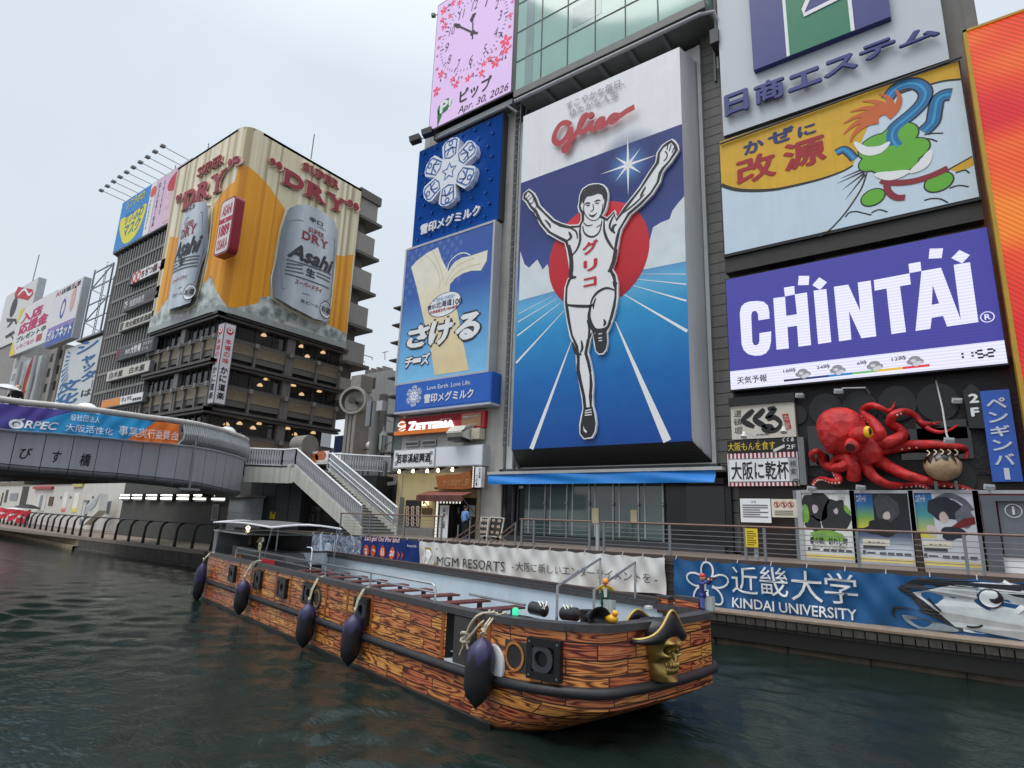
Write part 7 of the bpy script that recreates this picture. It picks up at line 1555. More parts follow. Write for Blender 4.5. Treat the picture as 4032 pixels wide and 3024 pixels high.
# ================================================================== wing with fins and its sign boards
wg=thing('office_wing','dark office wing of close upright fins carrying stacked sign boards','building',(-77,30,6.2))
MB().box((-84,27.6,5),(-69.32,45,35.2)).build('wall',smat('wing_dark',66,62,60,rough=.6,var=.15),wg);MB().box((-84.1,27.0,5),(-83.2,27.7,35.4)).build('edge_pier',smat('wing_pier',78,70,66,rough=.7,var=.15,streak=.2),wg)
mb=MB();m2=MB();m3=MB();x=-83.1;k=0
while x<-69.4:mb.box((x,26.95,6),(x+.22,27.5,35));x+=.74
z=7.3
while z<35.5:m2.box((-83.2,26.9,z-.2),(-69.4,27.4,z+.12));m3.box((-83.1,27.45,z+.12),(-69.4,27.55,z+.9));z+=2.35
mb.build('fin_frame',smat('fin_grey',140,138,136,rough=.5,var=.1,streak=.12),wg);m2.build('floor_trim',smat('floor_edge',128,124,120,rough=.5,streak=.1),wg);m3.build('window_pane',GLASSD,wg)
def board(name,label,view,tl,tr,br,bl,y,m,texts=(),dep=.5,frame=None):
 pl=PY(y);b=rrect(pl,view,tl,tr,br,bl);t=thing(name,label,'sign',(b[0],y,b[1]));MB().box((b[0],y+.02,b[1]),(b[2],y+dep,b[3])).build('cabinet',frame or GREY,t);MB().rect(pl,b[0]+.08,b[1]+.08,b[2]-.08,b[3]-.08,.0,.015).build('face',m,t)
 for body,u0,v0,u1,v1,mm,bo,vt in texts:
  MB().text(pl,body,(b[0]+(b[2]-b[0])*u0,b[1]+(b[3]-b[1])*v0,b[0]+(b[2]-b[0])*u1,b[1]+(b[3]-b[1])*v1),.02,0,bo,0,vt).build('lettering',mm,t)
 return t,pl,b
DT=smat('board_brown',66,58,58,rough=.4,var=.06)
t,pl,b=board('sign_board','topmost long white board on the finned wing with red ring marks',VA,(1240,185),(1560,20),(1525,130),(1215,300),26.4,PWHITE,[('ちぢつ鍋',.3,.15,.78,.88,smat('brown_ink',96,56,44,var=0),.05,False),('しゃぶしゃぶ',.81,.55,.99,.8,INK,.01,False),('7F',.81,.2,.9,.45,INK,.02,False)]);mb=MB();[mb.disc(pl,(b[0]+.7+1.15*k,(b[1]+b[3])/2),.55,.7,.02,0,20,0,.6)for k in(0,1)];mb.build('ring_print',smat('ring_orange',200,70,50,var=0),t);MB().box((b[0]-.75,26.42,b[1]),(b[0]-.05,26.9,b[3])).build('side_tab',BLACK,t)
board('sign_board','dark brown board on the finned wing starting with 7F',VA,(1165,440),(1500,270),(1480,390),(1140,560),26.4,DT,[('7F',.02,.2,.12,.75,PWHITE,.02,False),('個室肉割烹',.18,.2,.6,.75,PWHITE,.01,False),('ーーーー',.66,.3,.95,.6,smat('print_grey',96,90,92),0,False)])
board('sign_board','cream board with brush lettering under the dark 7F board',VA,(1120,650),(1440,510),(1425,600),(1095,750),26.4,smat('board_cream',206,202,190,rough=.5,var=.05),[('完全個室居酒屋',.2,.2,.95,.8,INK,.02,False),('響',.03,.1,.14,.9,smat('print_grey',96,90,92),.03,False)])
board('sign_board','black board with a red 5F tab and white lettering on the finned wing',VA,(1085,880),(1440,770),(1410,890),(1075,1010),26.4,smat('board_charcoal',50,46,48,rough=.4),[('大牧場',.42,.2,.70,.8,PWHITE,.03,False),('焼肉',.28,.3,.4,.65,PWHITE,.02,False),('5F',.015,.2,.085,.8,PRED,.04,False),('ホルモン',.75,.55,.98,.8,PWHITE,.01,False),('ビール',.75,.2,.9,.45,PWHITE,.01,False)])
board('sign_board','cream board repeating three black characters twice below the charcoal board',VA,(1000,1100),(1405,985),(1385,1090),(985,1200),26.4,smat('board_cream',206,202,190,rough=.5,var=.05),[('白木屋',.08,.2,.40,.8,INK,.02,False),('白木屋',.56,.2,.90,.8,INK,.02,False)])
t,pl,b=board('sign_board','lowest board on the finned wing, half orange and half white',VA,(948,1370),(1335,1280),(1330,1370),(938,1450),26.4,PWHITE,[('きょやむ',.52,.35,.76,.85,INK,.03,False),('ーーーー',.78,.2,.97,.5,INK,0,False)]);MB().rect(pl,b[0]+.1,b[1]+.1,b[0]+(b[2]-b[0])*.48,b[3]-.1,.02).build('orange_print',smat('board_orange',232,140,30,rough=.45),t)
# rooftop billboard with its lamps
t,pl,b=board('roof_billboard','blue and pink rooftop billboard with a row of thin lamp arms',VB,(150,545),(735,180),(500,690),(85,915),26.6,smat('bill_pink',226,196,220,rough=.5,var=.03),[],.9,LGREY)
MB().add([(b[2],26.62,b[1]),(b[2]+1.2,29.5,b[1]),(b[2]+1.2,29.5,b[3]),(b[2],26.62,b[3])],[(0,1,2,3)]).build('side_panel',OFFW,t)
P_=lambda*pts:PY(26.6).sts(VB,pts);xs_=(P_((362,425))[0][0]+P_((300,790))[0][0])/2;MB().rect(pl,b[0]+.1,b[1]+.1,xs_,b[3]-.1,.02).build('blue_print',smat('bill_blue',40,140,214,rough=.5),t)
xs2=(P_((400,405))[0][0]+P_((345,770))[0][0])/2;MB().rect(pl,xs_,b[1]+.1,xs2,b[3]-.1,.02).build('white_print',PWHITE,t)
MB().poly(pl,spline(P_((140,680),(160,660),(200,650),(260,600),(325,555),(322,600),(290,700),(250,780),(200,835),(160,845),(142,800),(132,740),(140,680)),3)[:-1],.03).build('mask_print',smat('bill_yellow',236,226,70,var=0),t)
mb=MB();mb.text(pl,'リフふわ',pl.tb(VB,165,718,300,78),.045,0,.03,.15);mb.text(pl,'マスク',pl.tb(VB,155,806,272,82),.045,0,.03,.15);mb.build('mask_lettering',smat('bill_blue2',60,130,180,var=0),t);MB().text(pl,'リフラボの',pl.tb(VB,180,602,312,56),.045,0,.03,.15).build('lettering',smat('bill_yellow',236,226,70,var=0),t)
mb=MB();mb.text(pl,'大木ハウスチアル',(lambda a,c:(a[0],a[1],c[0],c[1]))(*P_((314,750),(366,520))),.03,0,.02,0,True);mb.text(pl,'実績と信頼の',(lambda a,c:(a[0],a[1],c[0],c[1]))(*P_((415,640),(468,380))),.03,0,.02,0,True);mb.text(pl,'ロングセラー商品',(lambda a,c:(a[0],a[1],c[0],c[1]))(*P_((362,730),(435,400))),.03,0,.02,0,True);mb.text(pl,'19',(lambda a,c:(a[0],a[1],c[0],c[1]))(*P_((665,320),(692,230))),.03,0,.02,0,True);mb.build('upright_lettering',smat('bill_ink',66,66,84,var=0),t)
MB().disc(pl,P_((378,470))[0],.75,.75,.03).build('round_print',smat('bill_orange',232,96,60,var=0),t);a=P_((550,380))[0];MB().disc(pl,(a[0],a[1]+.0),2.3,1.25,.03,0,30,.1).build('lid_print',smat('bill_lid',206,62,84,var=.05),t);MB().rect(pl,a[0]-2.0,b[1]+.4,a[0]+2.1,a[1]-.6,.026).build('jar_print',smat('bill_jar',232,200,212,var=.2,vs=1.5),t)
mb=MB();m2=MB()
for k in range(10):x=b[0]+.8+(b[2]-b[0]-1.0)*k/9.3;mb.tube([(x,26.6,b[3]),(x-.2,24.0,b[3]+.25)],.05,5);m2.box((x-.45,23.6,b[3]+.12),(x+.1,24.05,b[3]+.34))
mb.build('lamp_arm_frame',LGREY,t);m2.build('lamp_trim',GREY,t)
mb=MB();n=14
for k in range(n):
 xa_,xb_=b[0]+(b[2]-b[0])*k/n,b[0]+(b[2]-b[0])*(k+1)/n;mb.bar((xa_,26.8,b[1]),(xb_,27.4,b[1]-1.0),.1,.1);mb.bar((xb_,26.8,b[1]),(xa_,27.4,b[1]-1.0),.1,.1)
mb.box((b[0],26.7,b[1]-.12),(b[2],27.6,b[1]));mb.build('support_lattice',DGREY,t)
mb=MB();[mb.tube([(x,29,b[3]-2),(x,29,b[3]+4.0)],.06,5)for x in(-68.6,-77)];mb.build('rod_frame',GREY,t)
# ================================================================== far signs on the embankment further along
MAG=smat('magenta_print',196,32,104,var=0)
t,pl,b=board('roof_sign','white roof sign with a red square emblem and black letters turned sideways',VA,(100,275),(352,330),(200,860),(-60,840),30,smat('far_white',216,216,214,rough=.5,var=.06),[],1.2,LGREY)
MB().poly(pl,pl.sts(VA,[(172,305),(305,330),(312,375),(262,432),(140,405),(138,375)]),.03).build('emblem',smat('emblem_red',190,40,50,var=0),t);MB().stroke(pl,spline(pl.sts(VA,[(170,385),(230,330),(270,380),(300,360)])),.5,.04).build('emblem_stroke_print',PWHITE,t)
mb=MB();o_=pl.st(VA(128,497));mb.disc(pl,o_,1.9,2.0,.03,0,24);
for q in([(62,600),(155,605),(150,630),(66,635)],[(100,635),(125,632),(85,680),(60,690)],[(150,605),(165,660),(140,652)],[(45,770),(130,715),(140,740),(60,790)],[(90,740),(140,790),(120,800)]):mb.poly(pl,pl.sts(VA,q),.03)
mb.build('lettering',INK,t);mb=MB();mb.tube([(b[2]-6,30.6,b[3]),(b[2]-5.6,30.6,b[3]+6)],.08,5);mb.build('rod_frame',GREY,t);MB().box((b[0],30.2,4),(b[2]-1,36,b[1]-.1)).build('support_block',smat('far_block',150,146,144,rough=.7),t)
t,pl,b=board('roof_sign','white advertising board with magenta characters and yellow corners',VA,(205,442),(500,432),(420,900),(100,892),28,smat('far_white2',224,224,224,rough=.5,var=.04),[('入店',.12,.64,.72,.86,MAG,.06,False),('応援金',.12,.40,.92,.64,MAG,.06,False),('プレゼント中',.12,.25,.92,.37,INK,.05,False),('いちごなび',.18,.10,.66,.19,MAG,.02,False)],.8,LGREY)
mb=MB();mb.poly(pl,[(b[0]+.1,b[3]-.1),(b[0]+.1,b[3]-2.6),(b[0]+3,b[3]-.1)],.03);mb.poly(pl,[(b[0]+.1,b[1]+.1),(b[0]+3.2,b[1]+.1),(b[0]+.1,b[1]+3)],.03);mb.build('corner_print',YELLOW,t);MB().rect(pl,b[0]+(b[2]-b[0])*.72,b[1]+.8,b[0]+(b[2]-b[0])*.86,b[1]+1.9,.03).build('emblem',PRED,t)
t2,pl,b=board('roof_sign','tall white and blue billboard propped by a steel lattice tower',VA,(535,330),(782,228),(655,792),(405,872),26.4,smat('far_pale',226,222,226,rough=.5,var=.05),[('AI',.03,.885,.2,.97,smat('ai_red',196,90,100,var=0),.03,False),('店舗王様',.24,.88,.94,.97,smat('bill_ink',66,66,84,var=0),.03,False)],.9,LGREY)
MB().rect(pl,b[0]+.1,b[1]+.1,b[2]-.1,b[1]+(b[3]-b[1])*.26,.02).build('blue_print',smat('far_blue',52,84,170,rough=.5),t2);MB().rect(pl,b[0]+.1,b[1]+(b[3]-b[1])*.26,b[2]-.1,b[1]+(b[3]-b[1])*.33,.02).build('violet_print',smat('far_violet',150,130,190),t2);MB().text(pl,'ガルフネット',(b[0]+.5,b[1]+.7,b[2]-.5,b[1]+2.4),.035,0,.05).build('lettering',PWHITE,t2)
mb=MB();mb.disc(pl,(b[2]-2.4,b[1]+6.0),.8,1.9,.03);mb.disc(pl,(b[2]-2.2,b[1]+8.0),.5,.5,.03);mb.build('figure_print',smat('far_peach',220,178,170,var=.2,vs=3),t2);mb=MB();mb.disc(pl,(b[0]+4.6,b[1]+5.2),.9,1.5,.03,0,20,0,.7);mb.build('loop_print',smat('far_blue',52,84,170,rough=.5),t2)
MB().box((b[2],26.4,b[1]),(b[2]+.3,27.3,b[3])).build('end_panel',LGREY,t2)
mb=MB();x0,x1=b[2]+1.2,b[2]+7.5;zt_=b[3]+1.0;zb_=b[1]-.2
for x in(x0,x1):
 for y in(27.2,29.6):mb.bar((x,y,zb_),(x,y,zt_-(0 if x==x0 else.4)),.18,.18)
for k in range(5):
 z=zb_+(zt_-zb_)*k/4.2;mb.bar((x0,27.2,z),(x1,27.2,z),.14,.14);mb.bar((x0,29.6,z),(x1,29.6,z),.12,.12)
for k in range(4):
 z,z2=zb_+(zt_-zb_)*k/4.2,zb_+(zt_-zb_)*(k+1)/4.2;a_,b_=(x0,x1)if k%2 else(x1,x0);mb.bar((a_,27.2,z),(b_,27.2,z2),.12,.12);mb.bar((x1,27.2,z),(x1,29.6,z2),.1,.1)
for k in range(26):z=zb_+1+k*.4;mb.bar((x0+1.2,28,z),(x0+1.8,28,z),.06,.06)
mb.bar((x0+1.2,28,zb_),(x0+1.2,28,zt_),.07,.07);mb.bar((x0+1.8,28,zb_),(x0+1.8,28,zt_),.07,.07);mb.build('lattice_frame',smat('galvanised',150,154,160,rough=.4,metal=.3),t2)
mb=MB();m_=MB();mb.box((x0-1,27,zb_-.3),(x1+1,30,zb_-.1));mb.build('tower_base',GREY,t2)
t,pl,b=board('wall_sign','pale sign with blue sun rays and big blue brush characters',VA,(640,800),(950,850),(845,1450),(500,1400),27.2,smat('ray_pale',206,210,212,rough=.5,var=.05),[],.5,GREY)
mb=MB();c=pl.st(VA(735,960));rnd=random.Random(4)
for k in range(46):
 an=2*math.pi*k/46;r0=3.3;far=12
 P=[(c[0]+r0*math.cos(an-.02),c[1]+r0*math.sin(an-.02)),(c[0]+far*math.cos(an-.045),c[1]+far*math.sin(an-.045)),(c[0]+far*math.cos(an+.045),c[1]+far*math.sin(an+.045)),(c[0]+r0*math.cos(an+.02),c[1]+r0*math.sin(an+.02))]
 ok=[]
 for f in[i/12 for i in range(13)]:
  p=(P[0][0]+(P[1][0]-P[0][0])*f,P[0][1]+(P[1][1]-P[0][1])*f)
  if b[0]+.25<p[0]<b[2]-.25 and b[1]+.25<p[1]<b[3]-.25:ok.append(f)
 if ok and(math.cos(an)<.25 and math.sin(an)>-.75):f=max(ok);mb.poly(pl,[P[0],tuple(V3(P[0]).lerp(V3(P[1]),f)),tuple(V3(P[3]).lerp(V3(P[2]),f)),P[3]],.02)
mb.build('ray_print',smat('ray_blue',40,116,170,var=0),t);mb=MB();RB=smat('ray_blue2',26,100,158,var=0)
for ch,bl,tr in(('シ',(710,945),(915,95)),('ャ',(752,1045),(885,75)),('ッ',(765,1105),(882,60)),('タ',(748,1200),(892,85)),('文',(532,1320),(740,110)),('化',(508,1430),(722,100))):mb.text(pl,ch,pl.tb(VA,*bl,*tr),.03,0,.05,.1)
mb.rect(pl,*pl.box(VA,(850,1250),(872,1175)),.03);mb.build('lettering',RB,t);MB().text(pl,'は',pl.tb(VA,752,1338,850,62),.03,0,.03).build('lettering',INK,t)
# low blocks behind the signs
for k,(bl,tr,y,col,lb)in enumerate((((40,1400),(190,950),29,(214,214,214),'white low house with dark window bands behind the clear umbrella'),((150,1400),(395,940),27.8,(190,192,194),'pale building with a red fan poster behind the clear umbrella'),((360,1400),(610,840),28.6,(150,142,134),'beige building with open balconies beside the sign of blue rays'),((-80,1160),(80,940),33,(132,44,40),'dark red building at the far end of the embankment'))):
 pl=PY(y);b=pl.box(VA,bl,tr);t=thing('waterside_building',lb,'building',(b[0],y,1));MB().box((b[0],y+.05,1),(b[2],y+8,b[3])).build('wall',smat('low_block%d'%k,*col,rough=.7,var=.1,streak=.2),t)
 mb=MB()
 if k in(0,2):
  for j in range(3):z=b[1]+(b[3]-b[1])*(.2+.28*j);mb.box((b[0]+.8,y-.0,z),(b[2]-.6,y+.06,z+(b[3]-b[1])*.15))
  mb.build('window_pane',GLASSM if k==0 else NEARB,t)
 if k==2:m=MB();m.box((b[2]-2.6,y-.4,1),(b[2]-1.4,y+.05,b[3]+.5));m.build('pier',CONC,t)
 if k==1:
  m=MB();p=pl.st(VA(265,1200));m.disc(pl,p,2.4,4.2,.02,0,24);m.build('red_print',smat('poster_crimson',156,40,42,var=.25,vs=1),t);m=MB();m.disc(pl,(p[0]+.6,p[1]+1.0),.8,2.6,.03,0,16,-.5);m.disc(pl,(p[0]+.2,p[1]-3),1.2,1.6,.03,0,9);m.build('fan_print',smat('fan_gold',206,160,110,var=.2),t)
  m=MB();[m.tube([(x,y-.6,1),(x,y-.6,b[3]-.3)],.3,8)for x in(b[0]+.3,b[2]-.2)];m.build('pillar_frame',LGREY,t)
# ================================================================== the stairs down from the bridge
SW=smat('stair_cream',206,206,196,rough=.55,var=.08,streak=.25)
st=thing('staircase','cream steel staircase with white railings coming down from the bridge to the promenade','stairs',(-29,22.9,2.46))
Ya,Yb=21.7,24.2;xa,za,xb,zb=-32.4,6.25,-25.9,2.9
mb=MB()
for y in(Ya,Yb):mb.add([(xa,y-.06,za-.85),(xb-.6,y-.06,2.46),(xb+.15,y-.06,2.46),(xb+.15,y-.06,zb-.02),(xa,y-.06,za+.1),(xa,y+.06,za-.85),(xb-.6,y+.06,2.46),(xb+.15,y+.06,2.46),(xb+.15,y+.06,zb-.02),(xa,y+.06,za+.1)],[(0,1,2,3,4),(9,8,7,6,5),(0,5,6,1),(2,7,8,3),(3,8,9,4)])
mb.build('stringer',SW,st)
tr_,rs_=MB(),MB();n=22
for k in range(n):
 x=xa+(xb-xa)*(k+1)/n;z=za-(za-2.46)*(k+1)/(n+1);dx_=(xb-xa)/n;tr_.box((x-dx_,Ya+.06,z-.05),(x+.05,Yb-.06,z));rs_.box((x-.01,Ya+.06,z-.17),(x+.015,Yb-.06,z-.05))
tr_.build('tread',smat('tread_dark',66,64,62,rough=.6),st);rs_.build('riser_plank',smat('riser_pale',196,196,186,rough=.5,streak=.2),st)
lx=BP[-4]
L0=[(xa,Ya),(-33.8,Ya),(-35.6,20.35)]
mb=MB();flat=Plane((0,0,za),(1,0,0),(0,1,0));mb.poly(flat,[(xa,Ya),(xa,Yb),(-38.5,Yb+1),(-38.5,19.6),L0[2],L0[1]][::-1],0,.14);mb.build('landing',CONC,st)
mb=MB()
for a,b in zip(L0,L0[1:]):mb.bar((a[0],a[1],za-.52),(b[0],b[1],za-.52),.12,.92)
mb.build('landing_beam',SW,st);MB().box((-33.05,Ya-.12,za-1.0),(-32.75,Ya+.2,za+.1)).build('joint_post',SW,st)
WR=smat('rail_white',226,230,232,rough=.35,var=.04);bal=MB();
def railrun(pts,yoff=0,n_per=.155,extra=True):
 for a,b in zip(pts,pts[1:]):
  a,b=V3(a),V3(b);L=math.hypot(b.x-a.x,b.y-a.y);m=max(2,int(L/n_per))
  for i in range(m+1):
   p=a.lerp(b,i/m);bal.bar(p+V3((0,0,.12)),p+V3((0,0,1.04)),.045,.09,(0,1,0));bal.bar(p+V3((0,0,.42)),p+V3((0,0,.74)),.075,.11,(0,1,0))
 MB().tube([V3(p)+V3((0,0,1.1))for p in pts],.055,8).build('handrail',WR,st,smooth=True);MB().tube([V3(p)+V3((0,0,.12))for p in pts],.03,6).build('bottom_rail',WR,st)
railrun([(-35.6,20.35,za),(-33.8,Ya,za),(xa,Ya,za),(xb,Ya,zb)]);railrun([(xa+.1,Yb,za),(xb+.1,Yb,zb)]);railrun([(-32.6,Yb,za),(-30,Yb+3,za)])
bal.build('baluster_slat',smat('baluster_grey',186,190,194,rough=.4,var=.05),st)
for k in(0,1):MB().tube([(xa+.2,Yb-.25,za+.75-.28*k),(xb+.1,Yb-.25,zb+.75-.28*k)],.03,8).build('wall_rail',WR,st,smooth=True)
# dark hoarding under the landing, shrine-like board, bottle sign
t=thing('hoarding','black panelled hoarding under the stair landing with a yellow notice','wall',(-35,23,1));MB().box((-38.5,22.6,.96),(-32.7,24.4,5.6)).build('panel',smat('hoarding_black',34,36,42,rough=.5,var=.12),t);mb=MB()
for z in(2.4,3.7):mb.box((-38.5,22.585,z),(-32.7,22.6,z+.03))
for x in(-37,-35.5,-34):mb.box((x,22.585,1),(x+.03,22.6,5.5))
mb.build('joint',NEARB,t);PHo=PY(22.6);b=PHo.box(S1,(450,1085),(516,1010));MB().rect(PHo,*b,.04,.03).build('notice',smat('notice_yellow',214,190,20),t);MB().poly(PHo,[(b[0]+.2,b[1]+.3),(b[0]+.5,b[1]+.3),(b[0]+.4,b[1]+.75),(b[0]+.3,b[1]+.6)],.05).build('notice_print',INK,t)
PSh=PY(23.4);t=thing('carved_board','dark carved board with a rounded crest standing under the stairs','board',tuple(PSh.hit(S1(870,1170))));MB().poly(PSh,PSh.sts(S1,[(775,1160),(770,990),(815,985),(840,955),(890,942),(940,955),(965,985),(995,990),(985,1165)]),0,.3).build('board',smat('board_dark',58,56,56,rough=.6,var=.2),t);MB().poly(PSh,PSh.sts(S1,[(805,1140),(802,1010),(955,1005),(950,1140)]),.02).build('panel',NEARB,t)
mb=MB();[mb.stroke(PSh,PSh.sts(S1,[(825+32*k,1120),(828+32*k,1050),(840+32*k,1030)]),.06,.03)for k in range(4)];mb.build('carving_print',GREY,t);MB().box((-31.6,23.2,2.46),(-27.8,24.6,2.62)).build('plinth',DGREY,t)
PBo=PY(22.8);t=thing('bottle_sign','small yellow and red bottle shaped sign under the stairs','sign',tuple(PBo.hit(S1(722,1165))));c=PBo.hit(S1(725,1165));top=PBo.hit(S1(730,1035));h=top.z-c.z;MB().lathe([(.19,0),(.2,.05*h),(.2,.5*h),(.09,.72*h)],c,14).build('bottle',smat('bottle_yellow',206,170,70,rough=.4),t,smooth=True);MB().lathe([(.09,.72*h),(.085,.98*h),(.09,h)],c,14).build('bottle_neck',smat('bottle_red',150,40,40,rough=.4),t,smooth=True);MB().lathe([(.205,.14*h),(.205,.42*h)],c,14).build('bottle_label',OFFW,t)
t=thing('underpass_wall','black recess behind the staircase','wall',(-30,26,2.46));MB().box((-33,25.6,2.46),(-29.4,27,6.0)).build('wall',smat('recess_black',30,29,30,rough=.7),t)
# ================================================================== things around the street mouth
PSp=PY(29.5);t=thing('stone_pillar','grey stone bridge pillar topped with a big round metal drum','pillar',tuple(PSp.hit(S5(660,950))));a=PSp.st(S5(650,950));b=PSp.st(S5(708,560));x0,x1=PSp.st(S5(640,800))[0],PSp.st(S5(705,800))[0];top=PSp.st(S5(690,655))[1]
MB().box((x0,29.5,5.5),(x1,30.9,top)).build('shaft',smat('pillar_stone',142,136,128,rough=.7,var=.12,bump=.1,streak=.2),t);mb=MB();[mb.box((x0+(x1-x0)*f-.04,29.47,5.5),(x0+(x1-x0)*f+.04,29.5,top-.3))for f in(.33,.68)];mb.build('groove',DGREY,t)
c=PSp.hit(S5(685,605));R=1.08;MB().lathe([(R,-.9),(R*1.04,-.85),(R*1.04,.85),(R,.9),(R*.86,.9),(R*.84,.3),(.3,.1)],c+V3((0,.6,0)),26,V3((.55,-1,.05))).build('drum',smat('drum_metal',150,146,138,rough=.35,metal=.5,var=.12),t,smooth=True);MB().lathe([(.1,.0),(.2,.9),(.34,1.0)],c+V3((0,.6,0)),12,V3((.55,-1,.05))).build('horn',smat('drum_dark',60,58,56),t);MB().box((c.x-.6,29.8,c.z+.9),(c.x+.6,31,c.z+2.2)).build('cap',smat('pillar_stone',142,136,128),t)
PSq=PY(27.5);t=thing('stone_bollard','low rounded stone pier at the top of the stairs','pillar',tuple(PSq.hit(S1(735,320))));b=PSq.box(S1,(660,330),(815,195));MB().box((b[0]+.1,27.5,5.5),(b[2]-.05,29,b[3]-.35)).build('shaft',smat('pillar_stone',142,136,128),t);MB().lathe([(.01,b[2]-b[0]),(.75,b[2]-b[0]-.02),(.75,.02),(.01,0)],(b[0],28.2,b[3]-.5),18,(1,0,0)).build('cap',smat('pillar_grey',126,122,118,rough=.7),t,smooth=True)
PFo=PY(28.5);b=PFo.box(S1,(845,495),(1090,345));t=thing('food_poster','white poster with dishes of crab at the top of the stairs','poster',(b[0],28.5,b[1]));MB().rect(PFo,*b,0,.1).build('board',PWHITE,t);mb=MB();mb.disc(PFo,(b[0]+.35*(b[2]-b[0]),b[1]+.45*(b[3]-b[1])),.55,.4,.01);mb.disc(PFo,(b[0]+.65*(b[2]-b[0]),b[1]+.62*(b[3]-b[1])),.7,.4,.01);mb.build('food_print',smat('crab_food',196,110,70,var=.4,vs=6),t);MB().rect(PFo,b[0]+.5*(b[2]-b[0]),b[1]+.08,b[2]-.1,b[1]+.3*(b[3]-b[1]),.02).build('caption_print',OFFW,t)
def pole_lamp(view,base,top,y,label,heads):
 pl=PY(y);p0,p1=pl.hit(view(*base)),pl.hit(view(*top));t=thing('street_lamp',label,'street lamp',tuple(p0));MB().tube([(p1.x,y,5.8),p1],.09,8).build('pole',BLACK,t)
 for h in heads:c=pl.hit(view(*h));MB().ell(c,(.28,.28,.28),14,8).build('globe',smat('lamp_globe',226,226,220,rough=.3),t,smooth=True);MB().bar((p1.x,y,c.z-.35),(c.x,y,c.z-.3),.06,.06).build('arm',BLACK,t)
pole_lamp(S1,(1440,430),(1460,-60),30.5,'tall black lamp post with a pale globe in the street mouth',[(1535,285)])
pole_lamp(S1,(1680,440),(1690,330),29,'short black lamp post with a globe beside the lantern',[(1645,290)])
PLn=PY(28.0);c=PLn.hit(S1(1675,250));t=thing('street_lantern','black iron street lantern with a glass body by the noodle shop corner','street lamp',(c.x,28,5.8));MB().lathe([(.16,-.75),(.32,-.55),(.34,.45),(.1,.75),(.04,1.1)],c,8).build('glass',smat('lantern_glass',150,156,150,rough=.15),t);mb=MB();mb.tube([(c.x,28,5.8),(c.x,28,c.z-.7)],.08,8);[mb.bar((c.x+.33*math.cos(q),28+.33*math.sin(q),c.z-.55),(c.x+.33*math.cos(q),28+.33*math.sin(q),c.z+.45),.04,.04)for q in[k*math.pi/4 for k in range(8)]];mb.build('frame',BLACK,t)
# railing and buildings at the street mouth
PSt=PY(26.9);t=thing('bridge_parapet','grey metal parapet panels between the stairs and the noodle shop','railing',(-29.5,27,5.6));b=PSt.box(S1,(1440,690),(1720,455));MB().box((b[0],26.9,b[1]),(b[2],27.0,b[3]-.1)).build('panel',smat('parapet_mesh',112,112,112,rough=.5,metal=.2),t);MB().tube([(b[0],26.9,b[3]),(b[2],26.9,b[3])],.05,8).build('handrail',GREY,t);[MB().box((b[0]+(b[2]-b[0])*f-.05,26.8,b[1]),(b[0]+(b[2]-b[0])*f+.05,26.9,b[3])).build('post',GREY,t)for f in(.02,.25,.72,.98)]
PG1=PY(60);b=PG1.box(S5,(690,950),(935,405));t=thing('street_building','grey concrete building with a deep top balcony at the end of the street','building',(b[0],60,5.6));b2=PG1.box(S5,(690,950),(800,410));MB().box((b[0]-2,60,5.6),(b[2],75,b[3])).build('wall',smat('street_grey',170,170,168,rough=.7,var=.1,streak=.2),t);c=PG1.box(S5,(728,540),(842,455));MB().rect(PG1,c[0]-2,c[1],c[2],c[3],.03).build('balcony_recess',DGREY,t);c=PG1.box(S5,(850,950),(915,560));MB().rect(PG1,*c,.6,.6).build('side_panel',smat('street_dark',96,96,94,streak=.2),t);c=PG1.box(S5,(705,800),(805,580));MB().rect(PG1,*c,.4,.3).build('poster',smat('mono_poster',200,202,216,var=.05),t);MB().poly(PG1,PG1.sts(S5,[(712,760),(742,640),(775,600),(750,700),(738,765)]),.45).build('dark_print',INK,t);c=PG1.box(S5,(690,940),(820,830));MB().rect(PG1,*c,3.5,.3).build('blue_sign',smat('sign_navy',24,52,110,var=.5,vs=1.2),t)
mb=MB();c=PG1.box(S5,(650,425),(780,345));[mb.box((c[0]+(c[2]-c[0])*k/7,64,c[1]-2),(c[0]+(c[2]-c[0])*(k+.6)/7,66,c[3]-.5*(k%2)))for k in range(7)];c=PG1.box(S5,(850,405),(938,345));mb.box((c[0],64,c[1]-1),(c[2]+2,68,c[3]));mb.build('roof_plant_trim',smat('roof_plant',130,122,116,rough=.8,var=.2),t)
mb=MB();P=PY(62);a=[P.hit(S5(*q))for q in((728,300),(818,330),(818,345),(735,310),(770,360),(800,310))];[mb.tube([p,q],.09,4)for p,q in((a[0],a[1]),(a[0],a[4]),(a[1],a[2]))];mb.tube([P.hit(S5(897,345)),P.hit(S5(897,292))],.08,4);mb.tube([P.hit(S5(880,300)),P.hit(S5(918,292))],.06,4);mb.build('aerial_frame',GREY,t)
PG2=PY(44);b=PG2.box(S5,(930,720),(1000,-20));t=thing('glass_stair_tower','glass stair tower with projecting floor fins behind the blue poster','building',(b[0],44,5.6));x0=PG2.st(S5(958,700))[0];xt=PG2.st(S5(985,60))[0];zt_=PG2.st(S5(985,-25))[1];MB().box((x0,44,5.6),(x0+9,50,zt_)).build('glazing',smat('tower_glass',150,166,164,rough=.1,var=.15,vs=.5),t);mb=MB();z=8.0
while z<zt_+.5:mb.box((x0-.8,43.2,z),(x0+9,50,z+.16));z+=2.05
mb.build('floor_trim',smat('fin_dark',88,88,88),t);mb=MB();[mb.box((x0+k*1.4,43.9,5.6),(x0+k*1.4+.16,44.05,zt_))for k in range(6)];mb.build('mullion',GREY,t)
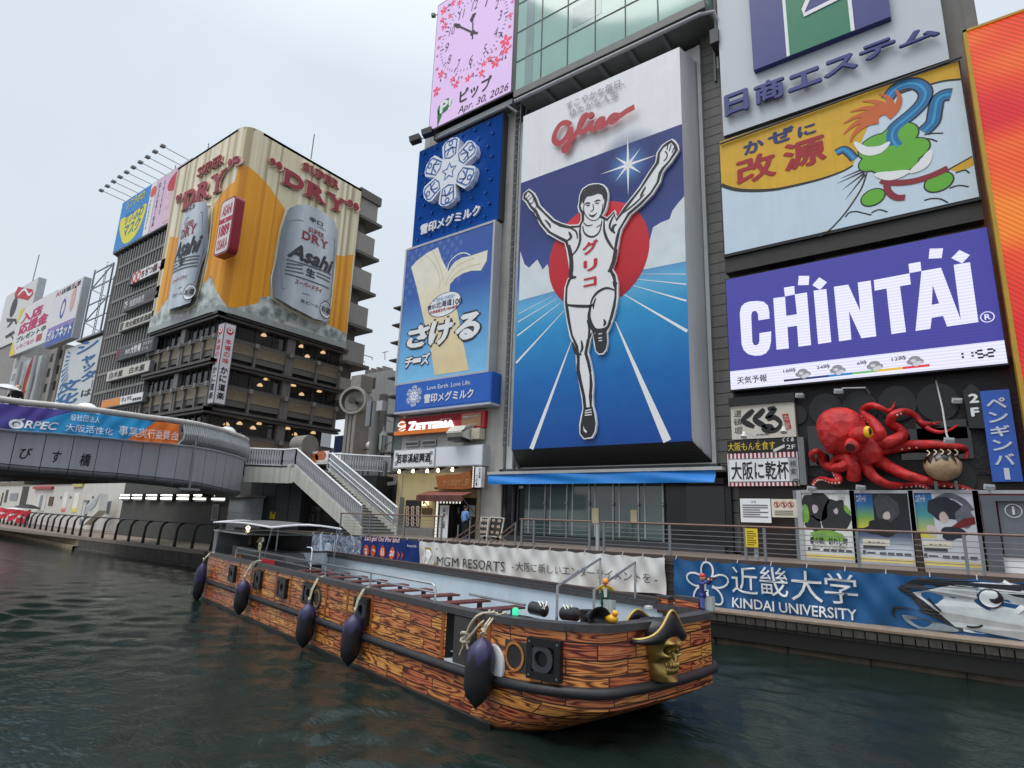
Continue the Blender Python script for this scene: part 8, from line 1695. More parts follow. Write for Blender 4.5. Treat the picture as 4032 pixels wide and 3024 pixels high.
t=thing('utility_pole','grey utility pole with boxes and wires at the noodle shop corner','pole',(-29.6,27.4,5.6));PU=PY(27.6);p0,p1=PU.hit(S1(1600,420)),PU.hit(S1(1620,-180));MB().tube([(p1.x,27.6,5.6),p1],.32,10).build('pole',smat('pole_grey',116,114,112,rough=.7),t,smooth=True);MB().box((p1.x-.75,27.3,p0.z+2.2),(p1.x-.3,27.7,p0.z+4.0)).build('box',GREY,t);MB().box((p1.x+.4,27.2,p0.z+3.2),(p1.x+1.0,27.6,p0.z+3.9)).build('box',LGREY,t)
mb=MB();P=PY(27.4)
for a,b,c in(((1690,300),(1760,260),(1800,240)),((1800,250),(1850,320),(1880,335)),((1640,30),(1740,20),(1790,40))):mb.tube([P.hit(S1(*q))for q in(a,b,c)],.025,5)
mb.build('wire',BLACK,t)
t=thing('camera_dome','small grey security camera on the noodle shop side wall','camera',tuple(PY(26.2).hit(S1(1815,700))));p=PY(26.2).hit(S1(1815,695));MB().bar(p,p+V3((-.1,-.5,-.1)),.2,.2).build('housing',GREY,t);MB().bar(p+V3((0,0,.1)),p+V3((.1,.35,.1)),.05,.05).build('bracket',GREY,t)
# ================================================================== the pirate boat (built in its own axes: x to the bow, y to the far side)
BO=V3((-5.3,8.58,0));BA=math.atan2(-.2265,.974)
BX1=V3((math.cos(BA),math.sin(BA),0));BX2=V3((-math.sin(BA),math.cos(BA),0))
def bl3(p):d_=V3(p)-BO;return V3((d_.dot(BX1),d_.dot(BX2),d_.z))
def BN_(y):return Plane(BO+BX2*y,BX1) # long sections (seen from the near side)
def BX_(x):return Plane(BO+BX1*x,BX2) # cross sections (seen from the bow)
def nl(view,p,y=0.):return bl3(BN_(y).hit(view(*p)))
def xl(view,p,x=.45):return bl3(BX_(x).hit(view(*p)))
boat=thing('boat','long open tour boat painted as orange wooden planks with a skull on its bow','boat',tuple(BO),BA)
W4=4.15
# printed plank skin
wd=bpy.data.materials.new('plank_print');wd.use_nodes=True;q=wd.node_tree;b=q.nodes['Principled BSDF'];iv(b,'Roughness',.38);iv(b,'Coat Weight',.15)
uv=mknode(q,'ShaderNodeUVMap');bk=mknode(q,'ShaderNodeTexBrick');iv(bk,'Scale',1);iv(bk,'Brick Width',1.12);iv(bk,'Row Height',.222);iv(bk,'Mortar Size',.013);iv(bk,'Mortar Smooth',.3);bk.offset=.37;bk.offset_frequency=2;bk.squash=.72;bk.squash_frequency=3
iv(bk,'Color1',(0,0,0,1));iv(bk,'Color2',(1,1,1,1));iv(bk,'Mortar',(.5,.5,.5,1))
sp=mknode(q,'ShaderNodeSeparateXYZ');cb_=mknode(q,'ShaderNodeCombineXYZ')
def M2(op,a,b_=None):
 n=mknode(q,'ShaderNodeMath');n.operation=op
 for k,v in enumerate((a,b_)):
  if v is None:continue
  if isinstance(v,(int,float)):n.inputs[k].default_value=v
  else:lk(q,v,n.inputs[k])
 return n.outputs[0]
L=q.links.new
L(uv.outputs[0],bk.inputs['Vector']);L(uv.outputs[0],sp.inputs[0]);sd_=mknode(q,'ShaderNodeSeparateColor');L(bk.outputs['Color'],sd_.inputs[0]);rnd_=sd_.outputs[0]
L(M2('MULTIPLY',sp.outputs[0],.42),cb_.inputs[0]);L(M2('MULTIPLY',sp.outputs[1],5.0),cb_.inputs[1]);L(M2('MULTIPLY',rnd_,37.0),cb_.inputs[2])
n1=mknode(q,'ShaderNodeTexNoise');iv(n1,'Scale',1.25);iv(n1,'Detail',1.6);iv(n1,'Distortion',.12);L(cb_.outputs[0],n1.inputs['Vector'])
ringv=M2('SINE',M2('MULTIPLY',n1.outputs[0],62.0));cr=mknode(q,'ShaderNodeValToRGB');E_=cr.color_ramp.elements;E_[0].position=.0;E_[0].color=srgb(92,38,16);E_[1].position=1;E_[1].color=srgb(222,140,62)
for p_,c_ in((.10,(110,46,18)),(.26,(178,88,34)),(.6,(204,112,46))):e=E_.new(p_);e.color=srgb(*c_)
rm=mknode(q,'ShaderNodeMapRange');iv(rm,1,-1);iv(rm,2,1);L(ringv,rm.inputs[0]);L(rm.outputs[0],cr.inputs[0])
n2=mknode(q,'ShaderNodeTexNoise');iv(n2,'Scale',1);iv(n2,'Detail',6);cb2=mknode(q,'ShaderNodeCombineXYZ');L(M2('MULTIPLY',sp.outputs[0],6.0),cb2.inputs[0]);L(M2('MULTIPLY',sp.outputs[1],60.0),cb2.inputs[1]);L(rnd_,cb2.inputs[2]);L(cb2.outputs[0],n2.inputs['Vector'])
ov=mknode(q,'ShaderNodeMixRGB');ov.blend_type='OVERLAY';iv(ov,0,.35);L(cr.outputs[0],ov.inputs[1]);L(n2.outputs[0],ov.inputs[2])
hs=mknode(q,'ShaderNodeHueSaturation');L(ov.outputs[0],hs.inputs['Color']);L(M2('ADD',M2('MULTIPLY',rnd_,.035),.485),hs.inputs['Hue']);L(M2('ADD',M2('MULTIPLY',rnd_,.35),.78),hs.inputs['Value']);iv(hs,'Saturation',.94)
mx=mknode(q,'ShaderNodeMixRGB');L(bk.outputs['Fac'],mx.inputs[0]);L(hs.outputs[0],mx.inputs[1]);iv(mx,2,srgb(30,14,9))
# worn, wet lower edge
nw=mknode(q,'ShaderNodeTexNoise');iv(nw,'Scale',3);iv(nw,'Detail',6);L(uv.outputs[0],nw.inputs['Vector']);wl=M2('SUBTRACT',M2('ADD',.06,M2('MULTIPLY',nw.outputs[0],.12)),sp.outputs[1]);wf=mknode(q,'ShaderNodeMapRange');iv(wf,1,-.04);iv(wf,2,.08);L(wl,wf.inputs[0]);m4=mknode(q,'ShaderNodeMixRGB');L(wf.outputs[0],m4.inputs[0]);L(mx.outputs[0],m4.inputs[1]);iv(m4,2,srgb(40,34,26));L(m4.outputs[0],b.inputs['Base Color'])
bp=mknode(q,'ShaderNodeBump');iv(bp,'Strength',.25);iv(bp,'Distance',.01);L(M2('SUBTRACT',1.0,bk.outputs['Fac']),bp.inputs['Height']);L(bp.outputs[0],b.inputs['Normal'])
ZG=1.70;ZD=.98
def plan(zf=1.):
 """outline of the hull seen from above, stern near side -> bow -> stern far side"""
 P=[(-20.2+.0,0.05),(-19.9,0.0),(-10,0.0),(-3.05,0),(-2.12,0),(-1.3,.0)]
 P+=[(-1.3+1.72*math.sin(a),.92-.92*math.cos(a))for a in[math.radians(t)for t in(12,24,36,48,60,72,83)]]
 P+=[(.47,1.6),(.47,2.4),(.42,3.2),(.32,3.85),(.18,4.08),(-.1,W4),(-6,W4),(-12,W4),(-20.0,W4)]
 return P
PL=plan()
def rake(x,z): # the bow leans back towards the water
 if x<=-2.6 or z>=.62:return x
 k=(x+2.6)/3.07;return x-k*((.62-z)/.62)**1.15*1.35
sarr=[0]
for a,b_ in zip(PL,PL[1:]):sarr.append(sarr[-1]+math.hypot(b_[0]-a[0],b_[1]-a[1]))
hull=MB();hull.uv=[];DOOR=(3,4)
def up_(i):return max(0,min(1,(PL[i][0]+2.2)/2.2))if i<N0-4 else.9
N0=len(PL)
def zlow(i):return max(0,min(1,(PL[i][1]-1.7)/2.3))*.42 if PL[i][0]>-1 else 0
def hpt(i,z):
 k=zlow(i)
 if z<.62:l=k-.35*(1-k/.42);z=l+(z+.35)/.97*(.62-l)
 elif z>1.5:z+=.08*up_(i)
 return(rake(PL[i][0],z),PL[i][1],z)
zs=[-.35,-.1,.05,.2,.35,.5,.62,.84,1.2,ZG]
for i in range(len(PL)-1):
 for a,b_ in zip(zs,zs[1:]):
  if i==3 and a>=.83:continue # boarding gap
  k=len(hull.v);hull.v+=[hpt(i,a),hpt(i+1,a),hpt(i+1,b_),hpt(i,b_)];hull.uv+=[(sarr[i],a),(sarr[i+1],a),(sarr[i+1],b_),(sarr[i],b_)];hull.f.append((k,k+1,k+2,k+3))
hull.build('hull',wd,boat,local=True)
kl=MB()
for i in range(len(PL)-1):
 a,b_=hpt(i,.07),hpt(i+1,.07);o=.035;kl.add([(a[0],a[1]-o,-.3),(b_[0],b_[1]-o,-.3),(b_[0],b_[1]-o,.07),(a[0],a[1]-o,.07),(a[0],a[1],.09),(b_[0],b_[1],.09)],[(0,1,2,3),(3,2,5,4)])if i<6 else None
ub=MB()
for i in range(5,len(PL)-1):
 a,b_=hpt(i,-.35),hpt(i+1,-.35);f=lambda p:(min(p[0]-1.6,-1.9),2+(p[1]-2)*.75,-.4);ub.add([a,b_,f(b_),f(a)],[(3,2,1,0)])
ub.build('underside',smat('keel_black',24,24,22,rough=.5,var=.3,vs=5),boat,local=True)
kl.build('waterline_strip',smat('keel_black',24,24,22,rough=.5,var=.3,vs=5),boat,local=True)
st_=MB();st_.uv=[(0,-.3),(4,-.3),(4,ZG),(0,ZG)];st_.v=[(-20.2,.05,-.3),(-20.0,W4,-.3),(-20.0,W4,ZG),(-20.2,.05,ZG)];st_.f=[(3,2,1,0)];st_.build('stern',wd,boat,local=True)
inn=MB()
for i in range(len(PL)-1):
 if i==3:continue
 a,b_=PL[i],PL[i+1];nx,ny=-(b_[1]-a[1]),b_[0]-a[0];l=math.hypot(nx,ny);
 def off(p):c=(-9.0 if p[0]<-2 else-2.0,2.05);v=V3((c[0]-p[0],c[1]-p[1]));return(p[0]+(.07*(1 if v.x>0 else-1)if abs(p[0])<.6 and p[0]>-.2 else 0),p[1]+.07*(1 if p[1]<2 else-1))
 p,r=off(a),off(b_);inn.add([(p[0],p[1],ZD),(r[0],r[1],ZD),(r[0],r[1],ZG),(p[0],p[1],ZG)],[(3,2,1,0)])
inn.build('inner_lining',smat('lining_dark',70,66,64,rough=.6,var=.15),boat,local=True)
MB().add([(-20,.1,ZD),(-1.4,.1,ZD),(.1,1.2,ZD),(.2,3.8,ZD),(-.4,4.05,ZD),(-20,4.05,ZD)],[(0,1,2,3,4,5)]).build('deck',smat('deck_paint',176,184,190,rough=.4,var=.15,vs=2),boat,local=True)
CAPM=smat('gunwale_charcoal',66,64,66,rough=.45,var=.2,vs=6,bump=.1,bs=20)
def capstrip(name,idx,z0,z1,o0,o1,m):
 c_=MB();n=len(idx)
 for k,i in enumerate(idx):
  p=PL[i];a,b_=PL[max(i-1,idx[0])],PL[min(i+1,idx[-1])];t=V3((b_[0]-a[0],b_[1]-a[1])).normalized();nn=V3((t.y,-t.x))
  for o,z in((o0,z0),(o1,z0),(o1,z1),(o0,z1)):c_.v.append((rake(p[0],z)+nn.x*o,p[1]+nn.y*o,z+.08*up_(i)))
 for k in range(n-1):
  for j in range(4):c_.f.append((k*4+j,(k+1)*4+j,(k+1)*4+(j+1)%4,k*4+(j+1)%4))
 c_.f+=[(3,2,1,0),tuple((n-1)*4+j for j in range(4))];return c_.build(name,m,boat,local=True)
N_=len(PL);capstrip('gunwale',list(range(N_)),ZG,ZG+.115,-.22,.05,CAPM)
RUBM=smat('rubber_rail',40,40,44,rough=.5,var=.2,vs=5)
for seg in(list(range(0,4)),list(range(3,N_))):
 c_=MB();pts=[]
 for i in seg:
  p=PL[i];a,b_=PL[max(i-1,0)],PL[min(i+1,N_-1)];t=V3((b_[0]-a[0],b_[1]-a[1])).normalized();pts.append((p[0]+t.y*.03,p[1]-t.x*.03,.74+.14*up_(i)**.8))
 c_.tube(pts,.088,12);c_.build('rub_rail',RUBM,boat,smooth=True,local=True)
# vertical printed battens
mb=MB();BT=smat('batten_brown',150,84,34,rough=.45,var=.2,vs=6)
for px in((905,830),(1085,900),(1245,960),(1440,1010),(1650,1080)):p=nl(Q5,px);mb.box((p.x-.045,-.012,.84),(p.x+.045,.0,ZG))
for px in((1000,560),(1140,600),(1305,620)):p=nl(VO,px);mb.box((p.x-.045,-.012,.84),(p.x+.045,.0,ZG))
for a in(-3.16,-1.72):mb.box((a-.05,-.012,.84),(a+.05,.0,ZG))
mb.build('batten_strip',BT,boat,local=True)
# gun ports: black frame, recess, ring
def port(c,w_,h_,pl_x,label=None):
 f=MB();z0,z1=c.z-h_/2,c.z+h_/2
 for(a,b_,d,e)in((-w_/2,w_/2,z0,z0+.09),(-w_/2,w_/2,z1-.09,z1),(-w_/2,-w_/2+.09,z0+.09,z1-.09),(w_/2-.09,w_/2,z0+.09,z1-.09)):f.box((c.x+a,-.11,d),(c.x+b_,.0,e))
 f.box((c.x-w_/2+.09,-.02,z0+.09),(c.x+w_/2-.09,.0,z1-.09));fr=f.build('gun_port',BLACK,boat,local=True)
 r=MB();P=Plane((c.x,-.09,c.z),(1,0,0));r.disc(P,(0,0),.235,.255,.0,.06,28,0,.52);r.build('port_ring',smat('port_ring',60,61,66,rough=.5,var=.15),fr,local=True)
for q_,w_ in(((815,955),.62),((1190,1040),.62),((1545,1160),.64),((1930,1240),.66)):port(nl(Q5,q_),w_,.56,0)
port(nl(VO,(1245,685)),.68,.58,0)
for q_ in((2030,1310),(1135,1050)):p=nl(Q5,q_);P=Plane((p.x,-.03,p.z),(1,0,0));MB().disc(P,(0,0),.25,.28,0,.03,28).build('port_shutter',smat('shutter_charcoal',62,60,58,rough=.5),boat,local=True);MB().disc(P,(0,0),.2,.225,.012,.01,28,0,.86).build('shutter_ring',smat('rope_tan',176,140,92),boat,local=True)
# panel with wooden ring and the black port at the rounded corner of the bow
def curvept(s,z,o=0.):
 i=max(k for k in range(N_-1)if sarr[k]<=s);f=(s-sarr[i])/(sarr[i+1]-sarr[i]);a,b_=V3(PL[i]),V3(PL[i+1]);p=a.lerp(b_,f)
 t=(V3(PL[min(i+2,N_-1)])-V3(PL[max(i-1,0)])).normalized()if True else(b_-a).normalized();return V3((p.x+t.y*o,p.y-t.x*o,z)),V3((t.y,-t.x,0)),V3((t.x,t.y,0))
class Skin:
 def w(s,q,off=0.):return curvept(q[0],q[1],off)[0]
SK_=Skin()
def sof(view,p):
 """arc length and height on the hull skin where a pixel's ray meets it"""
 d_=ray(view(*p));best=None
 for i in range(3,N_-8):
  a,b_=V3((*PL[i],0)),V3((*PL[i+1],0));A=BO+BX1*a.x+BX2*a.y;B=BO+BX1*b_.x+BX2*b_.y;pl=Plane(A,B-A);s,z=pl.st(view(*p))
  if-.02<=s<=(B-A).length+.02 and pl.n.dot(d_)<0:best=(sarr[i]+s,z)
 return best
s0,z0_=sof(Q3,(575,1290));s1,z1_=sof(Q3,(830,1290));zt,zb=sof(Q3,(640,1110))[1],sof(Q3,(650,1470))[1]
mb=MB();n=6
for k in range(n):a,b_=s0+(s1-s0)*k/n,s0+(s1-s0)*(k+1)/n;P=[SK_.w((a,zb),.02),SK_.w((b_,zb),.02),SK_.w((b_,zt),.02),SK_.w((a,zt),.02)];mb.add(P,[(0,1,2,3)])
mb.build('ring_panel',smat('panel_charcoal',58,58,60,rough=.5,var=.15),boat,local=True)
m_=(s0+s1)/2;zm=(zt+zb)/2;MB().disc(SK_,(m_,zm),.215,.235,.045,0,26,0,.80).build('rope_ring',smat('rope_tan2',190,120,56,var=.3,vs=20),boat,local=True);MB().disc(SK_,(m_,zm),.17,.185,.03,0,26).build('ring_centre',smat('ring_dark',46,44,46),boat,local=True)
a0,z0_=sof(Q3,(862,1290));a1,z1_=sof(Q3,(1258,1360));zt,zb=sof(Q3,(1060,1095))[1],sof(Q3,(1060,1590))[1];m_=(a0+a1)/2;c,nn,tt=curvept(m_,(zt+zb)/2);hw,hh=(a1-a0)/2,(zt-zb)/2;P=Plane(c+nn*.10,tt)
f=MB();f.poly(P,[(-hw,-hh),(hw,-hh),(hw,hh),(-hw,hh)],0,.16,[[(-hw+.1,-hh+.12),(hw-.1,-hh+.12),(hw-.1,hh-.12),(-hw+.1,hh-.12)]]);f.poly(P,[(-hw+.09,-hh+.1),(hw-.09,-hh+.1),(hw-.09,hh-.1),(-hw+.09,hh-.1)],-.08,.04)
fr=f.build('gun_port',BLACK,boat,local=True);MB().disc(P,(-.04,0),.215,.225,-.01,.06,30,0,.56).build('port_ring',smat('port_ring',60,61,66,rough=.5,var=.15),fr,local=True)
mb=MB();
for u in(-hw+.05,hw-.05):
 for v_ in(-hh+.06,hh-.06):mb.disc(P,(u,v_),.018,None,.004,0,8)
mb.build('bolt',STEEL,fr,local=True)
# boarding gap: dark side walls, step and the white life ring inside
mb=MB();mb.box((-3.12,.02,.82),(-3.05,.9,ZG));mb.box((-2.12,.02,.82),(-2.05,.9,ZG));mb.box((-3.05,.86,.82),(-2.12,.92,ZG));mb.build('gap_wall',smat('gap_black',34,34,34,rough=.6),boat,local=True)
MB().box((-3.05,-.01,.80),(-2.12,.86,.86)).build('step',smat('step_white',206,210,214,rough=.35),boat,local=True)
dr=nl(Q7,(300,800));MB().box((-2.75,-.03,.86),(-2.08,.01,ZG-.02)).build('gap_door',smat('gap_grey',62,60,58,rough=.6),boat,local=True)
p=nl(Q7,(672,1150),-.02);MB().disc(Plane((p.x,-.06,p.z),(1,0,0)),(0,0),.30,.33,0,.05,30).build('white_hatch',WHITE,boat,local=True)
mb=MB();mb.tube([(p.x-.12,-.08,p.z+.12),(p.x,-.16,p.z-.02),(p.x+.14,-.10,p.z-.12)],.02,6);mb.tube([(p.x+.03,-.1,p.z+.14),(p.x+.03,-.22,p.z+.02)],.07,10);mb.build('bollard',STEEL,boat,local=True)
# far bulwark: tall pale inner wall with a brown rail, and the cross wall towards the wheelhouse
fw=smat('bulwark_white',188,200,208,rough=.4,var=.06,streak=.08)
def zf(view,p):return nl(view,p,W4-.15)
zfar=1.93;xq=zf(Q6,(350,490)).x;xe=-.9
MB().box((xq,W4-.15,ZD),(xe,W4-.06,zfar)).build('far_bulwark',fw,boat,local=True);MB().box((xq-.2,W4-.24,zfar),(xe,W4+.04,zfar+.06)).build('far_rail',smat('rail_darkbrown',58,46,44,rough=.5),boat,local=True)
xc0=bl3(BX_(xq).hit(Q6(350,600))).y;yc1=xl(Q5,(1645,690),xq).y;MB().box((xq-.06,yc1,ZD),(xq,W4-.16,zfar)).build('cross_wall',smat('cross_white',206,214,220,rough=.4),boat,local=True);MB().box((xq-.12,yc1-.04,zfar),(xq+.03,W4-.1,zfar+.055)).build('cross_rail',smat('rail_darkbrown',58,46,44,rough=.5),boat,local=True)
p=xl(Q5,(1955,880),xq);MB().box((xq,p.y-.28,p.z-.2),(xq+.18,p.y+.3,p.z+.16)).build('shelf',BLACK,boat,local=True);MB().box((xq,yc1-.22,ZD),(xq+.08,yc1-.03,1.75)).build('plank_post',smat('post_yellow',190,130,40,rough=.5,var=.3,vs=8),boat,local=True)
# benches: dark red slats across the boat
BR=smat('bench_maroon',96,44,40,rough=.4,var=.2,vs=6);
for k in range(9):
 x=-13.0+1.2*k
 top=1.63;bn_=MB();bn_.box((x,.3,top),(x+.17,2.05,top+.04));s=bn_.build('bench',BR,boat,local=True);MB().box((x+.19,.3,top),(x+.36,2.05,top+.04)).build('seat_slat',BR,s,local=True)
 m=MB();[m.box((x+.1,y,ZD),(x+.2,y+.08,top))for y in(.5,1.2,1.85)];m.build('leg_frame',smat('bench_leg',52,34,34),s,local=True)
mb=MB();mb.tube([(-5.0,2.0,1.72),(-3.0,2.0,1.72)],.03,8);mb.build('bench_rail',STEEL,boat,smooth=True,local=True)
mb=MB();mb.box((-2.3,.6,1.5),(-1.0,.95,1.56));mb.box((-1.9,1.1,1.45),(-.5,2.2,1.5));mb.build('bow_bench',BR,boat,local=True)
# tubular rails
R_=smat('chrome_tube',190,194,198,rough=.2,metal=.8,var=.05)
gz=ZG+.115;mb=MB();mb.tube([(-16.8,.08,gz),(-16.8,.08,gz+.30),(-16.75,.08,gz+.34),(-3.75,.08,gz+.34),(-3.66,.08,gz+.30),(-3.62,.08,gz+.2),(-3.62,.08,gz)],.026,8);mb.build('side_rail',R_,boat,smooth=True,local=True)
MB().tube([(-16.8,.08,gz+.18),(-3.62,.08,gz+.18)],.02,8).build('side_rail',R_,boat,smooth=True,local=True)
for x in(-14.25,-8.95,-6.4):MB().tube([(x,.08,gz),(x,.08,gz+.33)],.022,8).build('rail_post',R_,boat,local=True)
# pair of open tubular frames at the bow
def fr_(b0,t0,b1,t1,y0,y1,name='bow_frame'):
 p0,p1=nl(Q3,b0,y0),nl(Q3,t0,y0);q0,q1=nl(Q3,b1,y1),nl(Q3,t1,y1);p0.z=gz;q0.z=gz if y1<3 else zfar
 m=MB();m.tube([(p1.x,y0,gz-.02),(p1.x,y0,p1.z),(q1.x,y1,q1.z),(q1.x,y1,q0.z)],.026,8);m.build(name,R_,boat,smooth=True,local=True)
fr_((1180,930),(1190,480),(1705,500),(1700,150),.55,3.9);fr_((1620,760),(1625,530),(2030,900),(2111,195),1.1,3.9)
# ---- wheelhouse at the stern: dark cabin, console, canopy
CH=smat('cabin_charcoal',52,53,56,rough=.5,var=.2);ct,cbk=BN_(1.2),None
p0,p1=nl(Q5,(490,660),1.0),nl(Q5,(1015,395),1.0);MB().box((p0.x,1.0,ZD),(p0.x+.5,3.6,p1.z+.05)).build('cabin_side',smat('cabin_grey',98,102,106,rough=.35,var=.25,vs=3),boat,local=True);MB().box((p0.x+.5,3.2,ZD),(p1.x,3.7,p1.z)).build('cabin_back',NEARB,boat,local=True);MB().box((p0.x,.95,p1.z),(p1.x+.05,3.7,p1.z+.07)).build('cabin_top',smat('cabin_top',120,124,124,rough=.3),boat,local=True)
c0,c1=nl(Q5,(800,540),1.3),nl(Q5,(1590,640),1.3);zc=c0.z;mb=MB();mb.add([(c0.x,1.3,ZD),(c1.x,1.3,ZD),(c1.x,1.3,zc-.28),(c1.x-.5,1.3,zc),(c0.x,1.3,zc),(c0.x,2.1,ZD),(c1.x,2.1,ZD),(c1.x,2.1,zc-.28),(c1.x-.5,2.1,zc),(c0.x,2.1,zc)],[(0,1,2,3,4),(9,8,7,6,5),(2,7,8,3),(3,8,9,4),(1,6,7,2),(4,9,5,0)]);mb.build('console',CH,boat,local=True)
ca,cz=nl(Q5,(590,215),1.0),nl(Q5,(1440,300),1.0);cnv=MB();cnv.v=[];n=16
zc_=(ca.z+cz.z)/2+.02
for j in range(7):
 for i in range(n+1):u,v_=i/n,j/6;cnv.v.append((ca.x+(cz.x-ca.x)*u,.8+2.7*v_,zc_+.10*math.sin(math.pi*u)*.8+.12*math.sin(math.pi*v_)))
for j in range(6):
 for i in range(n):k=j*(n+1)+i;cnv.f.append((k,k+1,k+n+2,k+n+1))
cnv.build('canopy',smat('canopy_grey',100,102,104,rough=.5,var=.15),boat,smooth=True,local=True)
rim=[cnv.v[i]for i in range(n+1)]+[cnv.v[j*(n+1)+n]for j in range(1,7)]+[cnv.v[6*(n+1)+i]for i in range(n,-1,-1)]+[cnv.v[j*(n+1)]for j in range(6,-1,-1)]
MB().tube(rim,.035,6).build('canopy_edge',WHITE,boat,local=True)
for x0,x1,y in((ca.x+.9,p0.x+.75,.9),(cz.x-.15,cz.x-.9,.9),(cz.x-.15,cz.x-.2,3.4),(cz.x-1.5,cz.x-1.5,1.6)):MB().tube([(x0,y,zc_+.05),(x1,y,ZG-.4)],.025,6).build('canopy_post',STEEL,boat,local=True)
p=nl(Q5,(1070,430),2.2);MB().tube([(p.x,2.2,ZD+.4),(p.x,2.2,p.z+.1)],.12,10).build('funnel',smat('funnel_brown',84,50,38,rough=.5),boat,smooth=True,local=True)
p=nl(Q5,(1020,290),2.2);MB().ell((p.x,2.2,p.z),(.09,.09,.09),10,6).build('cabin_lamp',LAMP,boat,local=True)
p=nl(Q5,(1290,790),.5);MB().box((p.x-.55,.5,ZD+.35),(p.x+.2,.7,p.z+.1)).build('red_box',smat('box_red',190,24,40,rough=.4),boat,local=True)
# small painted skull badge with a cocked hat on the console
p=nl(Q5,(1195,555),1.28);P=Plane((p.x,1.26,p.z),(1,0,0));bd=MB();bd.disc(P,(0,.02),.17,.15,0,.03,20);bd.rect(P,-.09,-.2,.09,-.06,.0,.03);bd=bd.build('skull_badge',smat('badge_cream',226,216,176,rough=.4),boat,local=True)
mb=MB();mb.disc(P,(-.065,.01),.042,.048,.006,0,12);mb.disc(P,(.065,.01),.042,.048,.006,0,12);mb.rect(P,-.07,-.135,.07,-.12,.006);[mb.rect(P,-.05+.035*k,-.19,-.043+.035*k,-.1,.006)for k in range(4)];mb.build('skull_print',INK,bd,local=True)
mb=MB();mb.poly(P,[(-.32,.12),(-.05,.16),(.2,.15),(.33,.2),(.2,.34),(.1,.27),(.02,.36),(-.1,.28)],.01,.03);mb.build('badge_hat',BLACK,bd,local=True);mb=MB();mb.stroke(P,[(-.34,.14),(-.1,.28),(.02,.36),(.1,.27),(.2,.34),(.33,.22)],.035,.016);mb.build('hat_trim',smat('badge_gold',206,150,60),bd,local=True);MB().poly(P,[(.2,.16),(.46,.2),(.4,.34),(.28,.36)],.02,.02).build('badge_feather',OFFW,bd,local=True)
mb=MB();p=nl(Q5,(1570,600),1.3);mb.tube([(p.x-.3,2.2,p.z+.06),(p.x+.12,2.2,p.z+.06),(p.x+.2,2.2,p.z),(p.x+.22,2.2,ZD+.3)],.022,8);mb.build('grab_rail',WHITE,boat,smooth=True,local=True)
# outboard end with small round fittings
p=nl(Q5,(140,1010),0);mb=MB();[mb.ell((-20.45+.05*k,.2+.1*k,.66+.22*j),(.13,.13,.10),10,6)for k in(0,1)for j in(0,1)];mb.box((-20.6,.05,.2),(-20.2,.8,.55));mb.build('outboard_fitting',BLACK,boat,smooth=True,local=True)
# bow furniture: green lamp, cleats
def lpt(view,p,x=None,y=None):return nl(view,p,y)if y is not None else xl(view,p,x)
p=nl(Q3,(690,865),.25);p.z=gz;MB().box((p.x-.1,.17,gz),(p.x+.1,.33,gz+.04)).build('lamp_base',BLACK,boat,local=True);MB().lathe([(.05,.03),(.06,.05),(.06,.13),(.04,.16)],(p.x,.25,gz),14).build('green_lamp',mat('green_glow',(.06,.75,.4),emit=.9,var=0),boat,smooth=True,local=True)
mb=MB()
for q_ in((470,800),(830,960),(1300,960),(900,700)):p=nl(Q3,q_,.3);mb.box((p.x-.14,.25,gz),(p.x+.14,.32,gz+.05));mb.box((p.x-.05,.22,gz),(p.x+.05,.35,gz+.03))
mb.build('cleat',DGREY,boat,local=True)
# plank posts at the far corner of the bow
mb=MB();mb.uv=[]
for x0,y0,x1,y1,zt_ in((-1.0,W4-.18,-.72,W4+.0,2.0),(-.55,W4-.18,.0,W4,2.02)):
 k=len(mb.v);mb.v+=[(x0,y0-.02,ZG),(x1,y0-.02,ZG),(x1,y0-.02,zt_),(x0,y0-.02,zt_),(x0,y1,ZG),(x1,y1,ZG),(x1,y1,zt_),(x0,y1,zt_)];mb.uv+=[(0,0),(.4,0),(.4,.4),(0,.4)]*2;mb.f+=[(k,k+1,k+2,k+3),(k+1,k+5,k+6,k+2),(k+3,k+2,k+6,k+7),(k+4,k,k+3,k+7)]
mb.build('bow_post',wd,boat,local=True)
mb=MB();mb.box((-1.02,W4-.2,2.0),(-.70,W4+.03,2.05));mb.box((-.58,W4-.2,2.02),(.05,W4+.03,2.09));mb.build('post_cap',CAPM,boat,local=True)
# ---------------- skull figurehead
GOLD=bpy.data.materials.new('gold_shaded_hollows');GOLD.use_nodes=True;q=GOLD.node_tree;b=q.nodes['Principled BSDF'];iv(b,'Metallic',.75);iv(b,'Roughness',.36)
g=mknode(q,'ShaderNodeNewGeometry');cr=mknode(q,'ShaderNodeValToRGB');cr.color_ramp.elements[0].position=.44;cr.color_ramp.elements[0].color=srgb(66,50,20);cr.color_ramp.elements[1].position=.54;cr.color_ramp.elements[1].color=srgb(186,160,92);lk(q,g.outputs['Pointiness'],cr.inputs[0])  # pointiness puts shade into the hollows and brightness onto the ridges as colour
n_=mknode(q,'ShaderNodeTexNoise');iv(n_,'Scale',5);mm=mknode(q,'ShaderNodeMixRGB');mm.blend_type='MULTIPLY';iv(mm,0,.4);lk(q,cr.outputs[0],mm.inputs[1]);lk(q,n_.outputs[0],mm.inputs[2]);lk(q,mm.outputs[0],b.inputs['Base Color'])
fc=xl(Q4,(700,800),.62);HS=.58 # centre of the face, half height of the head
def bmp(a,h,ca,ch,wa,wh,k=1.):return math.exp(-((((a-ca)/wa)**2+((h-ch)/wh)**2)**k))
def lerp_(x,T):
 for(a,p),(b_,q_)in zip(T,T[1:]):
  if x<=b_:return p+(q_-p)*max(0,(x-a)/(b_-a))
 return T[-1][1]
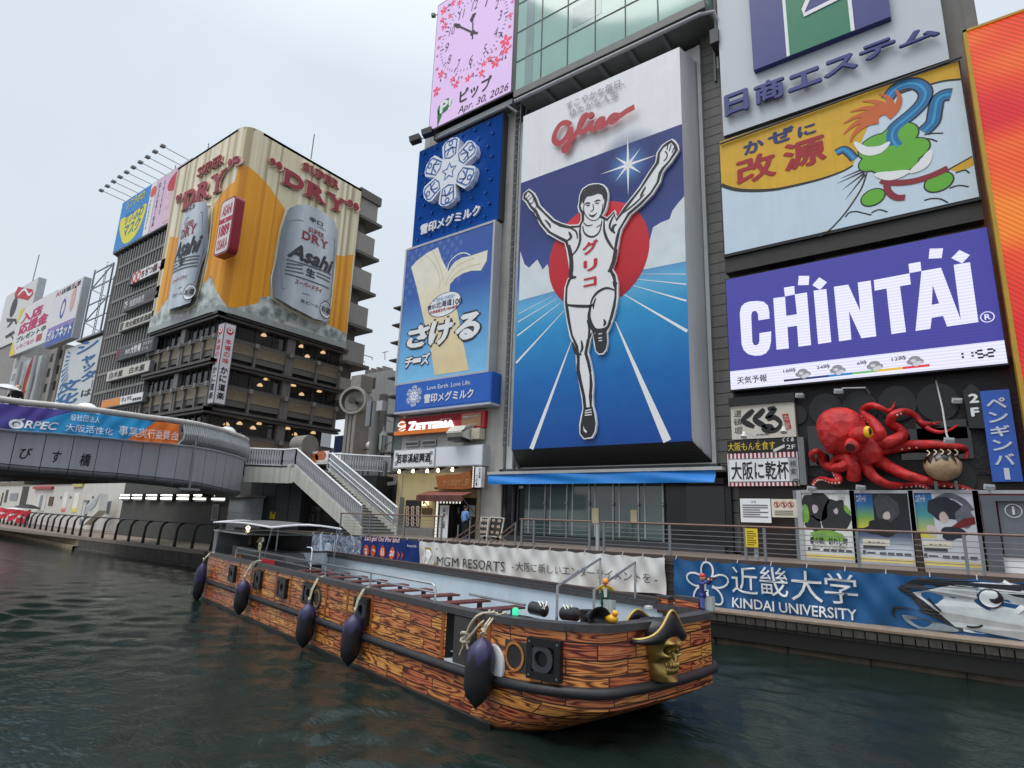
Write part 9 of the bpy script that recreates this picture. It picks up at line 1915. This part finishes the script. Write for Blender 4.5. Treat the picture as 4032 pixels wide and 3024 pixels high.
def face(a,h):
 """relief of the face: sockets, brow, cheekbones, nose hole, hollow cheeks, jaw and chin"""
 d_=0;m=abs(a)
 d_-=.48*bmp(m,h,.29,.38,.20,.18,2.0);d_+=.19*bmp(m,h,.30,.62,.27,.10);d_+=.10*bmp(a,h,0,.52,.12,.12);d_+=.20*bmp(m,h,.47,.13,.16,.10)
 d_-=.40*bmp(m,h,.0,.14,.11,.15,1.8);d_+=.12*bmp(a,h,0,.36,.07,.11);d_+=.12*bmp(a,h,0,-.20,.36,.20);d_-=.24*bmp(m,h,.50,-.18,.13,.20);d_+=.17*bmp(a,h,0,-.88,.34,.15);d_-=.05*bmp(a,h,0,-.60,.42,.06);d_+=.10*bmp(m,h,.46,-.66,.14,.22)
 return d_
WXT=((-1.05,.55),(-.9,.78),(-.6,.80),(-.2,.84),(.2,.86),(.6,.92),(1.2,.92));WYT=((-1.05,.40),(-.9,.54),(-.6,.62),(-.2,.64),(.2,.76),(.6,.84),(1.2,.86))
def sk_pt(a_,h):
 c,s_=math.cos(a_),math.sin(a_);n=2.5;r=(abs(c)**n+abs(s_)**n)**(-1/n);X,Y=r*c*lerp_(h,WXT),r*s_*lerp_(h,WYT)
 if X>0:X+=face(Y,h)*min(1,X*2.6)
 return X,Y
def skull(Cx,Cy,Cz,S):
 mb=MB();nu,nv=110,84
 for j in range(nv+1):
  h=-1.06+2.2*j/nv;k=math.sqrt(max(.0,1-max(0,(-h-.88)/.19)**2))*math.sqrt(max(0,1-max(0,(h-.7)/.46)**2))
  for i in range(nu):X,Y=sk_pt(2*math.pi*i/nu,h);mb.v.append((Cx+X*S*k,Cy+Y*S*k,Cz+h*S))
 for j in range(nv):
  for i in range(nu):mb.f.append((j*nu+i,j*nu+(i+1)%nu,(j+1)*nu+(i+1)%nu,(j+1)*nu+i))
 return mb
fz=(xl(Q4,(700,560),.9).z+xl(Q4,(700,1078),.9).z)/2;FS=(xl(Q4,(700,548),.9).z-xl(Q4,(700,1078),.9).z)/2.0;fy=xl(Q4,(672,800),.75).y;FX=.47
FS*=1.07;fz-=.03;fh=skull(FX,fy,fz,FS).build('figurehead',GOLD,boat,smooth=2,local=True)
T_=MB()
for hh_,hs,n in((-.22,.105,4),(-.43,.095,4)):
 for k in range(-n,n+1):
  a_=k*.145;X,Y=sk_pt(a_,hh_);T_.ell((FX+X*FS*1.0+.01,fy+Y*FS,fz+hh_*FS),(.055*FS,.052*FS,hs*FS),10,8)
T_.build('teeth',GOLD,fh,smooth=2,local=True)
HATM=smat('hat_black',34,34,40,rough=.36,var=.15);hz=fz+FS*.80
hb=MB();nu=48 # cocked hat: crown plus three turned up brims
brim=[]
for i in range(nu):
 a=2*math.pi*i/nu;side=abs(math.sin(a));
 R=FS*(1.06+.62*side**2.2);up=FS*(.10+.95*math.exp(-((a if a<math.pi else a-2*math.pi)/.62)**2)+.75*math.exp(-((a-math.pi)/.9)**2)-.22*side**4)
 brim.append((R,up,a))
for lvl,(kr,ku,kz)in enumerate(((.80,0,-.10),(.98,0.05,-.16),(1.03,.45,-.08),(1.0,.8,0.0),(.96,1.0,0.02))):
 for R,up,a in brim:hb.v.append((.42+R*kr*math.cos(a)*.9,fy+R*kr*math.sin(a),hz+up*ku+kz*FS))
for l in range(4):
 for i in range(nu):hb.f.append((l*nu+i,l*nu+(i+1)%nu,(l+1)*nu+(i+1)%nu,(l+1)*nu+i))
k0=len(hb.v);hb.lathe([(.84*FS,-.05*FS),(.78*FS,.35*FS),(.55*FS,.62*FS),(.02,.70*FS)],(.40,fy,hz),nu)
hat=hb.build('hat',HATM,fh,smooth=2,local=True);md=hat.modifiers.new('thick','SOLIDIFY');md.thickness=.03;md.offset=0
top=[V3((.42+R*.97*math.cos(a)*.9,fy+R*.97*math.sin(a),hz+up+.03))for R,up,a in brim];MB().tube(top+[top[0],top[1]],.024,6).build('hat_trim',smat('hat_gold',186,160,92,rough=.4,metal=.3),fh,smooth=True,local=True)
p=xl(Q4,(770,185),.5);MB().box((.25,fy-.05,hz+FS*1.05),(.35,fy+.06,hz+FS*1.16)).build('hat_button',OFFW,fh,local=True)
# ---------------- things hung on or standing on the boat
ROPE=smat('rope_pale',196,186,164,rough=.9,var=.2,vs=30,bump=.5,bs=60);FEN=bpy.data.materials.new('fender_navy');FEN.use_nodes=True;q=FEN.node_tree;b=q.nodes['Principled BSDF'];iv(b,'Roughness',.42);tcn=mknode(q,'ShaderNodeTexCoord');s_=mknode(q,'ShaderNodeSeparateXYZ');n_=mknode(q,'ShaderNodeTexNoise');iv(n_,'Scale',7);mpn=mknode(q,'ShaderNodeMapping');iv(mpn,'Scale',(1,1,.25));ad=mknode(q,'ShaderNodeMath');ad.operation='MULTIPLY_ADD';iv(ad,1,.35);sz=mknode(q,'ShaderNodeMath');sz.operation='MULTIPLY';iv(sz,1,.68);r=mknode(q,'ShaderNodeValToRGB');E_=r.color_ramp.elements;E_[0].position=.70;E_[0].color=srgb(33,33,38);E_[1].position=.76;E_[1].color=srgb(54,50,88)
lk(q,tcn.outputs['Object'],s_.inputs[0]);lk(q,tcn.outputs['Object'],mpn.inputs['Vector']);lk(q,mpn.outputs[0],n_.inputs['Vector']);lk(q,n_.outputs[0],ad.inputs[0]);lk(q,s_.outputs[2],sz.inputs[0]);lk(q,sz.outputs[0],ad.inputs[2]);lk(q,ad.outputs[0],r.inputs[0]);lk(q,r.outputs[0],b.inputs['Base Color'])
def W_(p):return BO+BX1*p[0]+BX2*p[1]+V3((0,0,p[2]))
def fender(label,xloc,ztop,L_,R,gx=0.,lean=0.,pts_=None):
 c=W_((xloc,-R-.03,ztop-L_));t=thing('boat_fender',label,'fender',tuple(c),BA,'fenders along the boat side')
 prof=[(.03,0),(.12,.02),(.45,.09),(.80,.18),(.97,.30),(1,.42),(1,.68),(.96,.78),(.80,.87),(.50,.94),(.22,.985),(.10,1.0),(.07,1.05)]
 m=MB();m.lathe([(R*a,L_*h)for a,h in prof],(0,0,0),22);m.v=[(x+lean*z,y,z)for x,y,z in m.v];m.build('body',FEN,t,smooth=2,local=True)
 g_=ZG+.14-(ztop-L_);m=MB()
 for s in(-.035,.035):m.tube([(lean*L_+s*.3,0,L_*1.03),(lean*L_+s+gx*.5,R*.2,(L_+g_)/2+.02),(gx+s,R-.02,g_-.06),(gx+s,R+.15,g_)],.018,6)
 m.tube([(lean*L_-.05,.0,L_*1.05),(lean*L_+.05,-.02,L_*1.09),(lean*L_-.03,0,L_*1.12)],.024,6);m.build('rope',ROPE,t,smooth=True,local=True);return t
f1=nl(VO,(100,605));
fender('dark fender half in the water at the stern of the boat',nl(VO,(130,500),-.3).x,nl(VO,(150,365),-.3).z,nl(VO,(150,365),-.3).z+.12,.21,.25,.14)
fender('dark fender between the sternmost two round ports of the boat',nl(VO,(425,600),-.25).x,nl(VO,(465,485),-.25).z,nl(VO,(465,485),-.25).z-nl(VO,(375,705),-.25).z,.225,.12,.10)
fender('dark fender hanging over the shuttered round port amidships',nl(VO,(855,770),-.25).x,nl(VO,(900,645),-.25).z,nl(VO,(900,645),-.25).z-nl(VO,(800,925),-.25).z,.23,.05,.10)
fender('dark fender hanging over the black port before the plain plank stretch',nl(VO,(1160,870),-.25).x,nl(VO,(1210,720),-.25).z,nl(VO,(1210,720),-.25).z-nl(VO,(1115,1050),-.25).z,.23,.05,.08)
tB=fender('big dark fender on knotted ropes over the boarding gap near the bow',nl(Q7,(490,1150),-.3).x,nl(Q7,(545,850),-.25).z,nl(Q7,(545,850),-.25).z-nl(Q7,(395,1605),-.3).z,.25,.05,.09)
t=thing('mooring_rope','pale knotted mooring rope draped from the cleat over the boarding gap','rope',tuple(W_((-2,-.1,1.8))));cx=nl(Q7,(700,600),.25)
for P in([(700,590,.25),(600,590,.05),(500,620,-.12),(420,720,-.15),(380,820,-.14),(358,880,-.14)],[(730,610,.25),(620,640,.05),(520,720,-.1),(430,830,-.14),(375,890,-.14)],[(358,880,-.14),(345,950,-.13),(305,1045,-.12)],[(370,890,-.14),(395,985,-.12)]):MB().tube([W_(nl(Q7,(x,y),yy))for x,y,yy in spline(P,5)],.024,8).build('rope',ROPE,t,smooth=True)
m=MB();c=W_(nl(Q7,(365,880),-.15));m.tube([c+V3((.07*math.cos(k*.7),.05*math.sin(k*.9),.06*math.sin(k*.7)+.01*k-.05))for k in range(14)],.028,7);c=W_(nl(Q7,(670,598),.25));m.tube([c+V3((.03*k-.1,.07*math.sin(k*1.6),.05*math.cos(k*1.6)))for k in range(14)],.024,7);m.build('knot',ROPE,t,smooth=True)
t=thing('mooring_rope','small pale rope looped over the gunwale by the sternmost ports','rope',tuple(W_((-14.3,-.05,1.8))));MB().tube([W_(nl(Q5,(x,y),-.08))for x,y in spline([(1215,765),(1150,770),(1080,800),(1045,840),(1070,850),(1120,800),(1160,775),(1100,850),(1060,960),(1020,1010)],4)],.022,7).build('rope',ROPE,t,smooth=True)
lb_=thing('life_ring','red life ring with white bands standing on the rail before the street picture banner','life ring',tuple(W_(nl(Q5,(1800,650),3.9))));c=nl(Q5,(1800,520),3.95);R=nl(Q5,(1800,395),3.95).z-c.z;gzb=gz+.08
def ring(a0,a1,r,rr,m,name):
 mb=MB();nA=24;mb.tube([W_((c.x+r*.82*math.cos(a0+(a1-a0)*i/nA),3.95,c.z+r*math.sin(a0+(a1-a0)*i/nA)))for i in range(nA+1)],rr,12);return mb.build(name,m,lb_,smooth=True)
ring(0,2*math.pi,R*.82,R*.21,smat('ring_red',206,20,40,rough=.35,var=.08),'ring');[ring(k-.13,k+.13,R*.82,R*.225,WHITE,'band')for k in(.35,2.5,3.6,5.6)];ring(0,2*math.pi,R*.96,.018,ROPE,'rope')
# black horn loudspeaker, spare fenders on the benches
BKG=smat('horn_black',30,30,33,rough=.35,var=.12);t=thing('loudspeaker','black horn loudspeaker on the bow gunwale','loudspeaker',tuple(W_((-.1,.9,gzb))));hc=nl(Q3,(1690,880),.75);c=W_(hc);ax=(BX1*.93-BX2*.36).normalized();R=.165
MB().lathe([(.055,-.62),(.09,-.6),(.1,-.30),(.09,-.28),(.10,-.22),(.135,-.1),(R*1.25,.0),(R*1.3,.02),(R*1.12,.015),(.07,-.14),(.02,-.16)],c,24,ax).build('horn',BKG,t,smooth=True);mb=MB();mb.bar(c-ax*.42+V3((0,0,-.32)),c-ax*.42+V3((0,0,.10)),.2,.18,ax);mb.build('bracket',BKG,t)
def spare(view,a,b_,y,label):
 p,q_=W_(nl(view,a,y)),W_(nl(view,b_,y));t=thing('boat_fender',label,'fender',tuple(p),0,'fenders lying on the boat');d_=(q_-p);L_=d_.length;MB().lathe([(.02,0),(.05,.03*L_),(.12,.12*L_),(.125,.85*L_),(.06,.96*L_),(.02,L_)],p,16,d_).build('body',smat('fender_black',34,35,38,rough=.4),t,smooth=True)
 MB().tube([p.lerp(q_,.3)+V3((.12*math.sin(k*.8),.1*math.cos(k),.10+.06*math.sin(1.7*k)))for k in range(12)],.014,6).build('rope',smat('rope_white',226,226,220,rough=.8),t,smooth=True)
spare(Q3,(1065,775),(860,725),1.4,'black fender tied with white rope lying on the bench end');spare(Q3,(1235,800),(1450,815),1.6,'black fender lying behind the horn loudspeaker')
# ================================================================== people, figurines and umbrellas
def body(name,joints,edges,m,parent,base):
 """one continuous figure grown over a skeleton: joints {name: ((x, y, z), radius)}"""
 me=bpy.data.meshes.new(name);names=list(joints);idx={k:i for i,k in enumerate(names)}
 me.from_pydata([tuple(V3(joints[k][0]))for k in names],[(idx[a],idx[b])for a,b in edges],[]);o=bpy.data.objects.new(name,me);COL.objects.link(o);o.parent=parent
 md=o.modifiers.new('skin','SKIN');md.use_smooth_shade=True;lay=me.skin_vertices[0].data
 for k in names:
  r=joints[k][1];lay[idx[k]].radius=(r,r)if not isinstance(r,tuple)else r
  lay[idx[k]].use_root=(k=='pelvis')
 sb=o.modifiers.new('sub','SUBSURF');sb.levels=2;sb.render_levels=2;me.materials.append(m);return o
E0=[('pelvis','waist'),('waist','chest'),('chest','neck'),('chest','shl'),('shl','ell'),('ell','wrl'),('wrl','hal'),('chest','shr'),('shr','elr'),('elr','wrr'),('wrr','har'),('pelvis','hipl'),('hipl','knl'),('knl','anl'),('anl','tol'),('pelvis','hipr'),('hipr','knr'),('knr','anr'),('anr','tor')]
def person(label,pos,rz,H=1.7,top=(40,44,54),legs=(36,38,46),hair=(20,18,18),arm_up=None,cat='person',name='person',s=1.0,extra=None,group=None):
 t=thing(name,label,cat,tuple(pos),rz,group);k=H/1.7
 def J(x,y,z,r):return((x*k,y*k,z*k),r*k)
 A=dict(pelvis=J(0,0,.95,.13),waist=J(0,0,1.08,.125),chest=J(0,.0,1.30,.15),neck=J(0,-.01,1.44,.06),shl=J(-.19,0,1.37,.075),ell=J(-.25,.02,1.10,.05),wrl=J(-.24,-.08,.87,.036),hal=J(-.23,-.11,.80,.036),shr=J(.19,0,1.37,.075),elr=J(.25,.02,1.10,.05),wrr=J(.24,-.08,.87,.036),har=J(.23,-.11,.80,.036),hipl=J(-.09,0,.88,.10),knl=J(-.10,-.02,.48,.065),anl=J(-.10,.01,.08,.045),tol=J(-.11,-.14,.04,.04),hipr=J(.09,0,.88,.10),knr=J(.10,-.02,.48,.065),anr=J(.10,.02,.08,.045),tor=J(.11,-.13,.04,.04))
 for q in(arm_up or{}).items():A[q[0]]=J(*q[1])
 skin=smat('skin_tone',206,160,132,rough=.55,var=.05);up=[e for e in E0 if not set(e)&{'hipl','hipr','knl','knr','anl','anr','tol','tor'}]
 body('body',A,E0,smat('cloth_%d_%d_%d'%top,*top,rough=.8,var=.1),t,pos)
 lg={q:(A[q][0],A[q][1]*1.06 if q not in('pelvis',)else A[q][1]*1.03)for q in('pelvis','hipl','knl','anl','hipr','knr','anr')};body('trousers',lg,[('pelvis','hipl'),('hipl','knl'),('knl','anl'),('pelvis','hipr'),('hipr','knr'),('knr','anr')],smat('cloth_%d_%d_%d'%legs,*legs,rough=.8,var=.1),t,pos)
 m=MB();m.lathe([(.045,0),(.055,.03),(.082,.09),(.09,.15),(.085,.21),(.06,.25),(.01,.265)],(0,-.015*k,1.45*k),16,(0,0,1),k,k*1.12);m.ell((0,-.125*k,1.585*k),(.016,.022,.022));m.ell((-.095*k,0,1.58*k),(.012,.02,.03));m.ell((.095*k,0,1.58*k),(.012,.02,.03));hd=m.build('head',skin,t,smooth=2,local=True)
 f=MB();f.ell((-.035*k,-.112*k,1.60*k),(.012,.008,.008),8,5);f.ell((.035*k,-.112*k,1.60*k),(.012,.008,.008),8,5);f.ell((0,-.112*k,1.53*k),(.025,.006,.006),8,5);f.build('face',INK,hd,local=True)
 m=MB();m.ell((0,.018*k,1.635*k),(.10*k,.112*k,.098*k),16,10);m.build('hair',smat('hair_%d_%d_%d'%hair,*hair,rough=.5),t,smooth=2,local=True)
 for w_,e in(('wrl','hal'),('wrr','har')):
  a,b_=V3(A[w_][0]),V3(A[e][0]);d_=(b_-a).normalized();m=MB();m.ell(b_,(.038*k,.03*k,.045*k),10,6);sd_=d_.cross(V3((0,0,1)));sd_=sd_.normalized()if sd_.length>.1 else V3((1,0,0))
  for q in range(4):o=sd_*(.024*k*(q-1.5)*.8);m.tube([b_+o+d_*.02*k,b_+o+d_*(.06-.004*abs(q-1.5))*k,b_+o+d_*.085*k+V3((0,-.015*k,-.01*k))],[.011*k,.010*k,.008*k],6)
  m.tube([b_+sd_*.03*k,b_+sd_*.05*k+d_*.04*k],.011*k,6);m.build('hand',skin,t,smooth=2,local=True)
 return t,k
def umbrella(label,c,R,col,tilt=(0,0),clear=False,rise=.42,group=None,hand=1.0):
 t=thing('umbrella',label,'umbrella',tuple(c),0,group);m=MB();n,rows=8,6;ax=V3((tilt[0],tilt[1],1)).normalized()
 q_=V3((0,0,1)).rotation_difference(ax).to_matrix()
 for j in range(rows+1):
  f=j/rows
  for i in range(n*4):
   a=2*math.pi*i/(n*4);sc=1-.07*abs(math.sin(a*n/2))*f;m.v.append(tuple(V3(c)+q_@V3((R*f*sc*math.cos(a),R*f*sc*math.sin(a),R*rise*(1-f**2.1)))))
 for j in range(rows):
  for i in range(n*4):m.f.append((j*n*4+i,(j+1)*n*4+i,(j+1)*n*4+(i+1)%(n*4),j*n*4+(i+1)%(n*4)))
 if clear:
  mt=bpy.data.materials.get('clear_vinyl')or bpy.data.materials.new('clear_vinyl');mt.use_nodes=True;b=mt.node_tree.nodes['Principled BSDF'];iv(b,'Base Color',(.85,.87,.9,1));iv(b,'Alpha',.72);iv(b,'Roughness',.2)
 else:mt=smat('umbrella_%d_%d_%d'%col,*col,rough=.6,var=.05)
 m.build('canopy',mt,t,smooth=True);r=MB()
 for i in range(n):
  a=2*math.pi*i/n;r.tube([V3(c)+q_@V3((R*f*math.cos(a),R*f*math.sin(a),R*rise*(1-f**2.1)-.012))for f in(0.02,.3,.6,.85,1)],.006,4)
 r.build('rib_frame',STEEL,t);MB().tube([V3(c)+q_@V3((0,0,R*rise+.05)),V3(c)+q_@V3((0,0,-hand))],.012,6).build('shaft',STEEL,t);return t
# on the bridge
PD=PX(-33.0)
c=PD.hit(VA(70,1262));hp=PD.hit(VA(165,1250));w0=PD.st(VA(-40,1240))[0];w1=PD.st(VA(262,1240))[0];R=(w1-w0)/2
umbrella('large clear umbrella over a dark haired person on the bridge',c,R,(226,230,236),(.05,.08),True,.40,None,.75)
person('person in black with short dark hair walking under the clear umbrella on the bridge',(hp.x,hp.y,hp.z-1.60),math.radians(60),1.72,(24,25,30),(30,32,40),(16,14,14),dict(ell=(-.26,-.06,1.12,.05),wrl=(-.16,-.26,1.22,.036),hal=(-.13,-.30,1.27,.036)))
PD2=PX(-32.2);a,b_=PD2.hit(S2(1095,320)),PD2.hit(S2(1470,440));umbrella('white umbrella tilted towards the canal above the banner on the bridge',a.lerp(b_,.5)+V3((0,0,-.12)),(b_-a).length/2,(228,230,234),(.30,.22),False,.55,None,.6)
mb=PD2.hit(S2(1010,375));person('person with dark hair almost hidden behind the bridge rail next to the tilted white umbrella',(mb.x,mb.y,mb.z-1.62),math.radians(80),1.66,(40,40,44),(30,30,36))
PD3=PX(-34.0);a,b_=PD3.hit(S3(955,300)),PD3.hit(S3(1145,310));umbrella('clear umbrella over the curved end of the bridge',a.lerp(b_,.55)+V3((0,0,.02)),(b_-a).length/2*1.1,(226,230,236),(.25,.3),True,.55,None,.6)
a,b_=PD3.hit(S3(1120,325)),PD3.hit(S3(1285,325));umbrella('black umbrella beside the clear one at the curved end of the bridge',a.lerp(b_,.5)+V3((-.5,.2,-.1)),(b_-a).length/2,(26,28,34),(.1,.1),False,.42,None,.6)
# under the bridge
PU_=PY(24.0);a=PU_.hit(Q8(440,560));h=PU_.hit(Q8(440,430));k=1.05
person('person in a dark suit under the black umbrella on the embankment path',(a.x,24,1.05-.0),math.radians(165),1.75,(24,28,40),(22,24,32));p2=PU_.hit(Q8(345,540));person('person in a cream top under the black umbrella on the embankment path',(p2.x,24.2,1.05),math.radians(200),1.62,(206,200,180),(60,60,66),(40,26,20))
c=PU_.hit(Q8(425,400));umbrella('black umbrella shared by a couple on the embankment path',(c.x,24,2.98),1.35,(20,22,30),(.03,.03),False,.32,None,1.2);c=PU_.hit(Q8(165,500));umbrella('white umbrella behind the red cloths on the embankment path',(c.x,24.5,2.35),1.5,(214,214,212),(0,0),False,.42,None,.9)
# at the noodle shop
PV=PY(24.6);a=PV.hit(VG(1062,1060));person('person in a pale blue shirt with a shoulder strap facing the noodle shop door',(a.x,24.6,2.46),math.radians(170),1.72,(112,150,206),(34,36,44),(22,18,18),dict(ell=(-.25,-.04,1.12,.05),wrl=(-.14,-.22,1.06,.036),hal=(-.10,-.28,1.06,.036)))
# figurines on the bow
def figurine(label,base,rz,H,top,legs,hat,parts,hold):
 t=thing('figurine',label,'figurine',tuple(base),rz);k=H
 J=lambda x,y,z,r:((x*k,y*k,z*k),r*k)
 A=dict(pelvis=J(0,0,.50,.075),waist=J(0,0,.58,.07),chest=J(0,0,.70,.095),neck=J(0,0,.78,.045),shl=J(-.12,0,.745,.05),ell=J(-.21,-.10,.70,.042),wrl=J(-.11,-.20,.80,.034),hal=J(-.06,-.22,.83,.03),shr=J(.12,0,.745,.05),elr=J(.21,-.10,.70,.042),wrr=J(.11,-.20,.80,.034),har=J(.06,-.22,.83,.03),hipl=J(-.06,0,.46,.06),knl=J(-.065,-.01,.26,.05),anl=J(-.065,.0,.06,.045),tol=J(-.075,-.08,.03,.035),hipr=J(.06,0,.46,.06),knr=J(.065,-.01,.26,.05),anr=J(.065,0,.06,.045),tor=J(.075,-.08,.03,.035))
 body('body',A,E0,smat('fig_%d_%d_%d'%top,*top,rough=.4),t,base)
 m=MB();m.ell((0,-.01*k,.87*k),(.075*k,.08*k,.09*k),16,10);m.ell((0,-.09*k,.865*k),(.014*k,.018*k,.018*k),8,5);m.build('head',smat('fig_skin',210,150,110,rough=.45),t,smooth=2,local=True)
 m=MB();m.lathe([(.082,0),(.085,.03),(.07,.075),(.02,.1)],(0,-.005*k,.895*k),14);m.v=[(x*k,y*k,(z-.895*k)*k+.895*k)for x,y,z in m.v];m.box((-.06*k,-.14*k,.895*k),(.06*k,-.05*k,.91*k))if hat[1]else m.tube([(.06*k,.05*k,.92*k),(.10*k,.10*k,.87*k)],[.02*k,.008*k],6);m.build('cap',smat('fig_cap_%d_%d_%d'%hat[0],*hat[0],rough=.4),t,smooth=2,local=True)
 m=MB();m.lathe([(.13,.34),(.11,.5),(.10,.6),(.12,.72)],(0,.012*k,0),18);m.v=[(x*k,y*k*.8+.0,z*k)for x,y,z in m.v];m.build('coat',smat('fig_coat_%d_%d_%d'%parts[0],*parts[0],rough=.4,var=.2,vs=14),t,smooth=2,local=True)
 m=MB();m.poly(Plane((0,-.09*k,0),(1,0,0)),[(-.035*k,.50*k),(.035*k,.50*k),(.05*k,.74*k),(-.05*k,.74*k)],.0,.02);m.build('shirt_front',PWHITE,t,local=True);MB().box((-.09*k,-.102*k,.485*k),(.09*k,-.03*k,.515*k)).build('belt',INK,t,local=True)
 for s in(-1,1):MB().tube([(s*.062*k,0,.46*k),(s*.066*k,-.01*k,.26*k),(s*.066*k,0,.07*k)],[.066*k,.055*k,.052*k],10).build('leg',smat('fig_leg_%d_%d_%d'%legs,*legs,rough=.4),t,smooth=True,local=True)
 m=MB()
 if hold=='binoculars':[m.tube([(s*.032*k,-.09*k,.875*k),(s*.036*k,-.2*k,.872*k)],[.025*k,.034*k],10)for s in(-1,1)];m.box((-.02*k,-.16*k,.865*k),(.02*k,-.12*k,.885*k))
 else:m.tube([(.03*k,-.08*k,.875*k),(.03*k,-.22*k,.878*k),(.03*k,-.40*k,.885*k)],[.018*k,.024*k,.034*k],10)
 m.build(hold,smat('fig_dark',50,36,30,rough=.4),t,smooth=True,local=True)
 for q,e in(('hal',-1),('har',1)):
  b_=V3(A[q][0]);m=MB();m.ell(b_,(.03*k,.032*k,.03*k),10,6);[m.tube([b_+V3((e*-.012*k,-.01*k+.014*j*k,.02*k)),b_+V3((e*-.03*k,-.012*k+.014*j*k,.04*k)),b_+V3((e*-.046*k,-.012*k+.014*j*k,.03*k))],.008*k,6)for j in range(4)];m.build('hand',smat('fig_skin',210,150,110,rough=.45),t,smooth=2,local=True)
 return t
yb=1.35;p=nl(Q3,(1760,960),yb);h1=nl(Q3,(1755,440),yb).z-gz
figurine('painted figurine in a green coat and yellow cap looking through binoculars on the bow',W_((p.x,yb,gzb)),BA+math.radians(40),h1/.99,(206,178,40),(24,110,64),((236,150,24),True),((16,104,66),),'binoculars')
p=xl(Q1,(470,745),.1);h2=xl(Q1,(405,345),.1).z-gz
figurine('painted figurine in a blue coat and red headscarf aiming a spyglass at the bow corner',W_((.1,p.y,gzb)),BA+math.radians(95),h2/.99,(52,56,130),(84,96,178),((206,52,60),False),((40,46,112),),'spyglass')
for view,q,y_,lb in((Q3,(1810,880),1.3,'small clear plastic case beside the green coated figurine'),(Q1,(535,680),None,'small clear plastic case beside the blue coated figurine')):
 p=nl(view,q,y_)if y_ else xl(view,q,.2);c=W_((p.x,p.y,gzb));t=thing('display_case',lb,'case',tuple(c),BA);MB().box((-.1,-.05,0),(.1,.05,.30 if y_ else.26)).build('case',smat('case_frost',176,184,186,rough=.15),t,local=True);m=MB();[m.box((-.1+.05*k-.004,-.056,.03),(-.1+.05*k+.004,-.05,.26))for k in range(1,4)];m.build('rib_pattern',OFFW,t,local=True)
t=thing('rubber_duck','small yellow duck on the bow gunwale by the horn loudspeaker','toy',tuple(W_((nl(Q3,(1835,965),.95).x,.95,gzb))));m=MB();m.ell(V3(t['_o'])+V3((0,0,.07)),(.12,.08,.07),12,8);m.ell(V3(t['_o'])+V3((.07,-.02,.16)),(.055,.05,.05),10,6);m.build('body',smat('duck_yellow',236,176,40,rough=.35),t,smooth=2);MB().ell(V3(t['_o'])+V3((.13,-.04,.155)),(.03,.02,.012),8,5).build('beak',smat('duck_beak',226,110,30),t)
bpy.data.objects.remove(_to,do_unlink=True)
for o in COL.objects:
 if '_o' in o:del o['_o']
